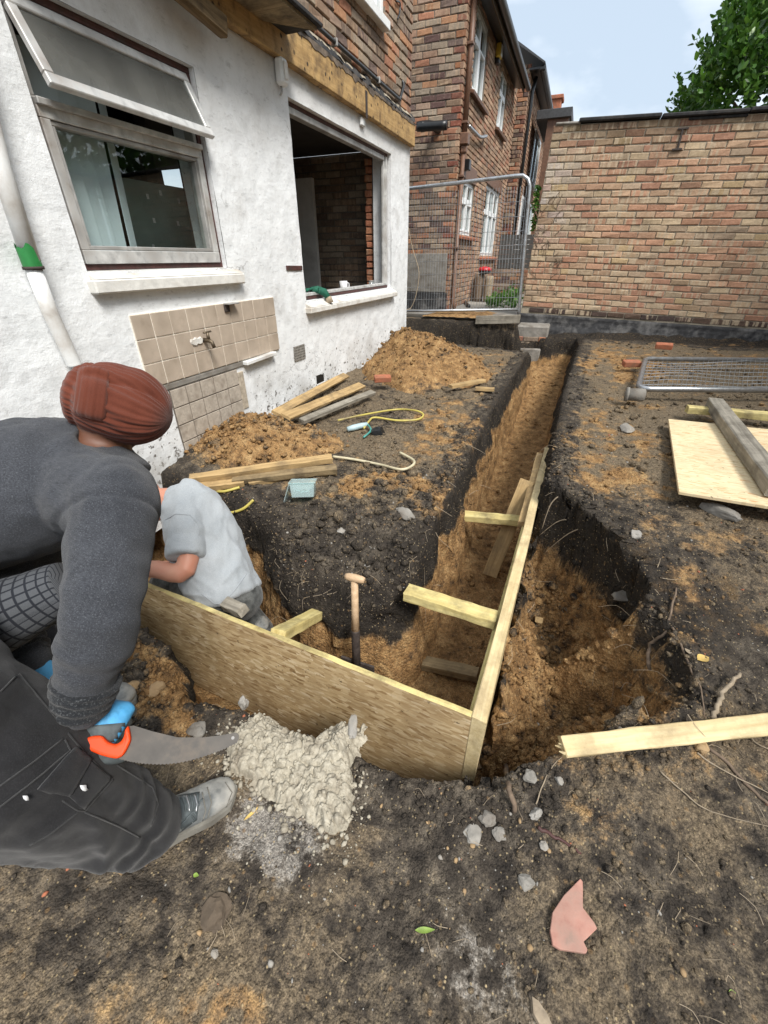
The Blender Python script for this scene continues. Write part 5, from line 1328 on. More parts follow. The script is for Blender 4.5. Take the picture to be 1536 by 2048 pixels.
# sandy patch on the yard edge, grey kerb board
q = aty(880, 640, 7.25)
def yard_sand():
    xs = np.linspace(-2.2, -1.05, 60); ys = np.linspace(7.20, 7.95, 40); X, Y = np.meshgrid(xs, ys); x, y = X.ravel(), Y.ravel()
    e = np.minimum(np.minimum(x+2.2, -1.05-x)/.2, np.minimum(y-7.2, 7.95-y)/.12); z = YZ-.012+.035*np.clip(e, -.4, 1)*(1+.5*fbm2(x, y, 6, 3, 7))+.012*fbm2(x, y, 18, 3, 8)
    i = np.arange(x.size).reshape(X.shape); F = np.stack([i[:-1, :-1], i[:-1, 1:], i[1:, 1:], i[1:, :-1]], -1).reshape(-1, 4)
    o = link('loose_sand', mesh_np('loose_sand', np.stack([x, y, z], 1), F, MT['soil'], True, attrs=dict(sand=np.full(x.size, .85), brown=np.full(x.size, .6), pale=np.zeros(x.size))))
    tag(o, 'loose orange sand spread on the yard edge under the mesh fence', 'sand', kind='stuff')
yard_sand()
A, B = aty(952, 640, 7.16), aty(1040, 638, 7.16)
board('kerb_board', A, B, .05, .115, 'wood_grey', 'short grey board on edge under the right end of the mesh fence', 'board')

# ------------------------------------------------------------------ rubble
ICO = None
def ico():
    global ICO
    p = (1+5**.5)/2; v = []
    for a, b in ((-1, p), (1, p), (-1, -p), (1, -p)): v += [(a, b, 0)]
    for a, b in ((-1, p), (1, p), (-1, -p), (1, -p)): v += [(0, a, b)]
    for a, b in ((-1, p), (1, p), (-1, -p), (1, -p)): v += [(b, 0, a)]
    V = np.array(v, float); V /= np.linalg.norm(V[0])
    F = []
    for i in range(12):
        for j in range(i+1, 12):
            for k in range(j+1, 12):
                d = [np.linalg.norm(V[a]-V[b]) for a, b in ((i, j), (j, k), (i, k))]
                if max(d) < 1.1:
                    n = np.cross(V[j]-V[i], V[k]-V[i]); F.append((i, j, k) if np.dot(n, V[i]) > 0 else (i, k, j))
    ICO = (V, np.array(F)); return ICO
ico()
def scatter(name, pts, sizes, mat, seed, flat=.7, smooth=False, attrs=None, sink=.25):
    r = np.random.default_rng(seed); V0, F0 = ICO; n = len(pts)
    q = r.normal(size=(n, 4)); q /= np.linalg.norm(q, axis=1)[:, None]; w, x, y, z = q.T
    R = np.stack([1-2*(y*y+z*z), 2*(x*y-z*w), 2*(x*z+y*w), 2*(x*y+z*w), 1-2*(x*x+z*z), 2*(y*z-x*w), 2*(x*z-y*w), 2*(y*z+x*w), 1-2*(x*x+y*y)], -1).reshape(n, 3, 3)
    sc = r.uniform(.6, 1.25, (n, 1, 3)); jit = r.uniform(.72, 1.22, (n, 12, 1))
    V = V0[None]*jit*sc; V = np.einsum('nij,nkj->nki', R, V); V[:, :, 2] *= flat
    V = V*sizes[:, None, None]+pts[:, None, :]+np.array([0, 0, 1.])*(sizes*(flat*.8-sink))[:, None, None]
    F = (F0[None]+np.arange(n)[:, None, None]*12).reshape(-1, 3)
    at = {k: np.repeat(v, 12) for k, v in (attrs or {}).items()}
    return link(name, mesh_np(name, V.reshape(-1, 3), F, MT[mat], smooth, attrs=at))
def rubble():
    r = np.random.default_rng(5)
    def field(n, x0, x1, y0, y1, dens, seed):
        x = r.uniform(x0, x1, n); y = r.uniform(y0, y1, n)
        z, dep, sT, sP, top, yard = terrain(x, y)
        e = .02; s = np.abs(terrain(x+e, y)[0]-z)+np.abs(terrain(x, y+e)[0]-z)
        d = dens(x, y, dep, sT, sP); k = (r.random(n) < d) & (s < .075)
        return x[k], y[k], z[k], dep[k], sT[k], sP[k], yard[k]
    near = lambda x, y, dep, sT, sP: np.clip(.16+.85*sstep(-.22, -.03, sT)*(sT < 0)+.9*(sP > 0)+.5*sstep(-.2, 0, sP)+.9*np.exp(-(((x+1.25)/.3)**2+((y-.62)/.2)**2))+.6*np.exp(-(((x+.8)/.4)**2+((y-1.7)/.3)**2))+.35*fbm2(x, y, 4, 3, 9), 0, 1)*np.where((sT > .03) & (sP < 0), .35, 1)
    x, y, z, dep, sT, sP, yd = field(42000, -1.9, 1.7, .05, 3.2, near, 1)
    sz = .0026+.010*r.random(len(x))**4+.010*(sP > 0)*r.random(len(x))**2.5+.016*np.exp(-(((x+1.3)/.3)**2+((y-.68)/.16)**2))*r.random(len(x))**2+.009*((sT > -.2) & (sT < 0) & (r.random(len(x)) < .14))*r.random(len(x))
    sand, brown, pale = soil_attr(x, y, dep, sT, sP, yd, z)
    o = scatter('soil_clods', np.stack([x, y, z], 1), sz, 'soil', 2, .75, attrs=dict(sand=np.clip(sand+r.uniform(-.25, .2, len(x)), 0, 1), brown=np.clip(brown+r.uniform(-.3, .5, len(x)), 0, 1), pale=pale*.5))
    tag(o, 'loose crumbs and clods of dark and sandy soil over the ground', 'soil', kind='stuff')
    # big clods slumped in the pit, on the block slope and by the left edge
    def lumps(n, x0, x1, y0, y1, ok, lo, hi, seed, label):
        x = r.uniform(x0, x1, n); y = r.uniform(y0, y1, n); z, dep, sT, sP, top, yd = terrain(x, y); k = ok(x, y, sT, sP); x, y, z, dep, sT, sP, yd = [v[k] for v in (x, y, z, dep, sT, sP, yd)]
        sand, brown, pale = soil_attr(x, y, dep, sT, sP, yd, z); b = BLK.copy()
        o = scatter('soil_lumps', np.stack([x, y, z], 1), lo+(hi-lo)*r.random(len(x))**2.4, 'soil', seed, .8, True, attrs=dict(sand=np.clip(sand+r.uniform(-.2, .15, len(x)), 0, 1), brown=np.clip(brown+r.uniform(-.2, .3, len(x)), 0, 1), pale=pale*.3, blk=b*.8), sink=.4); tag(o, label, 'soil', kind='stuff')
    lumps(900, .02, .66, .84, 2.2, lambda x, y, a, b: (b > .04) & (r.random(len(x)) < .75), .007, .034, 41, 'broken orange clods slumped in the collapsed pit')
    lumps(700, -1.15, -.44, 1.42, 2.4, lambda x, y, a, b: (a < -.03) & (r.random(len(x)) < .6), .007, .038, 42, 'dark lumps on the slope of the earth block')
    lumps(300, -1.6, -1.0, .45, .85, lambda x, y, a, b: (a < -.02), .006, .030, 43, 'brown lumps between the bent man and the front board')
    lumps(500, -1.9, 2.0, 2.3, 5.0, lambda x, y, a, b: (a < -.05) & (b < 0) & (r.random(len(x)) < .5), .006, .034, 44, 'lumps of soil strewn along both sides of the long trench')
    # on the heaps and the block top
    x, y, z, dep, sT, sP, yd = field(5000, -2.2, 2.0, 2.2, 7.1, lambda x, y, d, a, b: np.full(len(x), .5), 3)
    sand, brown, pale = soil_attr(x, y, dep, sT, sP, yd, z)
    o = scatter('soil_clods', np.stack([x, y, z], 1), .006+.022*r.random(len(x))**4, 'soil', 4, .75, attrs=dict(sand=sand, brown=np.clip(brown+r.uniform(-.4, .4, len(x)), 0, 1), pale=pale*.5))
    tag(o, 'scattered clods on the far ground beside the long trench', 'soil', kind='stuff')
    P = np.concatenate(HP); k = r.integers(0, len(P), 3600); Q = P[k]+r.normal(size=(3600, 3))*np.array([.02, .02, 0])
    o = scatter('sand_clods', Q,   .004+.020*r.random(3600)**4, 'soil', 6, .8, attrs=dict(sand=np.clip(.85+r.uniform(-.4, .15, 3600), 0, 1), brown=np.full(3600, .6), pale=np.zeros(3600)))
    tag(o, 'crumbs of sandy soil lying on the two heaps', 'soil', kind='stuff')
    # pale flints and mortar crumbs
    def flints(n, dens, mat, lo, hi, seed, label):
        x, y, z, dep, sT, sP, yd = field(n, -1.8, 1.9, .02, 3.5, dens, seed)
        o = scatter('grit', np.stack([x, y, z], 1), lo+(hi-lo)*r.random(len(x))**4, mat, seed+9, .7); tag(o, label, 'grit', kind='stuff')
    bl = lambda x, y, cx, cy, rx, ry: np.exp(-(((x-cx)/rx)**2+((y-cy)/ry)**2))
    flints(9000, lambda x, y, d, a, b: np.clip(.09+.9*bl(x, y, -.50, .40, .20, .09)+.8*bl(x, y, .08, .47, .14, .14)+.5*bl(x, y, .42, .2, .12, .14)+.25*bl(x, y, -.75, .55, .3, .08)+.2*bl(x, y, -.7, 1.6, .3, .25), 0, 1)*(a < .02), 'pale_stone', .0018, .0085, 21, 'pale mortar crumbs and flints scattered on the dark ground')
    flints(6000, lambda x, y, d, a, b: np.clip(.08+.8*bl(x, y, -1.08, .57, .22, .08)+.3*(b > 0)+.3*bl(x, y, .1, .6, .3, .1), 0, 1)*(a < .02), 'ochre_stone', .0018, .009, 22, 'ochre pebbles and sandstone crumbs scattered on the ground')
    flints(900, lambda x, y, d, a, b: np.full(len(x), .35)*(a < .02), 'red_brick', .002, .008, 23, 'tiny red brick crumbs scattered on the ground')
rubble()
def stone(px, py, size, mat, label, cat='stone', name='stone', group=None, flat=.7, seed=0, elong=(1, 1, 1), z=None):
    p = hit(px, py) if z is None else atz(px, py, z); r = random.Random(seed+int(px))
    bm = bmesh.new(); bmesh.ops.create_icosphere(bm, subdivisions=3, radius=1)
    V = np.array([v.co[:] for v in bm.verts]); d = fbm3(V+seed*3.1+px*.01, 1.3, 3, seed)*.6; V = V*(1+d[:, None])
    for k in range(7):   # broken faces
        n = np.array([r.gauss(0, 1) for _ in range(3)]); n /= np.linalg.norm(n); c = .72+.2*r.random(); h = V@n; V = V-np.outer(np.clip(h-c, 0, None), n)
    V = V+V*(fbm3(V+9, 7, 3, seed+2)*.06)[:, None]
    a = r.random()*6.28; V = V*np.array(elong)*np.array([1, 1, flat])*size
    V = np.stack([V[:, 0]*math.cos(a)-V[:, 1]*math.sin(a), V[:, 0]*math.sin(a)+V[:, 1]*math.cos(a), V[:, 2]], 1)
    V[:, 2] += size*flat*.45
    F = [tuple(v.index for v in f.verts) for f in bm.faces]; bm.free()
    o = link(name, mesh_np(name, V, F, MT[mat], False), mw=Matrix.Translation(p)); tag(o, label, cat, group); return o
stone(1118, 1562, .014, 'pale_stone', 'smooth pale pebble below the white batten end', 'pebble', 'pebble', seed=1)
stone(975, 1640, .024, 'concrete', 'grey lump of concrete left of the rubble patch in the near ground', seed=2)
stone(1000, 1668, .018, 'concrete', 'pale grey lump in the middle of the near rubble patch', seed=3)
stone(945, 1668, .028, 'concrete', 'largest flat grey lump at the left of the rubble patch', seed=4, flat=.4)
stone(1073, 1630, .020, 'pale_stone', 'whitish lump beside the rotten wood strip in the near ground', seed=5, elong=(.7, 1.2, 1.1))
stone(1088, 1694, .013, 'pale_stone', 'white chip beside the reddish root in the rubble patch', 'chip', seed=6)
stone(1050, 1765, .022, 'concrete', 'flat grey lump just above the pink tile shard', seed=7, flat=.4)
stone(1400, 1495, .020, 'ochre_stone', 'round tan pebble under the white batten', 'pebble', 'pebble', seed=8)
stone(432, 1826, .042, 'dark_stone', 'flat brown stone sunk in the near ground', seed=9, flat=.42)
stone(430, 1908, .010, 'pale_stone', 'small white flint on the near ground below the brown stone', 'flint', seed=10)
stone(315, 1690-310, .03, 'ochre_stone', 'sandy stone at the trench edge beside the bent man', seed=11)
stone(262, 1383, .036, 'ochre_stone', 'larger sandy stone near the bent man glove', seed=12)
stone(487, 1408, .026, 'pale_stone', 'white upright mortar lump at the trench edge before the front board', 'lump', seed=13, elong=(.7, .7, 1.7), z=.05)
stone(395, 1462, .030, 'concrete', 'grey lump above the saw blade', seed=14, flat=.5)
stone(735, 1130, .016, 'pale_stone', 'white flint in the dark earth face above the spade', 'flint', seed=15)
stone(683, 1065, .022, 'pale_stone', 'pale pebble on top of the dark earth block', 'pebble', seed=16)
stone(810, 1030, .05, 'concrete', 'flat grey stone on the block beside the trench edge', seed=17, flat=.4, elong=(1.6, .8, 1))
stone(757, 868, .052, 'black_plastic', 'black lump beside the trowel on the earth block', 'lump', seed=18, flat=.8)
stone(447, 868, .045, 'ochre_stone', 'yellow sandstone lump against the lower wall tiles', 'lump', seed=19)
stone(1272, 1072, .028, 'pale_stone', 'white stone on the dark lip of the collapsed pit', seed=20)
stone(1440, 1030, .06, 'concrete', 'grey broken stone below the pale OSB sheet', seed=21, elong=(1.5, .8, .8))
stone(1252, 862, .055, 'pale_stone', 'pale lump on the ground left of the OSB sheet', 'lump', seed=22, elong=(1.4, .8, .8))
stone(1248, 1195, .045, 'concrete', 'grey green stone on the sandy ridge in the collapsed pit', seed=23, flat=.5, elong=(1.4, .8, 1))
stone(1060, 1555, .020, 'concrete', 'grey stone at the trench edge beside the corner of the boards', seed=24)
stone(1240, 1460, .012, 'pale_stone', 'pale chip close to the white batten', 'chip', seed=25)
# far-off bricks and a drain collar
def loose_brick(px, py, z, rot, label):
    p = atz(px, py, z); V, F = cbox(.085, .042, .028, .006); o = link('loose_brick', mesh_np('loose_brick', V, F, MT['red_brick']), mw=Matrix.Translation(p) @ Matrix.Rotation(rot, 4, 'Z') @ Matrix.Rotation(.15, 4, 'X')); tag(o, label, 'brick', 'loose bricks')
loose_brick(1263, 727, .49, .3, 'orange loose brick left of the flat fence panel')
loose_brick(1328, 692, .58, -.1, 'red loose brick in the dark soil at the brick wall foot')
loose_brick(765, 757, .40, .5, 'red brick end at the edge of the far sand heap')
p = atz(1270, 795, .46); dc = thing('drain_collar', p, 'short grey broken pipe collar on the ground near the flat panel', 'pipe collar')
MB().tube([p+np.array([-.06, 0, .02]), p+np.array([.06, .02, .02])], [.05, .052], 16).build('collar', MT['concrete'], dc, True)
MB().tube([p+np.array([-.075, 0, .02]), p+np.array([-.055, 0, .02])], [.058, .058], 16).build('rim', MT['concrete'], dc, True)
# pink tile shard, broken
P = [hit(x, y) for x, y in ((1160, 1758), (1125, 1795), (1102, 1830), (1098, 1865), (1103, 1893), (1118, 1902), (1168, 1912), (1171, 1905), (1163, 1888), (1170, 1882), (1192, 1860), (1186, 1848), (1164, 1818), (1165, 1785), (1165, 1764))]
P = np.array(P); c = P.mean(0); P = P-c; P[:, 2] = 0; n = len(P)
bm = bmesh.new(); vs = [bm.verts.new((p[0], p[1], .014+.02*(p[0]+.03))) for p in P]; f = bm.faces.new(vs)
if f.normal.z < 0: f.normal_flip()
ex = bmesh.ops.extrude_face_region(bm, geom=[f]); vv = [g for g in ex['geom'] if isinstance(g, bmesh.types.BMVert)]
for v in vv: v.co.z -= .011
bmesh.ops.recalc_face_normals(bm, faces=bm.faces[:]); bmesh.ops.bevel(bm, geom=[e for e in bm.edges], offset=.0012, segments=1, affect='EDGES')
me = bpy.data.meshes.new('tile_shard'); bm.to_mesh(me); bm.free(); me.materials.append(MT['clay'])
tag(link('tile_shard', me, mw=Matrix.Translation((c[0], c[1], gz(c[0], c[1])+.006))), 'broken pink clay tile shard lying on the near ground', 'tile shard')
# pale flint-like shard at the bottom edge of the picture, bone-like chip near the boot
def shard(pts, t, mat, name, label, cat):
    P = np.array([hit(*p) for p in pts]); c = P.mean(0); P = P-c; bm = bmesh.new(); vs = [bm.verts.new((p[0], p[1], .004)) for p in P]; f = bm.faces.new(vs)
    if f.normal.z < 0: f.normal_flip()
    ex = bmesh.ops.extrude_face_region(bm, geom=[f])
    for v in ex['geom']:
        if isinstance(v, bmesh.types.BMVert): v.co.z += t; v.co.x *= .85; v.co.y *= .85
    bmesh.ops.recalc_face_normals(bm, faces=bm.faces[:]); me = bpy.data.meshes.new(name); bm.to_mesh(me); bm.free(); me.materials.append(MT[mat])
    tag(link(name, me, mw=Matrix.Translation(c)), label, cat)
shard(((1060, 1990), (1075, 2000), (1095, 2030), (1105, 2056), (1075, 2056), (1062, 2030)), .01, 'twig_pale', 'stone_shard', 'pale pointed shard at the near edge of the ground', 'shard')
shard(((240, 1722), (256, 1715), (256, 1735), (243, 1752), (237, 1748)), .008, 'ochre_stone', 'stone_shard', 'thin tan shard pressed under the near boot heel', 'shard')

# ------------------------------------------------------------------ grey mortar dumped at the trench edge
def worley(x, y, sc, seed):
    x = x*sc; y = y*sc; ix, iy = np.floor(x), np.floor(y); d1 = np.full(x.shape, 9.)
    for a in (-1, 0, 1):
        for b in (-1, 0, 1):
            cx = ix+a+.5+.45*_h(ix+a, iy+b, ix*0, seed); cy = iy+b+.5+.45*_h(ix+a, iy+b, ix*0, seed+1)
            d1 = np.minimum(d1, np.hypot(x-cx, y-cy))
    return d1
def mortar():
    pol = [(452, 1462), (500, 1436), (540, 1432), (560, 1456), (640, 1474), (690, 1450), (722, 1446), (712, 1490), (715, 1560), (700, 1640), (690, 1668), (650, 1655), (600, 1640), (545, 1610), (510, 1570), (465, 1545), (446, 1505)]
    W_ = [atz(*p, .035) for p in pol]; pol2 = [(p[0], p[1]) for p in W_]; a = np.array(pol2)
    g = .0032; xs = np.arange(a[:, 0].min()-.02, a[:, 0].max()+.02, g); ys = np.arange(a[:, 1].min()-.02, a[:, 1].max()+.03, g)
    X, Y = np.meshgrid(xs, ys); x, y = X.ravel(), Y.ravel()
    s = poly_sd(x, y, pol2)+.030*fbm2(x, y, 14, 4, 5)+.016*fbm2(x, y, 50, 3, 6)
    top = terrain(x, y)[4]
    h = .034*sstep(0, .07, s)*sstep(.30, .62, y+.05*fbm2(x, y, 8, 2, 3))+.018*sstep(0, .03, s)
    wx, wy = x+.010*fbm2(x, y, 30, 2, 71), y+.010*fbm2(x, y, 30, 2, 72); k1 = np.sqrt(np.clip(1-(worley(wx, wy, 40, 3)/.62)**2, 0, 1)); k2 = np.sqrt(np.clip(1-(worley(wx, wy, 95, 7)/.62)**2, 0, 1))
    z = top-.008+h*(1+.35*fbm2(x, y, 9, 3, 2))+sstep(-.003, .02, s)*(.017*k1*(.6+.8*np.abs(fbm2(x, y, 20, 2, 73)))+.008*k2+.004*fbm2(x, y, 60, 3, 9))-.02*sstep(.0, -.012, s)
    x2 = x+.006*fbm2(x, y, 40, 2, 14); y2 = y+.006*fbm2(x, y, 40, 2, 15)
    i = np.arange(x.size).reshape(X.shape); F = np.stack([i[:-1, :-1], i[:-1, 1:], i[1:, 1:], i[1:, :-1]], -1).reshape(-1, 4)
    F = F[(s[F] > -.010).any(1)]
    used = np.unique(F); rem = np.full(x.size, -1); rem[used] = np.arange(len(used))
    t = NT('wet_mortar'); v = t.coord('Object'); n = t.noise(v, 55, 6, .65); n2 = t.noise(v, 9, 4)
    c = t.ramp(n, [(.3, (.23, .205, .16)), (.55, (.40, .365, .29)), (.75, (.50, .46, .38))]); c = t.mix(t.ramp(n2, [(.5, 0), (.72, .55)]), c, (.14, .11, .08))
    t.fin(c, .8, t.bump(t.noise(v, 190, 4, .6), .5, .004), spec=.3); MT['wet_mortar'] = t.m
    o = link('mortar_spill', mesh_np('mortar_spill', np.stack([x2, y2, z], 1)[used], rem[F], MT['wet_mortar'], True)); tag(o, 'knobbly grey beige mortar dumped at the trench edge by the saw', 'mortar')
    r = np.random.default_rng(77); k = r.integers(0, len(used), 520); Q = np.stack([x2, y2, z], 1)[used][k]; Q = Q[s[used][k] > -.004]; n = len(Q)
    lum = scatter('mortar_lump', Q+r.normal(size=(n, 3))*np.array([.006, .006, 0]), .002+.007*r.random(n)**2.2, 'wet_mortar', 78, .8, sink=.6); lum.parent = o; tag(lum, kind='stuff')
    xx = r.uniform(a[:, 0].min()-.06, a[:, 0].max()+.06, 2600); yy = r.uniform(.30, .66, 2600); sd2 = poly_sd(xx, yy, pol2); m_ = (sd2 < .01) & (r.random(2600) < np.exp(sd2/.035)*.8); zz_ = terrain(xx[m_], yy[m_])[0]
    cr = scatter('mortar_crumbs', np.stack([xx[m_], yy[m_], zz_], 1), .0018+.009*r.random(m_.sum())**3, 'wet_mortar', 79, .75); tag(cr, 'crumbs of pale mortar fallen round the mortar spill', 'mortar crumbs', kind='stuff')
mortar()
# a lump hanging off its right end
stone(705, 1456, .03, 'pale_stone', 'pale jagged mortar lump at the right tip of the mortar spill', 'lump', seed=31, elong=(1.5, .6, .6), z=.075)

# ------------------------------------------------------------------ roots, twigs, leaves
def strand(pxs, r, mat, name, label, cat, lift=.006, taper=.4, par=None, n=7, zs=None):
    P = [hit(*p[:2])+np.array([0, 0, lift+(p[2] if len(p) > 2 else 0)]) for p in pxs]
    pp = smooth_path(P, 5); m_ = len(pp)
    pp = [p+np.array([rnd.uniform(-1, 1)*r*.5, rnd.uniform(-1, 1)*r*.5, 0]) for p in pp]
    o = MB().tube(pp, [r*(1-(1-taper)*i/(m_-1)) for i in range(m_)], n).build(name, MT[mat], par, True)
    if label: tag(o, label, cat)
    return o
strand([(1298, 1340), (1300, 1290), (1330, 1265), (1348, 1185, .02)], .0085, 'root', 'root', 'forked brown root poking up beside the white batten', 'root')
rt = strand([(1425, 1440, .0), (1432, 1420, .015), (1440, 1395, .03), (1470, 1368, .045)], .0085, 'twig_pale', 'branch', 'pale snapped branch stub standing behind the white batten', 'branch', taper=.7)
strand([(1345, 1258), (1365, 1300), (1382, 1345), (1400, 1380), (1408, 1438)], .0045, 'root', 'root', 'thin grey root trailing down the right slope to the batten', 'root')
strand([(1320, 1545), (1370, 1590), (1420, 1625), (1536, 1655)], .0025, 'twig_pale', 'root', 'long pale root curving over the near right ground', 'root')
strand([(1405, 1488), (1450, 1525), (1490, 1570), (1536, 1612)], .0055, 'root', 'branch', 'brown branch running from the tan pebble to the picture edge', 'branch', taper=.8)
strand([(1393, 1508), (1440, 1540), (1536, 1588)], .0030, 'twig_pale', 'twig', 'pale twig crossing the brown branch on the right', 'twig')
strand([(1495, 1470), (1510, 1488), (1536, 1500)], .003, 'twig_pale', 'twig', 'short twig under the white batten at the right edge', 'twig')
strand([(1072, 1610), (1085, 1570), (1105, 1535), (1126, 1512)], .0022, 'twig_pale', 'twig', 'curved thin twig left of the batten end', 'twig')
strand([(1012, 1535), (1018, 1575), (1028, 1625)], .010, 'root', 'rotten_wood', 'dark rotten strip of wood pointing up to the pit', 'wood strip', taper=.7)
strand([(1075, 1655), (1105, 1672), (1135, 1690), (1160, 1705)], .006, 'dark_red_paint', 'root', 'dark reddish root in the near rubble patch', 'root', lift=.002)
def twig3(a, b, bend, r, name, label, kids=()):
    a, b = np.array(a), np.array(b); m_ = (a+b)/2+np.array(bend); o = MB().tube(smooth_path([a, m_, b], 6), [r*(1-.7*i/12) for i in range(13)], 5).build(name, MT['twig_pale'], None, True); tag(o, label, 'root'); return o
twig3(hit(1130, 988)+np.array([0, 0, .01]), hit(1080, 1075)+np.array([0, 0, .06]), (-.02, 0, .05), .005, 'root', 'pale root hanging in the dark hole beside the boards, uppermost one')
twig3(hit(1150, 1050)+np.array([0, 0, .03]), hit(1075, 1085)+np.array([0, 0, .05]), (0, 0, .05), .004, 'root', 'middle pale root reaching out of the dark hole')
twig3(hit(1180, 1060)+np.array([0, 0, .03]), hit(1085, 1120)+np.array([0, 0, .05]), (0, -.01, .05), .004, 'root', 'lowest long pale root crossing the dark hole')
def fine_roots():
    r = random.Random(3); mb = MB(); n = 0
    for k in range(620):
        x = r.uniform(-1.5, .62); y = r.uniform(.9, 3.4)
        z, dep, sT, sP, top, yd = [float(v[0]) for v in terrain(np.array([x]), np.array([y]))]
        if not ((-.06 < sT < .06) or (-.04 < sP < .10)): continue
        a = r.random()*6.28; L = r.uniform(.03, .14)
        p0 = np.array([x, y, z+.004]); p1 = p0+np.array([math.cos(a), math.sin(a), r.uniform(-.3, .3)])*L*.5+np.array([0, 0, .012]); p2 = p1+np.array([math.cos(a+.7), math.sin(a+.7), -.5])*L*.5
        p2[2] = max(p2[2], gz(p2[0], p2[1])); mb.tube(smooth_path([p0, p1, p2], 3), [.0016, .0014, .0012, .001, .0009, .0008, .0006], 3, False); n += 1
    for k in range(260):
        x = r.uniform(-1.2, 1.4); y = r.uniform(.1, 1.6); z = gz(x, y); a = r.random()*6.28; L = r.uniform(.015, .07)
        p0 = np.array([x, y, z+.003]); p2 = p0+np.array([math.cos(a)*L, math.sin(a)*L, 0]); p2[2] = gz(p2[0], p2[1])+.003; p1 = (p0+p2)/2+np.array([r.uniform(-.01, .01), r.uniform(-.01, .01), .006])
        mb.tube(smooth_path([p0, p1, p2], 2), .0008, 3, False)
    o = mb.build('fine_roots', MT['twig_pale']); tag(o, 'hair-fine pale roots and straw along the dug edges', 'roots', kind='stuff')
fine_roots()
def leaf(px, py, L, w, ang, mat, label, curl=.3, name='fallen_leaf'):
    p = hit(px, py); V = []; F = []; n = 7
    for i in range(n+1):
        t = i/n; ww = w*math.sin(math.pi*t**.8)*.5+.0004; zz = .004+curl*L*(t-.5)**2
        V += [((t-.5)*L, -ww, zz+ww*.5), ((t-.5)*L, 0, zz), ((t-.5)*L, ww, zz+ww*.5)]
    for i in range(n):
        for k in range(2): F.append((i*3+k, i*3+k+1, (i+1)*3+k+1, (i+1)*3+k))
    o = link(name, mesh_np(name, np.array(V), F, MT[mat], True), mw=Matrix.Translation(p) @ Matrix.Rotation(ang, 4, 'Z')); tag(o, label, 'leaf'); return o
leaf(505, 1628, .055, .009, 1.2, 'dry_leaf', 'long yellow leaf beside the near boot toe')
leaf(850, 1862, .05, .012, .4, 'green_leaf', 'narrow yellow green leaf on the near ground')
leaf(393, 1752, .016, .010, .2, 'green_leaf', 'tiny green leaf below the near boot')
leaf(1405, 1320, .05, .035, .6, 'dry_leaf', 'brown dead leaf on the right slope above the batten')
leaf(1375, 1305, .03, .018, 2.2, 'twig_pale', 'small pale leaf beside the brown dead one')
leaf(1463, 1986, .014, .008, .2, 'green_leaf', 'tiny yellow green leaf near the bottom right ground')

# ------------------------------------------------------------------ hose, tub, trowel, spade
def lay(pxs, r, mat, name, label, cat, lift=.01):
    P = [hit(*p[:2])+np.array([0, 0, lift+(p[2] if len(p) > 2 else 0)]) for p in pxs]
    o = MB().tube(smooth_path(P, 8), r, 8).build(name, MT[mat], None, True); tag(o, label, cat, 'garden hose lengths')
lay([(676, 848), (720, 838), (790, 826), (830, 828), (846, 836), (835, 846), (795, 848), (750, 842), (738, 850), (728, 864)], .0085, 'hose_yellow', 'garden_hose', 'yellow garden hose looped on the earth block by the trowel', 'hose', .03)
lay([(667, 920), (710, 926), (760, 936), (800, 946), (822, 940), (827, 928), (800, 912)], .009, 'hose_grey', 'garden_hose', 'dull beige hose curving out of the timber pile end', 'hose', .025)
lay([(447, 1032), (470, 1030), (490, 1022), (508, 1006)], .0085, 'hose_yellow', 'garden_hose', 'yellow hose bit sticking from the soil behind the crouching man', 'hose', .02)
lay([(428, 986), (450, 987), (480, 979)], .0085, 'hose_yellow', 'garden_hose', 'short hose end between the timber pile and the crouching man', 'hose', .015)
p = hit(603, 1000); tub = thing('plastic_tub', p, 'clear plastic tub holding screws, its labelled lid beside it, on the block edge', 'tub')
TM = Matrix.Translation(p+np.array([.02, .0, .035])) @ Matrix.Rotation(.42, 4, 'Z') @ Matrix.Rotation(-.25, 4, 'X')
def open_box(hx, hy, h, t, taper, M4):
    V = []; F = []
    for (s, z) in ((1-taper, 0), (1, h)):
        for a, b in ((-1, -1), (1, -1), (1, 1), (-1, 1)): V.append((a*hx*s, b*hy*s, z))
    for (s, z) in ((1, h), (1-taper, t)):
        for a, b in ((-1, -1), (1, -1), (1, 1), (-1, 1)): V.append((a*(hx*s-t), b*(hy*s-t), z))
    F.append((3, 2, 1, 0))
    for l in (0, 4, 8):
        for k in range(4): F.append((l+k, l+(k+1) % 4, l+4+(k+1) % 4, l+4+k))
    F.append((12, 13, 14, 15)); return [tuple(M4 @ Vector(v)) for v in V], F
V, F = open_box(.07, .05, .085, .002, .12, TM); link('tub_body', mesh_np('tub', np.array(V), F, MT['clear_plastic']), tub)
mb = MB()
for lo, hi in (((-.076, -.056, .081), (.076, -.049, .087)), ((-.076, .049, .081), (.076, .056, .087)), ((-.076, -.049, .081), (-.069, .049, .087)), ((.069, -.049, .081), (.076, .049, .087))): mb.box(lo, hi, TM, .001)
mb.build('rim', MT['clear_plastic'], tub)
mb = MB()
for k in range(34):
    a = rnd.random()*6.28; q = Vector((rnd.uniform(-.05, .05), rnd.uniform(-.035, .035), rnd.uniform(.006, .03))); d = Vector((math.cos(a), math.sin(a), rnd.uniform(-.4, .4)))*.02
    mb.tube([tuple(TM @ (q-d)), tuple(TM @ (q+d))], .002, 4)
tag(mb.build('screws', simple('screw_green', (.28, .38, .38), .4, .5), tub), kind='stuff')
LM = TM @ Matrix.Translation((-.085, -.02, .03)) @ Matrix.Rotation(-1.25, 4, 'Y') @ Matrix.Rotation(.2, 4, 'Z')
mb = MB(); mb.box((-.06, -.055, -.002), (.06, .055, .002), LM, .002); lid = mb.build('lid', MT['clear_plastic'], tub)
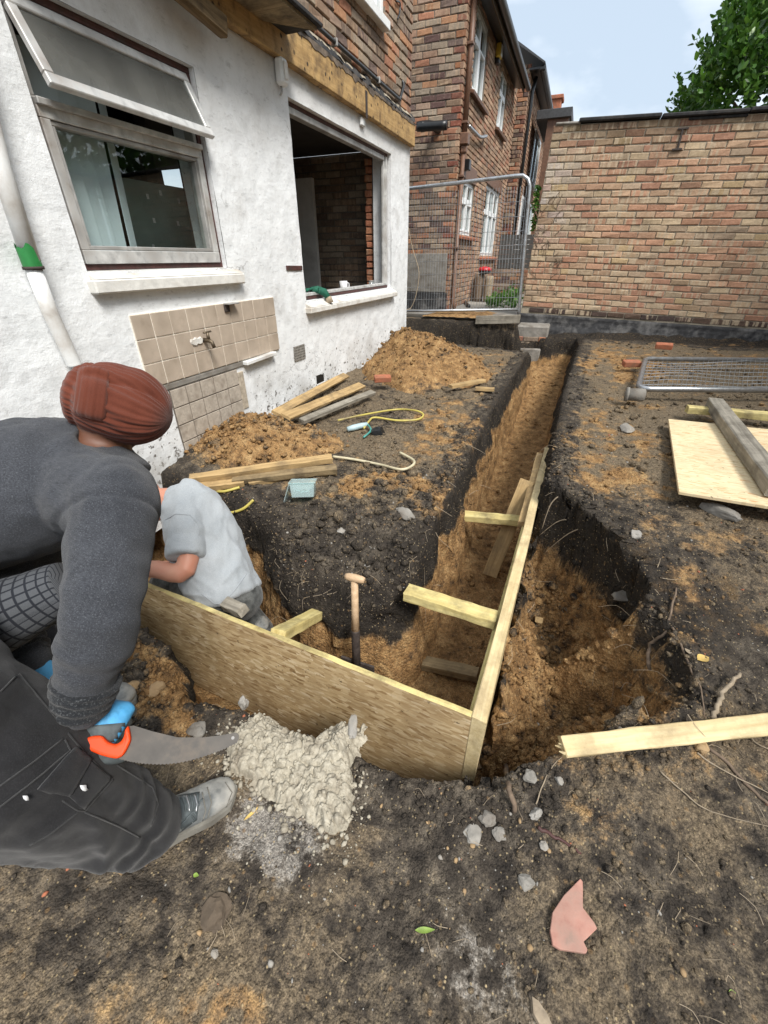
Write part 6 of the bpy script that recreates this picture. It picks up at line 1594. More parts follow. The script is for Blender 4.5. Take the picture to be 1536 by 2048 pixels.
mb = MB(); mb.box((-.05, -.045, .0023), (.05, .045, .0032), LM); mb.build('label', MT['label_print'], lid)
mb = MB(); mb.box((.0, -.04, .0034), (.02, .03, .0040), LM); mb.box((-.035, -.035, .0034), (-.022, .0, .0040), LM); mb.build('label_band', MT['label_green'], lid)
mb = MB()
for k in range(5): mb.box((-.015+.0, -.038+.015*k, .0034), (-.004, -.03+.015*k, .0040), LM)
mb.build('label_print', MT['black_plastic'], lid)
p = hit(712, 862); tr = thing('trowel', p, 'pale blue handled trowel lying on the sandy block by the yellow hose', 'trowel')
a = hit(695, 866)+np.array([0, 0, .03]); b = hit(735, 858)+np.array([0, 0, .04])
MB().tube([a, a+(b-a)*.3, a+(b-a)*.7, b], [.018, .024, .022, .016], 10).build('grip', MT['trowel_blue'], tr, True)
MB().tube(smooth_path([b, hit(742, 868)+np.array([0, 0, .03]), hit(727, 880)+np.array([0, 0, .02])], 4), .008, 6).build('strap', simple('teal', (.06, .25, .22), .5), tr, True)
# spade standing in the corner of the trench
s0 = aty(711, 1262, 1.19); s1 = aty(709, 1158, 1.24); s2 = aty(713, 1328, 1.16)
sp = thing('spade', s2, 'wooden T-handled spade standing in the trench against the earth block', 'spade')
MB().tube([s0, s0+(s1-s0)*.5, s1], [.018, .016, .0155], 12).build('shaft', MT['wood_ash'], sp, True)
u = np.array(ray(730, 1160)); h0, h1_ = aty(691, 1152, 1.24), aty(729, 1161, 1.24)
MB().tube([h0, h0+(h1_-h0)*.15, h0+(h1_-h0)*.5, h0+(h1_-h0)*.85, h1_], [.012, .0165, .0185, .0165, .012], 12).build('handle', MT['wood_ash'], sp, True)
MB().tube([s0+(s1-s0)*.02, s0, s0+(s2-s0)*.5, s2], [.0195, .020, .019, .02], 12).build('socket', MT['dark_iron'], sp, True)
mb = MB(); w_ = .085; bt_ = s2+np.array([0, .01, -.02])
mb.box((bt_[0]-w_, bt_[1]-.006, bt_[2]-.12), (bt_[0]+w_, bt_[1]+.006, bt_[2]+.03), ch=.004); mb.build('blade', MT['dark_iron'], sp)

# ------------------------------------------------------------------ things on and behind the windows
m0 = aty(692, 576, 5.35); mz = W2[2]+.0185
mx_ = -2.27-.06; q = atx(692, 574, HX-.16)
mug = thing('mug', (HX-.19, q[1], mz), 'white mug standing on the open window sill', 'mug')
MB().tube([(HX-.19, q[1], mz), (HX-.19, q[1], mz+.005), (HX-.19, q[1], mz+.10)], [.04, .043, .045], 18).build('cup', MT['mug'], mug, True)
MB().tube(smooth_path([(HX-.17, q[1]+.04, mz+.08), (HX-.16, q[1]+.075, mz+.07), (HX-.16, q[1]+.075, mz+.035), (HX-.17, q[1]+.04, mz+.02)], 5), .007, 8).build('handle', MT['mug'], mug, True)
jq = atx(744, 572, HX-.18); jar = thing('glass_jar', (HX-.19, jq[1], mz), 'small glass jar at the right end of the open window sill', 'jar')
MB().tube([(HX-.19, jq[1], mz+.001), (HX-.19, jq[1], mz+.06)], .035, 14).build('jar_body', MT['clear_plastic'], jar, True)
MB().tube([(HX-.19, jq[1], mz+.061), (HX-.19, jq[1], mz+.072)], .036, 14).build('lid', MT['alu_grey'], jar, True)
g = atx(643, 584, HX-.02); gl = thing('work_glove', (HX-.02, g[1], W2[2]), 'green work glove draped over the open window sill', 'glove')
def glove_flat():
    base = Vector((HX-.045, g[1]-.03, W2[2]+.075)); mb = MB()
    mb.tube([(base.x-.03, base.y-.07, base.z+.005), (base.x, base.y, base.z+.005), (base.x+.05, base.y+.04, base.z-.02), (base.x+.085, base.y+.055, base.z-.07)], [.025, .034, .036, .028], 10); mb.build('palm', MT['green_glove'], gl, True)
    mb = MB(); mb.tube([(base.x+.08, base.y+.055, base.z-.06), (base.x+.095, base.y+.06, base.z-.115)], [.031, .038], 10); mb.build('cuff', MT['twig_pale'], gl, True)
    for k in range(4):
        mb = MB(); o = -.02+.014*k
        mb.tube([(base.x-.02+o*.4, base.y-.05, base.z+.012+o*.2), (base.x-.05+o, base.y-.10-.01*k, base.z+.01), (base.x-.06+o, base.y-.13-.008*k, base.z-.003)], [.011, .0105, .008], 8); mb.build('finger', MT['green_glove'], gl, True)
    mb = MB(); mb.tube([(base.x+.02, base.y+.0, base.z+.02), (base.x+.05, base.y-.05, base.z+.0), (base.x+.055, base.y-.07, base.z-.02)], [.012, .011, .008], 8); mb.build('thumb', MT['green_glove'], gl, True)
glove_flat()
P = [atx(*q_, HX-.42) for q_ in ((262, 358), (380, 372), (390, 516), (276, 512))]
mbq = MB(); yy = [p[1] for p in P]; y0, y1 = min(yy), max(yy); z0 = P[2][2]-.05; z1 = P[0][2]
V = []; rr = .05
for (cy, cz, a0) in ((y1-rr, z1-rr, 0), (y0+rr, z1-rr, 90), (y0+.01, z0+.01, 180), (y1-.01, z0+.01, 270)):
    R_ = rr if a0 < 180 else .01
    for k in range(5): an = math.radians(a0+k*22.5); V.append((cy+R_*math.cos(an), cz+R_*math.sin(an)))
n = len(V); VV = [(HX-.42, a, b) for a, b in V]+[(HX-.43, a, b) for a, b in V]
mbq.add(VV, [tuple(range(n)), tuple(range(n, 2*n))[::-1]]+[(i, n+i, n+(i+1) % n, (i+1) % n) for i in range(n)])
simple('green_board', (.20, .27, .25), .8, 0, 8, .12, .1)
pb_ = thing('leaning_board', (HX-.42, (y0+y1)/2, z0), 'grey green rounded board with tape scraps behind the left window glass', 'board')
mbq.build('panel', MT['green_board'], pb_)
for px, py in ((308, 441), (356, 447), (307, 494), (321, 386), (357, 402), (295, 393)):
    t_ = atx(px, py, HX-.419); V, F = cbox(.0008, .009, .014); link('tape_scrap', mesh_np('tape', V, F, MT['mug']), pb_, mw=Matrix.Translation(t_+np.array([.002, 0, 0])))
mb = MB(); mb.box((HX-.5, y0-.2, .22), (HX-.45, y1+.2, z0)); tag(mb.build('low_cupboard', MT['interior_dark']), 'dark cupboard top behind the left window holding the board', 'cupboard')

# ------------------------------------------------------------------ yard beyond the fence
q = atz(963, 603, YZ); q2 = atz(980, 604, YZ)
st = thing('tree_stump', q, 'pale barked log post carrying the red pot in the yard beyond the fence', 'stump')
top = aty(958, 548, q[1])[2]
def log(x, y, z0, z1, r, mat, par, seed, nm):
    V, F = tube_vf([(x, y, z0+(z1-z0)*t) for t in np.linspace(0, 1, 8)], r, 14); V = np.array(V); d = fbm3(V, 6, 3, seed); c = np.array([x, y, 0]); V[:, :2] = (V[:, :2]-c[:2])*(1+.28*d[:, None])+c[:2]
    link(nm, mesh_np(nm, V, F, MT[mat], True), par)
log(q[0]-.09, q[1], YZ, top, .10, 'root', st, 1, 'dark_log'); log(q[0]+.12, q[1]-.05, YZ, top-.03, .085, 'twig_pale', st, 2, 'pale_log')
pz = top; pt = thing('red_pot', (q[0], q[1], pz), 'shiny red domed bowl on top of the log post', 'bowl')
MB().tube([(q[0], q[1], pz+.001), (q[0], q[1], pz+.03), (q[0], q[1], pz+.06)], [.08, .125, .135], 18).build('base', MT['black_plastic'], pt, True)
MB().tube([(q[0], q[1], pz+.061), (q[0], q[1], pz+.09), (q[0], q[1], pz+.12), (q[0], q[1], pz+.135)], [.137, .135, .10, .03], 18).build('dome', MT['red_plastic'], pt, True)
a = aty(1001, 470, 12.6); b = aty(1066, 470, 12.6); c_ = aty(1030, 537, 12.6)
pf = thing('panel_fence', (a[0], 12.6, YZ), 'dark grey boarded fence beyond the yard behind the mesh panel', 'fence')
n = 7
for k in range(n):
    z0 = c_[2]+(a[2]-c_[2])*k/n; mb = MB(); mb.box((a[0], 12.6, z0+.003), (b[0]+.5, 12.63, z0+(a[2]-c_[2])/n-.003), ch=.003); mb.build('fence_board', MT['fence_grey'], pf)
lw = thing('low_wall', (a[0], 12.55, YZ), 'low worn red brick wall under the dark boarded fence', 'wall')
M4 = wall_frame((NX+.02, 12.5, YZ), (1, 0, 0)); brick_wall(lw, M4, 1.9, int((c_[2]-YZ)/CH), PAL_RED, 'brick_red', 81, nparts=90)
mb = MB(); mb.box((NX+.02, 12.508, YZ), (NX+1.9, 12.7, c_[2]-.01)); mb.build('mortar', MT['mortar_dark'], lw)
pp = smooth_path([atz(925, 596, YZ+.02)+np.array([0, 0, .35]), atz(925, 598, YZ+.02)+np.array([.0, 0, .14]), atz(930, 603, YZ+.03), atz(938, 612, YZ+.03)], 5)
o = MB().tube(pp, .03, 8).build('drain_hose', MT['black_plastic'], None, True); tag(o, 'black drain hose at the foot of the brown downpipe', 'hose')

# ------------------------------------------------------------------ foliage
def leaves(name, C, seed, size, parent, mat, fold=.25):
    """C (n,6): position and outward direction"""
    r = np.random.default_rng(seed); n = len(C); P = C[:, :3]; D = C[:, 3:]+r.normal(size=(n, 3))*.55; D /= np.linalg.norm(D, axis=1)[:, None]
    U = np.cross(D, r.normal(size=(n, 3))); U /= np.linalg.norm(U, axis=1)[:, None]; Wv = np.cross(D, U)
    L = size*r.uniform(.6, 1.3, n)[:, None]; w = L*.30
    V = np.stack([P, P+D*L*.35+U*w+Wv*w*fold, P+D*L*.8+U*w*.55+Wv*w*fold*.5, P+D*L, P+D*L*.8-U*w*.55+Wv*w*fold*.5, P+D*L*.35-U*w+Wv*w*fold], 1)
    b = np.arange(n)[:, None]*6; F = np.concatenate([b+np.array([[0, 1, 2, 3]]), b+np.array([[0, 3, 4, 5]])])
    rv = np.repeat(r.random(n), 6); return link(name, mesh_np(name, V.reshape(-1, 3), F, MT[mat], False, attrs=dict(rnd=rv)), parent)
def leaf_mat(name, a, b, c):
    t = NT(name); f = t.attr('rnd'); col = t.ramp(f, [(0, a), (.6, b), (1, c)])
    t.fin(col, .38, spec=.45)
    tr = t.n('ShaderNodeBsdfTranslucent', {'Color': col}); m = t.n('ShaderNodeMixShader', {0: .28}); t.l(t.b.outputs[0], m.inputs[1]); t.l(tr.outputs[0], m.inputs[2]); t.l(m.outputs[0], t.out.inputs[0]); MT[name] = t.m
leaf_mat('laurel', (.030, .085, .012), (.060, .15, .020), (.13, .26, .035)); leaf_mat('ivy', (.04, .11, .02), (.09, .2, .03), (.15, .28, .06))
def tree():
    r = np.random.default_rng(8); cx, cy, cz = 2.75, 10.4, 2.9
    t = thing('laurel_tree', (cx, cy, .4), 'dense glossy green laurel tree rising behind the boundary wall', 'tree')
    mb = MB(); mb.tube([(cx, cy, .3), (cx+.05, cy, 1.6), (cx-.05, cy+.1, 2.8), (cx, cy, 4.2)], [.16, .13, .10, .03], 10)
    tips = []
    for k in range(34):
        a = r.uniform(0, 6.28); z0 = r.uniform(1.4, 3.6); e = r.uniform(.2, 1.2); L = r.uniform(.9, 1.7)
        p0 = np.array([cx, cy, z0]); p2 = p0+np.array([math.cos(a)*math.cos(e)*L, math.sin(a)*math.cos(e)*L, math.sin(e)*L]); p1 = (p0+p2)/2+np.array([0, 0, -.1]); mb.tube(smooth_path([p0, p1, p2], 4), [.04*(1-.8*i/8) for i in range(9)], 6); tips.append(p2)
    mb.build('trunk', MT['root'], t, True)
    C = []
    # clumps of leaves on twigs over an egg-shaped crown
    for k in range(900):
        d = r.normal(size=3); d /= np.linalg.norm(d); d[2] = abs(d[2])*1.0 if r.random() < .75 else d[2]
        rad = r.uniform(.62, 1.0)**.6; lump = 1+.16*fbm3(np.array([d*1.0]), 2.3, 3, 4)[0]
        hz = 2.35 if d[2] > 0 else 1.5
        p = np.array([cx, cy, cz])+d*np.array([1.75, 1.6, hz])*rad*lump
        tw = d*np.array([1, 1, .6])+np.array([0, 0, .75]); tw /= np.linalg.norm(tw); L = r.uniform(.25, .5)
        for j in range(26):
            s = r.random(); q = p+tw*L*(s-.3)+r.normal(size=3)*.05*(1.25-s); o = tw*.7+r.normal(size=3)*.7; C.append([*q, *o])
    C = np.array(C); k = C[:, 1] > 8.1
    leaves('crown', C[k], 3, .10, t, 'laurel')
tree()
def hedge():
    r = np.random.default_rng(18); n = 9000; C = np.stack([4.9+r.random(n)*.9, -3.8+15.5*r.random(n), 2.6+4.2*r.random(n)**1.1, -.6+r.normal(size=n)*.5, r.normal(size=n)*.5, .5+r.normal(size=n)*.4], 1)
    k = C[:, 2] < 6.2+.6*fbm2(C[:, 1], C[:, 0], .9, 3, 4)
    h = thing('hedge', (5.3, 1.5, .3), 'tall dark hedge behind the side wall, mirrored in the window glass', 'hedge'); leaves('foliage', C[k], 7, .26, h, 'laurel')
    mb = MB()
    for y in np.arange(-3.5, 11.5, 1.1): mb.tube([(5.35, y, .1), (5.4, y+.1, 5.5)], [.05, .02], 6)
    mb.build('stems', MT['root'], h)
hedge()
def ivy():
    r = np.random.default_rng(12); C = []
    for k in range(420):
        px = r.uniform(975, 1040); py = r.uniform(596, 617); p = atz(px, py, YZ); p[2] += abs(r.normal())*.05*(1+(px-975)/65*1.5); C.append([*p, r.normal()*.5, -.4+r.normal()*.4, .8])
    o = leaves('ground_ivy', np.array(C), 5, .09, None, 'ivy'); tag(o, 'green ivy spreading on the yard by the fence post', 'ivy', kind='stuff')
    C = []
    for k in range(150):
        t = r.random(); px = 1068+(1076-1068)*t+r.normal()*3; py = 372+(455-372)*(1-t)+r.normal()*4; p = aty(px, py, BY-.02); p[0] = min(p[0], -.70+.03); C.append([p[0], BY+.05+r.random()*.1, p[2], -.5, -.6, .2])
    o = leaves('wall_ivy', np.array(C), 6, .06, None, 'ivy'); tag(o, 'thin ivy climbing the left end of the boundary wall', 'ivy', kind='stuff')
    mb = MB()   # dead ivy stems clinging to the brick
    for k in range(46):
        px = r.uniform(1068, 1118); py = r.uniform(400, 600); p = aty(px, py, BY-.006); a = r.normal()*.7; L = r.uniform(.04, .16)
        q1 = p+np.array([math.sin(a)*L*.5, -.008, math.cos(a)*L*.5]); q2_ = q1+np.array([math.sin(a+r.normal()*.8)*L*.5, .002, math.cos(a)*L*.5]); mb.tube(smooth_path([p, q1, q2_], 3), .0035, 4, False)
    o = mb.build('dead_ivy_stems', MT['root']); tag(o, 'dead brown ivy stems clinging to the left end of the brick wall', 'ivy stems', kind='stuff')
ivy()
# ------------------------------------------------------------------ people
from mathutils.bvhtree import BVHTree
def loft(secs, n=20):
    """secs: (centre, side half-width, thickness half-width, side axis hint)"""
    V = []; F = []; m_ = len(secs); C = [Vector(s[0]) for s in secs]
    for i, s in enumerate(secs):
        t = (C[min(i+1, m_-1)]-C[max(i-1, 0)]).normalized(); u = Vector(s[3]); u = (u-t*u.dot(t)).normalized(); w = t.cross(u)
        for k in range(n):
            g = 2*math.pi*k/n; V.append(tuple(C[i]+u*math.cos(g)*s[1]+w*math.sin(g)*s[2]))
    for i in range(m_-1):
        for k in range(n): F.append((i*n+k, i*n+(k+1) % n, (i+1)*n+(k+1) % n, (i+1)*n+k))
    V.append(tuple(C[0])); V.append(tuple(C[-1])); a = len(V)-2
    for k in range(n): F.append((a, (k+1) % n, k)); F.append((a+1, (m_-1)*n+k, (m_-1)*n+(k+1) % n))
    return V, F
def limb(pts, rads, sub_=4):
    P = smooth_path(pts, sub_); x = np.linspace(0, len(pts)-1, len(P)); R = np.interp(x, range(len(pts)), rads)
    V, F = tube_vf(P, list(R), 16); return ball_ends(V, F, P, R)
def ball_ends(V, F, P, R):
    mb = MB(); mb.add(V, F)
    for p, r in ((P[0], R[0]), (P[-1], R[-1])): ball(mb, p, (r, r, r))
    return mb.v, mb.f
def ball(mb, c, r, rot=None, n=12):
    V = []; F = []
    for i in range(n+1):
        th = math.pi*i/n
        for k in range(2*n):
            ph = math.pi*k/n; v = Vector((math.sin(th)*math.cos(ph)*r[0], math.sin(th)*math.sin(ph)*r[1], math.cos(th)*r[2]))
            if rot is not None: v = rot @ v
            V.append(tuple(v+Vector(c)))
    for i in range(n):
        for k in range(2*n): F.append((i*2*n+k, (i+1)*2*n+k, (i+1)*2*n+(k+1) % (2*n), i*2*n+(k+1) % (2*n)))
    mb.add(V, F)
def skin(name, mb, vox, mat, parent, it=6, fold=None, sm=True):
    """one continuous surface grown from overlapping limb shapes"""
    me = mesh_np(name, np.array(mb.v), mb.f); o = bpy.data.objects.new('tmp', me); COL.objects.link(o)
    r = o.modifiers.new('r', 'REMESH'); r.mode = 'VOXEL'; r.voxel_size = vox
    s = o.modifiers.new('s', 'SMOOTH'); s.factor = .5; s.iterations = it
    dg = bpy.context.evaluated_depsgraph_get(); m2 = bpy.data.meshes.new_from_object(o.evaluated_get(dg)); bpy.data.objects.remove(o)
    m2.name = name; n = len(m2.vertices)
    V = np.empty(n*3, np.float32); m2.vertices.foreach_get('co', V); V = V.reshape(-1, 3).astype(float)
    N = np.empty(n*3, np.float32); m2.vertex_normals.foreach_get('vector', N); N = N.reshape(-1, 3)
    if fold is not None:
        V = V+N*fold(V)[:, None]; m2.vertices.foreach_set('co', V.astype(np.float32).ravel()); m2.update()
    if sm: m2.polygons.foreach_set('use_smooth', np.ones(len(m2.polygons), bool))
    m2.materials.clear(); m2.materials.append(MT[mat] if isinstance(mat, str) else mat)
    o = link(name, m2, parent); return o
def ridg(P, sc, seed, axis=None, st=1.0):
    """cloth creases: ridged noise, stretched along an axis"""
    if axis is not None:
        a = np.array(axis, float); a /= np.linalg.norm(a); d = P@a; P = P-np.outer(d, a)*(1-1/st)
    return 1-2*np.abs(fbm3(P, sc, 3, seed))
def crease(P, sc, seed, axis, st, wd=1.15):
    """narrow pinched creases running along an axis"""
    a = nrm(axis); d = P@a; Q = P-np.outer(d, a)*(1-1/st); n = np.abs(fbm3(Q, sc, 2, seed)); m_ = sstep(-.25, .15, fbm3(P, 4.5, 2, seed+9)); return np.clip(1-wd*3*n, 0, 1)**1.3*m_
def bvh_of(o):
    me = o.data; return BVHTree.FromPolygons([v.co[:] for v in me.vertices], [p.vertices[:] for p in me.polygons])
def on(b, px, py, off=.002):
    d = Vector(ray(px, py)).normalized(); h = b.ray_cast(Vector(CAM), d)
    if h[0] is None: return None
    n = h[1] if h[1].dot(d) < 0 else -h[1]
    return h[0]+n*off, n
def seam(b, pxs, r, mat, name, parent, off=.001):
    P = []
    for i in range(len(pxs)-1):
        for k in range(6):
            t = k/6; q = on(b, pxs[i][0]*(1-t)+pxs[i+1][0]*t, pxs[i][1]*(1-t)+pxs[i+1][1]*t, off)
            if q: P.append(q[0])
    if len(P) > 3: return MB().tube(P, r, 5).build(name, MT[mat], parent, True)
def patch(b, quad, nu, nv, off, t, mat, name, parent):
    """cloth piece sewn on: follows the surface below it, with its own thickness"""
    q = [np.array(p, float) for p in quad]; G = {}; V = []
    for j in range(nv+1):
        for i in range(nu+1):
            u, v = i/nu, j/nv; p = (q[0]*(1-u)+q[1]*u)*(1-v)+(q[3]*(1-u)+q[2]*u)*v; h = on(b, p[0], p[1], off)
            if h: G[(i, j)] = (len(V), len(V)+1); V += [tuple(h[0]), tuple(h[0]-h[1]*t)]
    F = []
    for j in range(nv):
        for i in range(nu):
            k = [(i, j), (i+1, j), (i+1, j+1), (i, j+1)]
            if all(c in G for c in k):
                F.append(tuple(G[c][0] for c in k)); F.append(tuple(G[c][1] for c in k)[::-1])
                for a, c in ((0, 1), (1, 2), (2, 3), (3, 0)):
                    e = (i+(0, 1, 0, -1)[a], j+(-1, 0, 1, 0)[a])
                    nb_ = [(e[0], e[1]), (e[0]+1, e[1]), (e[0]+1, e[1]+1), (e[0], e[1]+1)]
                    if e[0] < 0 or e[1] < 0 or e[0] >= nu or e[1] >= nv or not all(z in G for z in nb_):
                        F.append((G[k[a]][0], G[k[a]][1], G[k[c]][1], G[k[c]][0]))
    if not F: return None
    return link(name, mesh_np(name, np.array(V), F, MT[mat], True), parent)
cloth('sweater', (.046, .050, .058), (.062, .067, .077), 1300, .5, (.12, .127, .14))
cloth('knit_cuff', (.016, .018, .021), (.03, .032, .036), 500, .6, (.09, .095, .1))
cloth('trousers', (.013, .013, .0145), (.030, .030, .032), 1200, .35, (.04, .04, .042), lo=14)
cloth('seam', (.03, .03, .032), (.05, .05, .05), 700)
cloth('turban', (.105, .029, .017), (.16, .046, .027), 1100, .3)
cloth('polo', (.34, .37, .395), (.41, .435, .455), 900, .2)
t = cloth('camo', (.035, .037, .036), (.16, .165, .16), 900, .2, lo=26)
def knit():
    t = NT('sweater'); v = t.coord('Object'); n = t.noise(v, 9, 5, .6)
    w = t.noise(t.n('ShaderNodeMapping', {'Vector': v, 'Rotation': (.4, .55, .3), 'Scale': (60, 420, 420)}).outputs[0], 1, 3, .6)
    k = t.noise(v, 900, 2, .5); f = t.noise(v, 420, 3, .6)
    c = t.mix(t.ramp(n, [(.3, 0), (.7, 1)]), (.037, .040, .047), (.060, .064, .074)); c = t.mix(t.ramp(w, [(.38, .6), (.55, 0)]), c, (.020, .022, .026)); c = t.mix(t.ramp(f, [(.55, 0), (.7, .55)]), c, (.15, .155, .17))
    t.fin(c, .95, t.bump(t.math('ADD', t.math('MULTIPLY', w, .4), k), .5, .003), spec=.12); t.b.inputs['Sheen Weight'].default_value = .12; MT['sweater'] = t.m
knit()
def plaid():
    t = NT('plaid'); v = t.coord('Object', rot=(.5, .3, .7))
    lines = None
    for k in ('pu', 'pv'):
        f = t.math('PINGPONG', t.math('MULTIPLY', t.attr(k), 44.0), .5); q = t.ramp(f, [(.08, 1), (.13, 0)]); lines = q if lines is None else t.math('MAXIMUM', lines, q)
    n = t.noise(v, 500, 2); c = t.mix(n, (.05, .055, .064), (.10, .106, .115)); c = t.mix(lines, c, (.010, .012, .018)); t.fin(c, .95, t.bump(n, .4, .003)); MT['plaid'] = t.m
plaid()
def skin_mat(name, col, red):
    t = NT(name); v = t.coord('Object'); n = t.noise(v, 60, 5, .6); n2 = t.noise(v, 9, 3)
    c = t.mix(t.ramp(n2, [(.35, 0), (.65, .6)]), col, red); t.fin(c, .55, t.bump(n, .25, .002)); MT[name] = t.m
    try: t.b.inputs['Subsurface Weight'].default_value = .08; t.b.inputs['Subsurface Radius'].default_value = (.01, .004, .002)
    except Exception: pass
skin_mat('skin_dark', (.125, .055, .032), (.15, .06, .034)); skin_mat('skin_pale', (.50, .25, .17), (.52, .20, .13))
simple('boot_leather', (.155, .165, .165), .75, 0, 16, .45, .5, (.36, .34, .30))
simple('boot_sole', (.20, .19, .165), .85, 0, 40, .3, .5, (.09, .08, .065))
simple('beard', (.012, .011, .011), .9, 0, 120, .5, .8)
simple('eye_white', (.7, .68, .64), .3)
simple('eye_dark', (.015, .01, .008), .2)
V3 = lambda p: np.array(p, float)
def nrm(v): v = np.array(v, float); return v/np.linalg.norm(v)
def head(mb, c, up, fwd, r):
    """skull, jaw, nose, ears and lips round a centre, looking along fwd"""
    up = nrm(up); fwd = nrm(np.array(fwd)-up*np.dot(fwd, up)); sd = np.cross(fwd, up); R = Matrix(((sd[0], fwd[0], up[0]), (sd[1], fwd[1], up[1]), (sd[2], fwd[2], up[2])))
    at_ = lambda s, f, u: V3(c)+sd*s*r+fwd*f*r+up*u*r
    ball(mb, at_(0, -.05, .18), (r*.78, r*.95, r*.92), R); ball(mb, at_(0, .22, -.38), (r*.58, r*.62, r*.66), R); ball(mb, at_(0, .62, -.82), (r*.26, r*.2, r*.2), R)
    mb.tube([at_(0, .86, .12), at_(0, 1.06, -.22), at_(0, .86, -.28)], [r*.08, r*.16, r*.1], 8)
    for s in (-1, 1): ball(mb, at_(s*.80, -.02, -.02), (r*.09, r*.2, r*.3), R); ball(mb, at_(s*.36, .70, .2), (r*.22, r*.14, r*.1), R)
    ball(mb, at_(0, .80, -.50), (r*.26, r*.12, r*.06), R); ball(mb, at_(0, .78, -.60), (r*.22, r*.12, r*.06), R)
    return at_, R
def eyes(at_, r, parent):
    for s in (-1, 1):
        mb = MB(); ball(mb, at_(s*.34, .70, .06), (r*.085, r*.085, r*.085)); e = mb.build('eye', MT['eye_white'], parent, True)
        mb = MB(); ball(mb, at_(s*.34, .765, .05), (r*.045, r*.03, r*.045)); mb.build('iris', MT['eye_dark'], e, True)
def boot(parent, heel, toe, shank, name='boot'):
    heel, toe = V3(heel), V3(toe); d = nrm(toe-heel); L = np.linalg.norm(toe-heel); s = np.cross(d, [0, 0, 1]); s /= np.linalg.norm(s); up = np.array([0, 0, 1.])
    mb = MB(); secs = []
    for t_, a, c, b in ((.0, .026, .055, .040), (.05, .036, .058, .052), (.16, .041, .066, .060), (.30, .042, .072, .066), (.44, .043, .064, .058), (.56, .046, .054, .047), (.68, .050, .046, .038), (.80, .051, .041, .033), (.90, .046, .037, .029), (.97, .034, .033, .024), (1.0, .018, .03, .016)):
        secs.append((heel+d*L*t_+up*c, a, b, s))
    mb.add(*loft(secs)); mb.add(*limb([heel+d*L*.24+up*.08, heel+d*L*.20+up*.17, shank], [.050, .050, .055]))
    cr = lambda P: .0028*ridg(P, 26, 5, d, .5)*sstep(.0, .05, P[:, 2]-heel[2]-.02)+.0012*fbm3(P, 90, 2, 4)
    b = skin(name, mb, .006, 'boot_leather', parent, 5, cr)
    mb = MB(); n = 28; ring_ = []
    for k in range(n):
        g = 2*math.pi*k/n; x = .5+.53*math.cos(g); w = np.interp(x, [-.03, .05, .3, .45, .75, .92, 1.03], [.03, .042, .044, .043, .056, .05, .03]); ring_.append(heel+d*L*x+s*w*math.sin(g)/max(.35, abs(math.sin(g)))*min(1, abs(math.sin(g))*1.6))
    Vv = [tuple(p+up*.001) for p in ring_]+[tuple(p+up*.026) for p in ring_]; mb.add(Vv, [tuple(range(n))[::-1], tuple(range(n, 2*n))]+[(k, (k+1) % n, n+(k+1) % n, n+k) for k in range(n)])
    mb.build('sole', MT['boot_sole'], b); return b
def hand_glove(parent, wrist, knuck, back, curl, name='glove', thumb_side=1, spread=.021, fl=(.075, .086, .082, .065)):
    """gloved hand: palm, four curled fingers and a thumb from the side of the palm"""
    wrist, knuck = V3(wrist), V3(knuck); f = nrm(knuck-wrist); n = nrm(np.array(back)-f*np.dot(back, f)); s = np.cross(n, f); L = np.linalg.norm(knuck-wrist); mb = MB()
    mb.add(*loft([(wrist-f*.03, .034, .028, s), (wrist, .034, .027, s), (wrist+f*L*.4, .042, .024, s), (wrist+f*L*.8, .046, .021, s), (knuck, .044, .018, s), (knuck+f*.008, .036, .012, s)]))
    g = skin(name, mb, .005, 'glove_blue', parent, 4, lambda P: .0016*ridg(P, 60, 3))
    for k in range(4):
        o = (k-1.5)*spread; p = knuck+s*o-f*.012; a = curl; P = [p]; dirv = f.copy()
        for j, sl_ in enumerate((.42, .33, .25)):
            ang = a*(.75+.25*j); dirv = nrm(dirv*math.cos(ang)-n*math.sin(ang)); n2 = None; p = p+dirv*fl[k]*sl_; P.append(p)
            nn = n; n = nrm(n-dirv*np.dot(n, dirv))
        n = nrm(np.array(back)-f*np.dot(back, f))
        V, F = limb(P, [.0125, .012, .0115, .009], 3); m_ = mesh_np('finger', np.array(V), F, MT['glove_palm' if True else 'glove_blue'], True); link('finger', m_, g)
    b0 = wrist+f*L*.35+s*thumb_side*.036; P = [b0, b0+s*thumb_side*.022+f*.03-n*.012, b0+s*thumb_side*.016+f*.058-n*.03, b0+f*.075-n*.045+s*thumb_side*.004]
    V, F = limb(P, [.016, .015, .0135, .010], 3); link('thumb', mesh_np('thumb', np.array(V), F, MT['glove_palm'], True), g)
    V, F = loft([(wrist-f*.047, .041, .035, s), (wrist-f*.036, .043, .037, s), (wrist-f*.024, .041, .034, s)]); link('cuff', mesh_np('cuff', np.array(V), F, MT['glove_cuff'], True), g)
    return g
# ---------------------------------------------------------------- the man bent over with the saw
UP = np.array([0, 0, 1.])
m1 = thing('person', (-1.15, .40, .0), 'person in rust brown turban and grey knitted sweater bending over with a saw', 'person')
N1 = atd(208, 893, 1.10); S1 = V3((-1.05, .66, .985)); HC = V3((-1.56, .30, .90)); Lat = nrm((.58, -.81, 0)); sx0 = nrm(S1-HC)
shR = atd(232, 1000, .935); elR = atd(207, 1235, .825); wrR = atd(163, 1405, .86)
shL = S1-Lat*.12-UP*.09-sx0*.07; elL = atd(-30, 1200, 1.12); wrL = atd(55, 1318, 1.08)
T1 = atd(236, 812, 1.08); hU = nrm((.60, .48, .55)); hF = nrm(np.array([.35, .50, -.8]))
hipR, knR, anR = atd(-190, 1430, .74), atd(62, 1545, .83), atd(270, 1646, 1.075)
hipL, knL, anL = HC-Lat*.10-UP*.06, V3((-1.66, .50, .48)), V3((-1.45, .50, .11))
mb = MB()
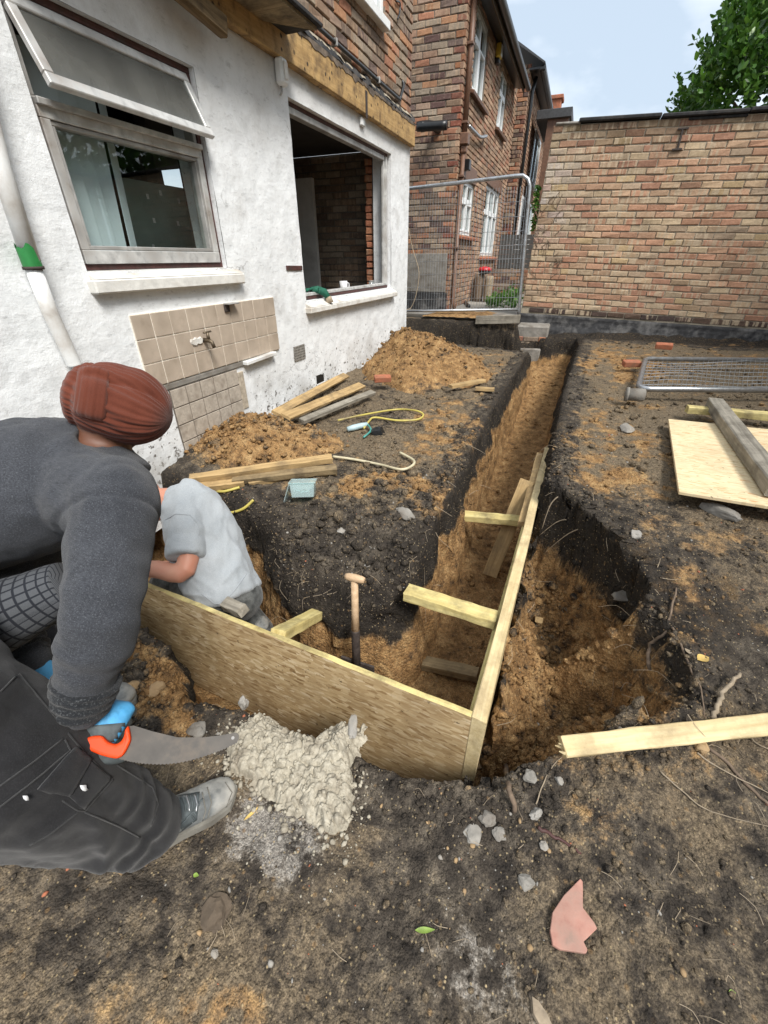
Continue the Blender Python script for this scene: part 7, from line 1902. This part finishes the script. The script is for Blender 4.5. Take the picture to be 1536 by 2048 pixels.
mb.add(*loft([(HC-nrm(S1-HC)*.05, .12, .09, Lat), (HC, .15, .11, Lat), ((HC+S1)/2, .15, .10, Lat), (S1*.8+HC*.2, .16, .105, Lat), (S1, .13, .085, Lat), (S1+nrm(S1-HC)*.05, .07, .06, Lat)]))
mb.add(*limb([S1, N1, T1-hU*.05], [.075, .062, .06]))
at_, RH = head(mb, T1-hU*.030, hU, hF, .094)
for a, b_, c_ in ((shR, elR, wrR), (shL, elL, wrL)): mb.add(*limb([S1*.35+a*.65, a, b_, c_], [.06, .055, .042, .03]))
for a, b_, c_ in ((hipR, knR, anR), (hipL, knL, anL)): mb.add(*limb([HC*.4+a*.6, a, b_, c_], [.09, .085, .058, .038]))
body = skin('body', mb, .012, 'skin_dark', m1, 3); eyes(at_, .094, m1)
mb = MB(); ball(mb, at_(0, .52, -.78), (.045, .04, .042)); ball(mb, at_(.4, .25, -.5), (.022, .03, .035)); ball(mb, at_(-.4, .25, -.5), (.022, .03, .035)); skin('beard', mb, .008, 'beard', m1, 3, lambda P: .004*fbm3(P, 60, 3, 2))
# sweater
mb = MB(); sx = nrm(S1-HC)
mb.add(*loft([(HC-sx*.10, .20, .17, Lat), (HC+UP*.0, .215, .175, Lat), (HC*.6+S1*.4-UP*.012, .215, .178, Lat), (HC*.25+S1*.75-UP*.006, .215, .165, Lat), (S1+UP*.0, .18, .115, Lat), (S1+sx*.035+UP*.0, .115, .078, Lat), (N1-(N1-S1)*.62, .076, .062, Lat)]))
mb.add(*limb([S1*.45+shR*.55-UP*.02, shR, shR*.5+elR*.5, elR, elR*.45+wrR*.55, wrR], [.083, .085, .074, .064, .058, .0525], 5))
mb.add(*limb([S1*.72+HC*.28-UP*.015, S1*.42+HC*.10+shR*.48-UP*.01, shR*.94+elR*.06], [.135, .106, .087])); mb.add(*limb([S1*.9+HC*.1-UP*.02, S1*.5+shR*.5-UP*.035, shR*.95+elR*.05], [.10, .086, .086]))
mb.add(*limb([S1*.45+shL*.55, shL, elL, wrL], [.10, .09, .07, .052], 5))
ax = nrm(elR-shR); ax2 = nrm(wrR-elR)
def sweater_fold(P):
    ar_ = shR*.7+elR*.2+HC*.1-UP*.06; wr_ = np.exp(-(np.linalg.norm(P-ar_, axis=1)/.20)**2)
    d = .005*fbm3(P, 7, 3, 3)+.004*ridg(P, 11, 5, sx, .6)+.010*wr_*ridg(P, 9, 9, nrm(sx-UP*.5), 2.2)
    # rings of slack at the elbow and above the cuff
    for c, a, w, am, sc in ((elR, nrm(ax+ax2), .07, .0026, 85), (wrR-ax2*.05, ax2, .05, .0035, 100), (shR+ax*.09, nrm(ax+Lat*.5), .06, .002, 60)):
        q = P-c; s_ = q@a; r_ = np.linalg.norm(q, axis=1); d = d+am*np.exp(-(r_/ (w*1.7))**2)*np.sin(s_*sc*1.2+2*fbm3(P, 9, 2, 8)*2.2)
    # seam round the shoulder
    q = (P-(shR+ax*.035))@ax; r_ = np.linalg.norm(P-shR, axis=1); d = d-.006*np.exp(-(q/.006)**2)*(r_ < .17)
    d = d+.010*crease(P, 6, 61, nrm(ax+Lat*.8), 2.6)*(.3+wr_)-.006*crease(P, 7, 64, nrm(ax-Lat*.6), 2.4)
    return d+.0008*fbm3(P, 120, 2, 6)
sw = skin('sweater', mb, .0075, 'sweater', m1, 16, sweater_fold)
mb = MB(); mb.add(*loft([(wrR-ax2*.055, .0635, .062, Lat), (wrR-ax2*.02, .060, .058, Lat), (wrR+ax2*.012, .055, .053, Lat), (wrR+ax2*.02, .045, .043, Lat)])); skin('cuff', mb, .005, 'knit_cuff', sw, 3, lambda P: .0025*np.sin(((P-wrR)@ax2)*320+fbm3(P, 20, 2, 3)*3))
axL = nrm(wrL-elL); mb = MB(); mb.add(*loft([(wrL-axL*.09, .066, .062, Lat), (wrL-axL*.02, .06, .056, Lat), (wrL+axL*.015, .052, .05, Lat)])); skin('cuff', mb, .006, 'knit_cuff', sw, 3, lambda P: .003*np.sin(((P-wrL)@axL)*260))
mb = MB(); q = N1-(N1-S1)*.62; d_ = nrm(N1-S1); mb.add(*loft([(q-d_*.014, .086, .071, Lat), (q+d_*.004, .083, .068, Lat), (q+d_*.014, .078, .063, Lat), (q+d_*.016, .070, .056, Lat)])); skin('collar', mb, .005, 'knit_cuff', sw, 3, lambda P: .0012*fbm3(P, 80, 2, 3))
# checked shirt hanging below the sweater
a, b_ = atd(-140, 1275, .955), atd(135, 1168, 1.0); P = smooth_path([a, a*.5+b_*.5-UP*.015, b_], 18); m_ = len(P); V, F = tube_vf(P, [.103-.052*i/(m_-1) for i in range(m_)], 48); V = np.array(V)
au = np.repeat(np.linspace(0, np.linalg.norm(b_-a), m_), 48); av = np.tile(np.linspace(0, 1, 48, endpoint=False)*.5, m_)
cen = np.repeat(np.array(P), 48, 0); V = V+(V-cen)/.08*(.009*ridg(V, 11, 7, b_-a, 1.5)+.003*fbm3(V, 30, 3, 8))[:, None]
link('checked_shirt', mesh_np('checked_shirt', V, F, MT['plaid'], True, attrs=dict(pu=au, pv=av)), m1)
# trousers
mb = MB()
mb.add(*loft([(HC+sx*.08, .165, .125, Lat), (HC-sx*.02, .18, .15, Lat), (HC-sx*.12-UP*.04, .17, .15, Lat)]))
mb.add(*limb([HC*.45+hipR*.55, hipR, hipR*.5+knR*.5, knR, knR*.5+anR*.5, anR, anR+nrm(anR-knR)*.02], [.15, .152, .136, .112, .096, .086, .085], 5)); mb.add(*limb([HC*.4+hipL*.6, hipL, knL, anL], [.13, .125, .098, .085], 5))
kx = nrm(anR-knR); tx = nrm(knR-hipR)
def trouser_fold(P):
    d = .007*fbm3(P, 6, 3, 23)+.010*ridg(P, 8, 25, nrm(kx+UP*.2), 1.8)+.005*ridg(P, 18, 26, nrm(kx-UP*.5), 1.7)
    d = d+.015*crease(P, 5.5, 31, nrm(kx*.4+UP), 2.4)-.009*crease(P, 7, 35, nrm(kx-UP*.6), 2.6)
    for c, a, w, am, sc in ((anR-kx*.05, kx, .09, .010, 62), (knR+kx*.02, kx, .09, .006, 55)):
        q = P-c; d = d+am*np.exp(-(np.linalg.norm(q, axis=1)/(w*1.3))**2)*np.sin((q@a)*sc+3*fbm3(P, 7, 2, 28)*2)
    return d
trs = skin('trousers', mb, .008, 'trousers', m1, 5, trouser_fold)
zz = lambda x, y: (x/2.954, 1250+y/2.954)
B_ = bvh_of(trs)
patch(B_, [zz(215, 965), zz(425, 730), zz(525, 800), zz(400, 1015)], 10, 8, .009, .006, 'trousers', 'pocket_flap', trs)
patch(B_, [zz(400, 1010), zz(525, 810), zz(650, 905), zz(490, 1085)], 10, 8, .005, .004, 'trousers', 'pocket', trs)
for ln in ([(0, 395), (110, 285)], [(0, 950), (210, 800), (400, 650)], [(0, 1075), (250, 880), (415, 740), (375, 665)], [(400, 640), (530, 790), (665, 915)], [(665, 915), (500, 1100), (460, 1095), (350, 1025)], [(500, 1105), (700, 1190), (850, 1270)], [(465, 1100), (300, 1230), (150, 1310)], [(690, 830), (900, 960), (935, 1060), (880, 1215)], [(110, 290), (400, 630)]):
    seam(B_, [zz(*p) for p in ln], .0016, 'seam', 'seam', trs)
for c, w in (((470, 962), 22), ((140, 1008), 16)):
    patch(B_, [zz(c[0]-w, c[1]-w), zz(c[0]+w*.7, c[1]-w*1.2), zz(c[0]+w, c[1]+w*.6), zz(c[0]-w*.4, c[1]+w)], 2, 2, .013, .002, 'mug', 'white_tab', trs)
# boots
gzh = .012
bR = boot(m1, (-.872, .196, gzh), (-.690, .458, gzh+.004), anR+UP*.02); bL = boot(m1, (-1.50, .49, gzh+.03), (-1.215, .555, gzh+.03), anL+UP*.05)
B2 = bvh_of(bR)
for k in range(5):
    p = [zz(1070+k*26, 1135-k*30+40), zz(1125+k*18, 1105-k*24+20), zz(1165+k*6-10, 1150-k*26)]; seam(B2, p, .0022, 'glove_palm', 'lace', bR, .0025)
for k in range(4): seam(B2, [zz(1075+k*24, 1015-k*4+k*2), zz(1090+k*24, 1060), zz(1098+k*20, 1110)], .0030, 'steel_galv' if k % 2 else 'glove_palm', 'lace_hook', bR, .003)
patch(B2, [zz(1050, 1010), zz(1180, 985), zz(1165, 1150), zz(1030, 1250)], 8, 8, .0012, .003, 'glove_palm', 'tongue', bR)
seam(B2, [zz(1225, 960), zz(1250, 1050), zz(1215, 1180)], .0016, 'boot_sole', 'crease', bR); seam(B2, [zz(1330, 930), zz(1370, 990), zz(1330, 1090), zz(1250, 1180)], .0015, 'boot_sole', 'toe_seam', bR)
seam(B2, [zz(1195, 990), zz(1215, 1100), zz(1180, 1210)], .0018, 'boot_sole', 'welt', bR); seam(B2, [zz(1010, 1270), zz(1060, 1230), zz(1110, 1240), zz(1130, 1215)], .002, 'mug', 'stitching', bR)
# turban: pleats run from the band at the back of the head to the front corner
def turban():
    tip = atd(324, 836, 1.11); bk = atd(152, 788, 1.06); axx = nrm(tip-bk); c = (tip+bk)/2; a_up = nrm(UP-axx*axx[2]); a_sd = np.cross(axx, a_up); n1_, n2_ = 110, 220; V = []; VS = []
    for i in range(n1_+1):
        t_ = i/n1_; s_ = -math.cos(math.pi*t_)
        for k in range(n2_):
            g = 2*math.pi*k/n2_; up_, sd_2 = math.sin(g), math.cos(g)
            r_ = math.sqrt(max(0, 1-abs(s_)**(2.5 if s_ < 0 else 3.6)))
            rx = .097*(1+.10*(s_ < 0)*-s_); ru = rx*(1.02 if up_ > 0 else .98)*(1-.16*sstep(.1, 1, s_)); rs = .104*(1-.12*sstep(.2, 1, s_)); lob = .011*math.exp(-((s_+.82)/.16)**2)-.006*math.exp(-((s_+.60)/.07)**2); ru += lob; rs += lob; cr_ = .010*sstep(.55, .95, s_)*max(0, math.cos(g*2-.6)); ru += cr_; rs += cr_
            pl = .0031*math.sin(g*15+2.6*math.sin(g*2+s_*1.5)+s_*2.3+1.2*math.sin(s_*3+g))*(.6+.4*math.sin(g*3+s_*2))+.0017*math.sin(g*37+s_*4.5+2*math.sin(g*5))
            pl *= min(1, r_*1.6); big = .006*math.sin(g*3+1.0+s_*1.2)-.011*math.exp(-((g-1.05-.25*s_)/.10)**2)*sstep(-.55, -.35, s_)*sstep(.95, .7, s_)+.005*math.exp(-((g-1.35-.25*s_)/.2)**2)*sstep(-.55, -.3, s_)
            p = c+axx*s_*.122+a_up*(ru+pl+big)*r_*up_+a_sd*(rs+pl+big)*r_*sd_2; V.append(p); VS.append(c+axx*s_*.122+a_up*(ru+big)*r_*up_+a_sd*(rs+big)*r_*sd_2)
    V = np.array(V); V = V+.0015*fbm3(V, 40, 3, 5)[:, None]*nrm((1, 1, 1))
    idx = np.arange((n1_+1)*n2_).reshape(n1_+1, n2_); nx = np.roll(idx, -1, 1); F = np.stack([idx[:-1], idx[1:], nx[1:], nx[:-1]], -1).reshape(-1, 4)
    tb_ = link('turban', mesh_np('turban', V, np.ascontiguousarray(F), MT['turban'], True), m1)
    Bt = BVHTree.FromPolygons([tuple(v) for v in VS], [tuple(f) for f in F.tolist()])
    # folded band over the back
    z1 = lambda x, y: (x/2.954, 700+y/2.954)
    bq = [z1(470, 96), z1(650, 120), z1(622, 425), z1(432, 372)]
    nu, nv = 34, 24; G = {}; VV = []; q = [np.array(p) for p in bq]
    for j in range(nv+1):
        for i in range(nu+1):
            u, v = i/nu, j/nv; p = (q[0]*(1-u)+q[1]*u)*(1-v)+(q[3]*(1-u)+q[2]*u)*v; h = on(Bt, p[0], p[1], 0)
            if h:
                o_ = nrm(np.array(h[0])-c); e_ = (max(0, math.sin(math.pi*u))**.45)*.0125+.0007*math.sin(u*21+v*1.6)+.0004*math.sin(u*47+v*3)-.006*(1-min(1, math.sin(math.pi*v)*4))
                G[(i, j)] = len(VV); VV.append(np.array(h[0])+o_*e_)
    VV = np.array(VV)
    FF = [(G[(i, j)], G[(i+1, j)], G[(i+1, j+1)], G[(i, j+1)]) for i in range(nu) for j in range(nv) if all(k in G for k in ((i, j), (i+1, j), (i+1, j+1), (i, j+1)))]
    link('turban_band', mesh_np('turban_band', VV, FF, MT['turban'], True), tb_)
turban()
# saw, held in the right hand
sawd = lambda x, y, t_=0.0: (x/2.954, 1250+y/2.954)
c0 = atd(*sawd(640, 720), .862); tipw = atd(*sawd(1400, 660), .93); uX = nrm(tipw-c0); nv_ = nrm(np.cross(uX, ray(*sawd(640, 560))-0)); view = nrm(c0-CAM); nS = nrm(-view+uX*np.dot(view, uX))
def pl(x, y):
    d = ray(*sawd(x, y)); t_ = np.dot(c0-CAM, nS)/np.dot(d, nS); return CAM+d*t_
saw = thing('hand_saw', c0, 'orange handled hand saw with a curved steel blade in the bent man glove', 'saw')
def plate(name, outline, t, mat, parent, bev=0.0):
    P = np.array(outline); n = len(P); bm = bmesh.new(); vs = [bm.verts.new(tuple(p-nS*t/2)) for p in P]; f = bm.faces.new(vs); ex = bmesh.ops.extrude_face_region(bm, geom=[f])
    for v in ex['geom']:
        if isinstance(v, bmesh.types.BMVert): v.co += Vector(nS*t)
    bmesh.ops.recalc_face_normals(bm, faces=bm.faces[:])
    if bev: bmesh.ops.bevel(bm, geom=[e for e in bm.edges], offset=bev, segments=3, affect='EDGES', profile=.6)
    bmesh.ops.triangulate(bm, faces=[f for f in bm.faces if len(f.verts) > 4]); me = bpy.data.meshes.new(name); bm.to_mesh(me); bm.free(); me.materials.append(MT[mat]); return link(name, me, parent)
hp_ = [(505, 690), (520, 665), (560, 653), (610, 652), (628, 672), (645, 692), (690, 706), (722, 688), (740, 655), (744, 618), (765, 592), (774, 640), (780, 680), (758, 730), (735, 770), (700, 790), (650, 782), (600, 768), (545, 745), (510, 720)]
plate('handle', [pl(*p) for p in hp_], .026, 'orange_plastic', saw, .006)
bl_ = [(752, 600), (790, 594), (900, 628), (1050, 664), (1200, 664), (1300, 652), (1398, 635), (1410, 648), (1412, 668), (1404, 688)]
lowr = [(1404, 690), (1330, 728), (1250, 758), (1150, 790), (1050, 812), (950, 820), (850, 816), (770, 804), (705, 788)]
tp = smooth_path([(*p, 0) for p in lowr], 9); teeth = []
for i, p in enumerate(tp):
    teeth.append((p[0], p[1]+(6.5 if i % 2 else 0)))
plate('blade', [pl(*p) for p in bl_+teeth[1:]], .0014, 'saw_steel', saw)
hole = pl(1376, 667); V, F = tube_vf([hole+nS*.0007, hole+nS*.0011], [.0035, .0035], 12); link('blade_hole', mesh_np('blade_hole', np.array(V), F, MT['black_plastic']), saw)
# right glove closed over the handle, left glove behind
kn = pl(700, 590)-nS*.026; wr2 = pl(545, 535)-nS*.020
gR = hand_glove(m1, wr2, kn, nrm(nS*.75+UP*.6), 1.3, thumb_side=-1, fl=(.058, .066, .062, .05))
sz_ = lambda x, y: (x/2.954, 1250+y/2.954)
patch(bvh_of(gR), [sz_(470, 600), sz_(760, 575), sz_(760, 690), sz_(500, 690)], 12, 6, .002, .003, 'glove_palm', 'palm_coating', gR)
wl2 = wrL+axL*.03; hand_glove(m1, wl2, wl2+nrm(axL+np.array([.2, 0, -.3]))*.085, nrm(-view), .5, thumb_side=-1)

# ---------------------------------------------------------------- the man crouching in the trench
m2 = thing('person', (-1.35, 1.15, -.46), 'person in a pale grey polo shirt crouching in the trench, back turned', 'person')
C2 = atd(377, 1002, 2.02); H2 = atd(446, 1180, 2.03); sx2 = nrm(C2-H2); L2 = nrm(np.cross(sx2, nrm(ray(420, 1080)))); L2 = nrm(L2-sx2*np.dot(L2, sx2))
if np.dot(L2, CB[0]) > 0: L2 = -L2        # towards the picture's left
sh2 = atd(378, 1040, 1.94); el2 = atd(371, 1141, 1.84); ha2 = atd(258, 1136, 1.86)
shB = C2-L2*.05+nrm(ray(420, 1080))*.12-sx2*.05; elB = shB-UP*.26-L2*.02+nrm(ray(420, 1080))*.05; haB = elB+L2*.22-UP*.02
hd2 = atd(288, 998, 2.06); kn2 = [H2+V3((-.36, -.01, -.04)), H2+V3((-.30, .16, -.02))]; an2 = [V3((H2[0]-.02, H2[1]+.02, -.34)), V3((H2[0]+.02, H2[1]+.16, -.34))]
mb = MB(); vw = nrm(ray(420, 1080))
mb.add(*loft([(H2-sx2*.05, .13, .10, L2), (H2+sx2*.1, .14, .10, L2), (H2*.4+C2*.6, .15, .10, L2), (C2, .13, .085, L2), (C2+sx2*.06, .06, .055, L2)]))
mb.add(*limb([C2, C2*.45+hd2*.55, hd2], [.07, .058, .055])); at2, R2 = head(mb, hd2, nrm(sx2+L2*1.1), nrm(L2-UP*1.2), .105)
for a, b_, c_, q_ in ((sh2, el2, ha2, .055), (shB, elB, haB, .045)): mb.add(*limb([C2*.35+a*.65-sx2*.03, a, b_, b_*.5+c_*.5, c_], [q_, q_, .042, .040, .028]))
for k in (0, 1): mb.add(*limb([H2-sx2*.02, kn2[k], an2[k]], [.09, .058, .04]))
for c_, d_ in ((ha2, L2), (haB, L2)):
    mb.add(*loft([(c_-d_*.01, .03, .022, UP), (c_+d_*.04, .042, .018, UP), (c_+d_*.085, .04, .014, UP)]))
    for k in range(4): b0 = c_+d_*.08+UP*(.03-.02*k); mb.add(*limb([b0, b0+d_*.035+vw*.008, b0+d_*.05+vw*.03], [.009, .0085, .007], 3))
    b0 = c_+d_*.02+UP*.035; mb.add(*limb([b0, b0+d_*.03+UP*.02+vw*.01, b0+d_*.055+UP*.022+vw*.02], [.011, .010, .008], 3))
skin('body', mb, .009, 'skin_pale', m2, 3); eyes(at2, .105, m2)
mb = MB(); ball(mb, at2(0, -.15, .35), (.098, .098, .085)); skin('hair', mb, .008, simple('grey_hair', (.16, .15, .14), .9, 0, 90, .4, .6), m2, 2, lambda P: .003*fbm3(P, 70, 2, 3))
mb = MB()
mb.add(*loft([(H2-sx2*.035, .160, .138, L2), (H2+sx2*.03, .150, .130, L2), (H2*.65+C2*.35, .154, .134, L2), (H2*.3+C2*.7, .152, .132, L2), (C2, .122, .110, L2), (C2+sx2*.05+L2*.01, .078, .078, L2), (C2+sx2*.066+L2*.02, .05, .05, L2)], 28))
e2 = nrm(el2-sh2); mb.add(*limb([C2*.45+sh2*.55, sh2], [.082, .074], 5)); P = smooth_path([sh2, sh2*.6+el2*.4, sh2*.28+el2*.72], 6); V, F = tube_vf(P, list(np.linspace(.074, .073, len(P))), 20); mb.add(V, F); mb.add(*limb([C2*.45+shB*.55, shB, shB*.35+elB*.65], [.09, .085, .075], 5))
def polo_fold(P):
    d = .004*fbm3(P, 8, 3, 43)+.016*ridg(P, 8, 44, nrm(sx2*.8+L2*.5), 2.4)*sstep(.16, -.02, (P-H2)@sx2-.16)+.007*ridg(P, 14, 45, nrm(sx2-L2*.4), 2.0)+.002*ridg(P, 32, 46, sx2, 2)
    d = d+.013*crease(P, 5, 48, nrm(sx2+L2*.5), 3.2)+.010*crease(P, 7, 52, nrm(sx2-L2*.7), 2.6)
    for c, a, w, am, sc in ((sh2+e2*.10, e2, .07, .006, 70),): q = P-c; d = d+am*np.exp(-(np.linalg.norm(q, axis=1)/w)**2)*np.sin((q@a)*sc+3*fbm3(P, 9, 2, 3))
    return d
po = skin('polo_shirt', mb, .0065, 'polo', m2, 5, polo_fold)
Bp2 = bvh_of(po)
seam(Bp2, [(330, 1040), (352, 1028), (380, 1030), (396, 1048), (398, 1075)], .0022, 'polo', 'seam', po); seam(Bp2, [(404, 1188), (430, 1208), (445, 1206), (470, 1180), (498, 1140)], .0022, 'polo', 'hem', po)
mb = MB(); q = sh2*.28+el2*.72-e2*.024; mb.add(*loft([(q-e2*.006, .078, .075, vw), (q+e2*.026, .079, .076, vw), (q+e2*.032, .066, .064, vw)])); skin('sleeve_hem', mb, .005, 'polo', po, 2)
cd_ = nrm(hd2-C2); q = C2+(hd2-C2)*.26; mb = MB(); mb.add(*loft([(q-cd_*.03, .088, .080, sx2), (q+cd_*.012, .074, .068, sx2), (q+cd_*.024, .072, .066, sx2), (q+cd_*.026, .060, .055, sx2)])); skin('collar', mb, .005, 'polo', po, 2)
mb = MB(); mb.add(*loft([(H2+sx2*.04, .135, .11, L2), (H2-sx2*.06, .138, .12, L2), (H2-sx2*.14, .125, .115, L2)]))
for k in (0, 1): mb.add(*limb([H2-sx2*.06+L2*(.05-.1*k), kn2[k], an2[k]], [.115, .085, .07]))
tr2 = skin('trousers', mb, .009, 'camo', m2, 5, lambda P: .006*ridg(P, 10, 53))
mb = MB(); mb.add(*loft([(H2-sx2*.075, .143, .125, L2), (H2-sx2*.11, .142, .124, L2)])); skin('belt', mb, .006, 'black_plastic', tr2, 2)
for k in (0, 1): boot(m2, an2[k]+V3((.06, 0, -.12)), an2[k]+V3((-.22, 0, -.12)), an2[k]+UP*.04)
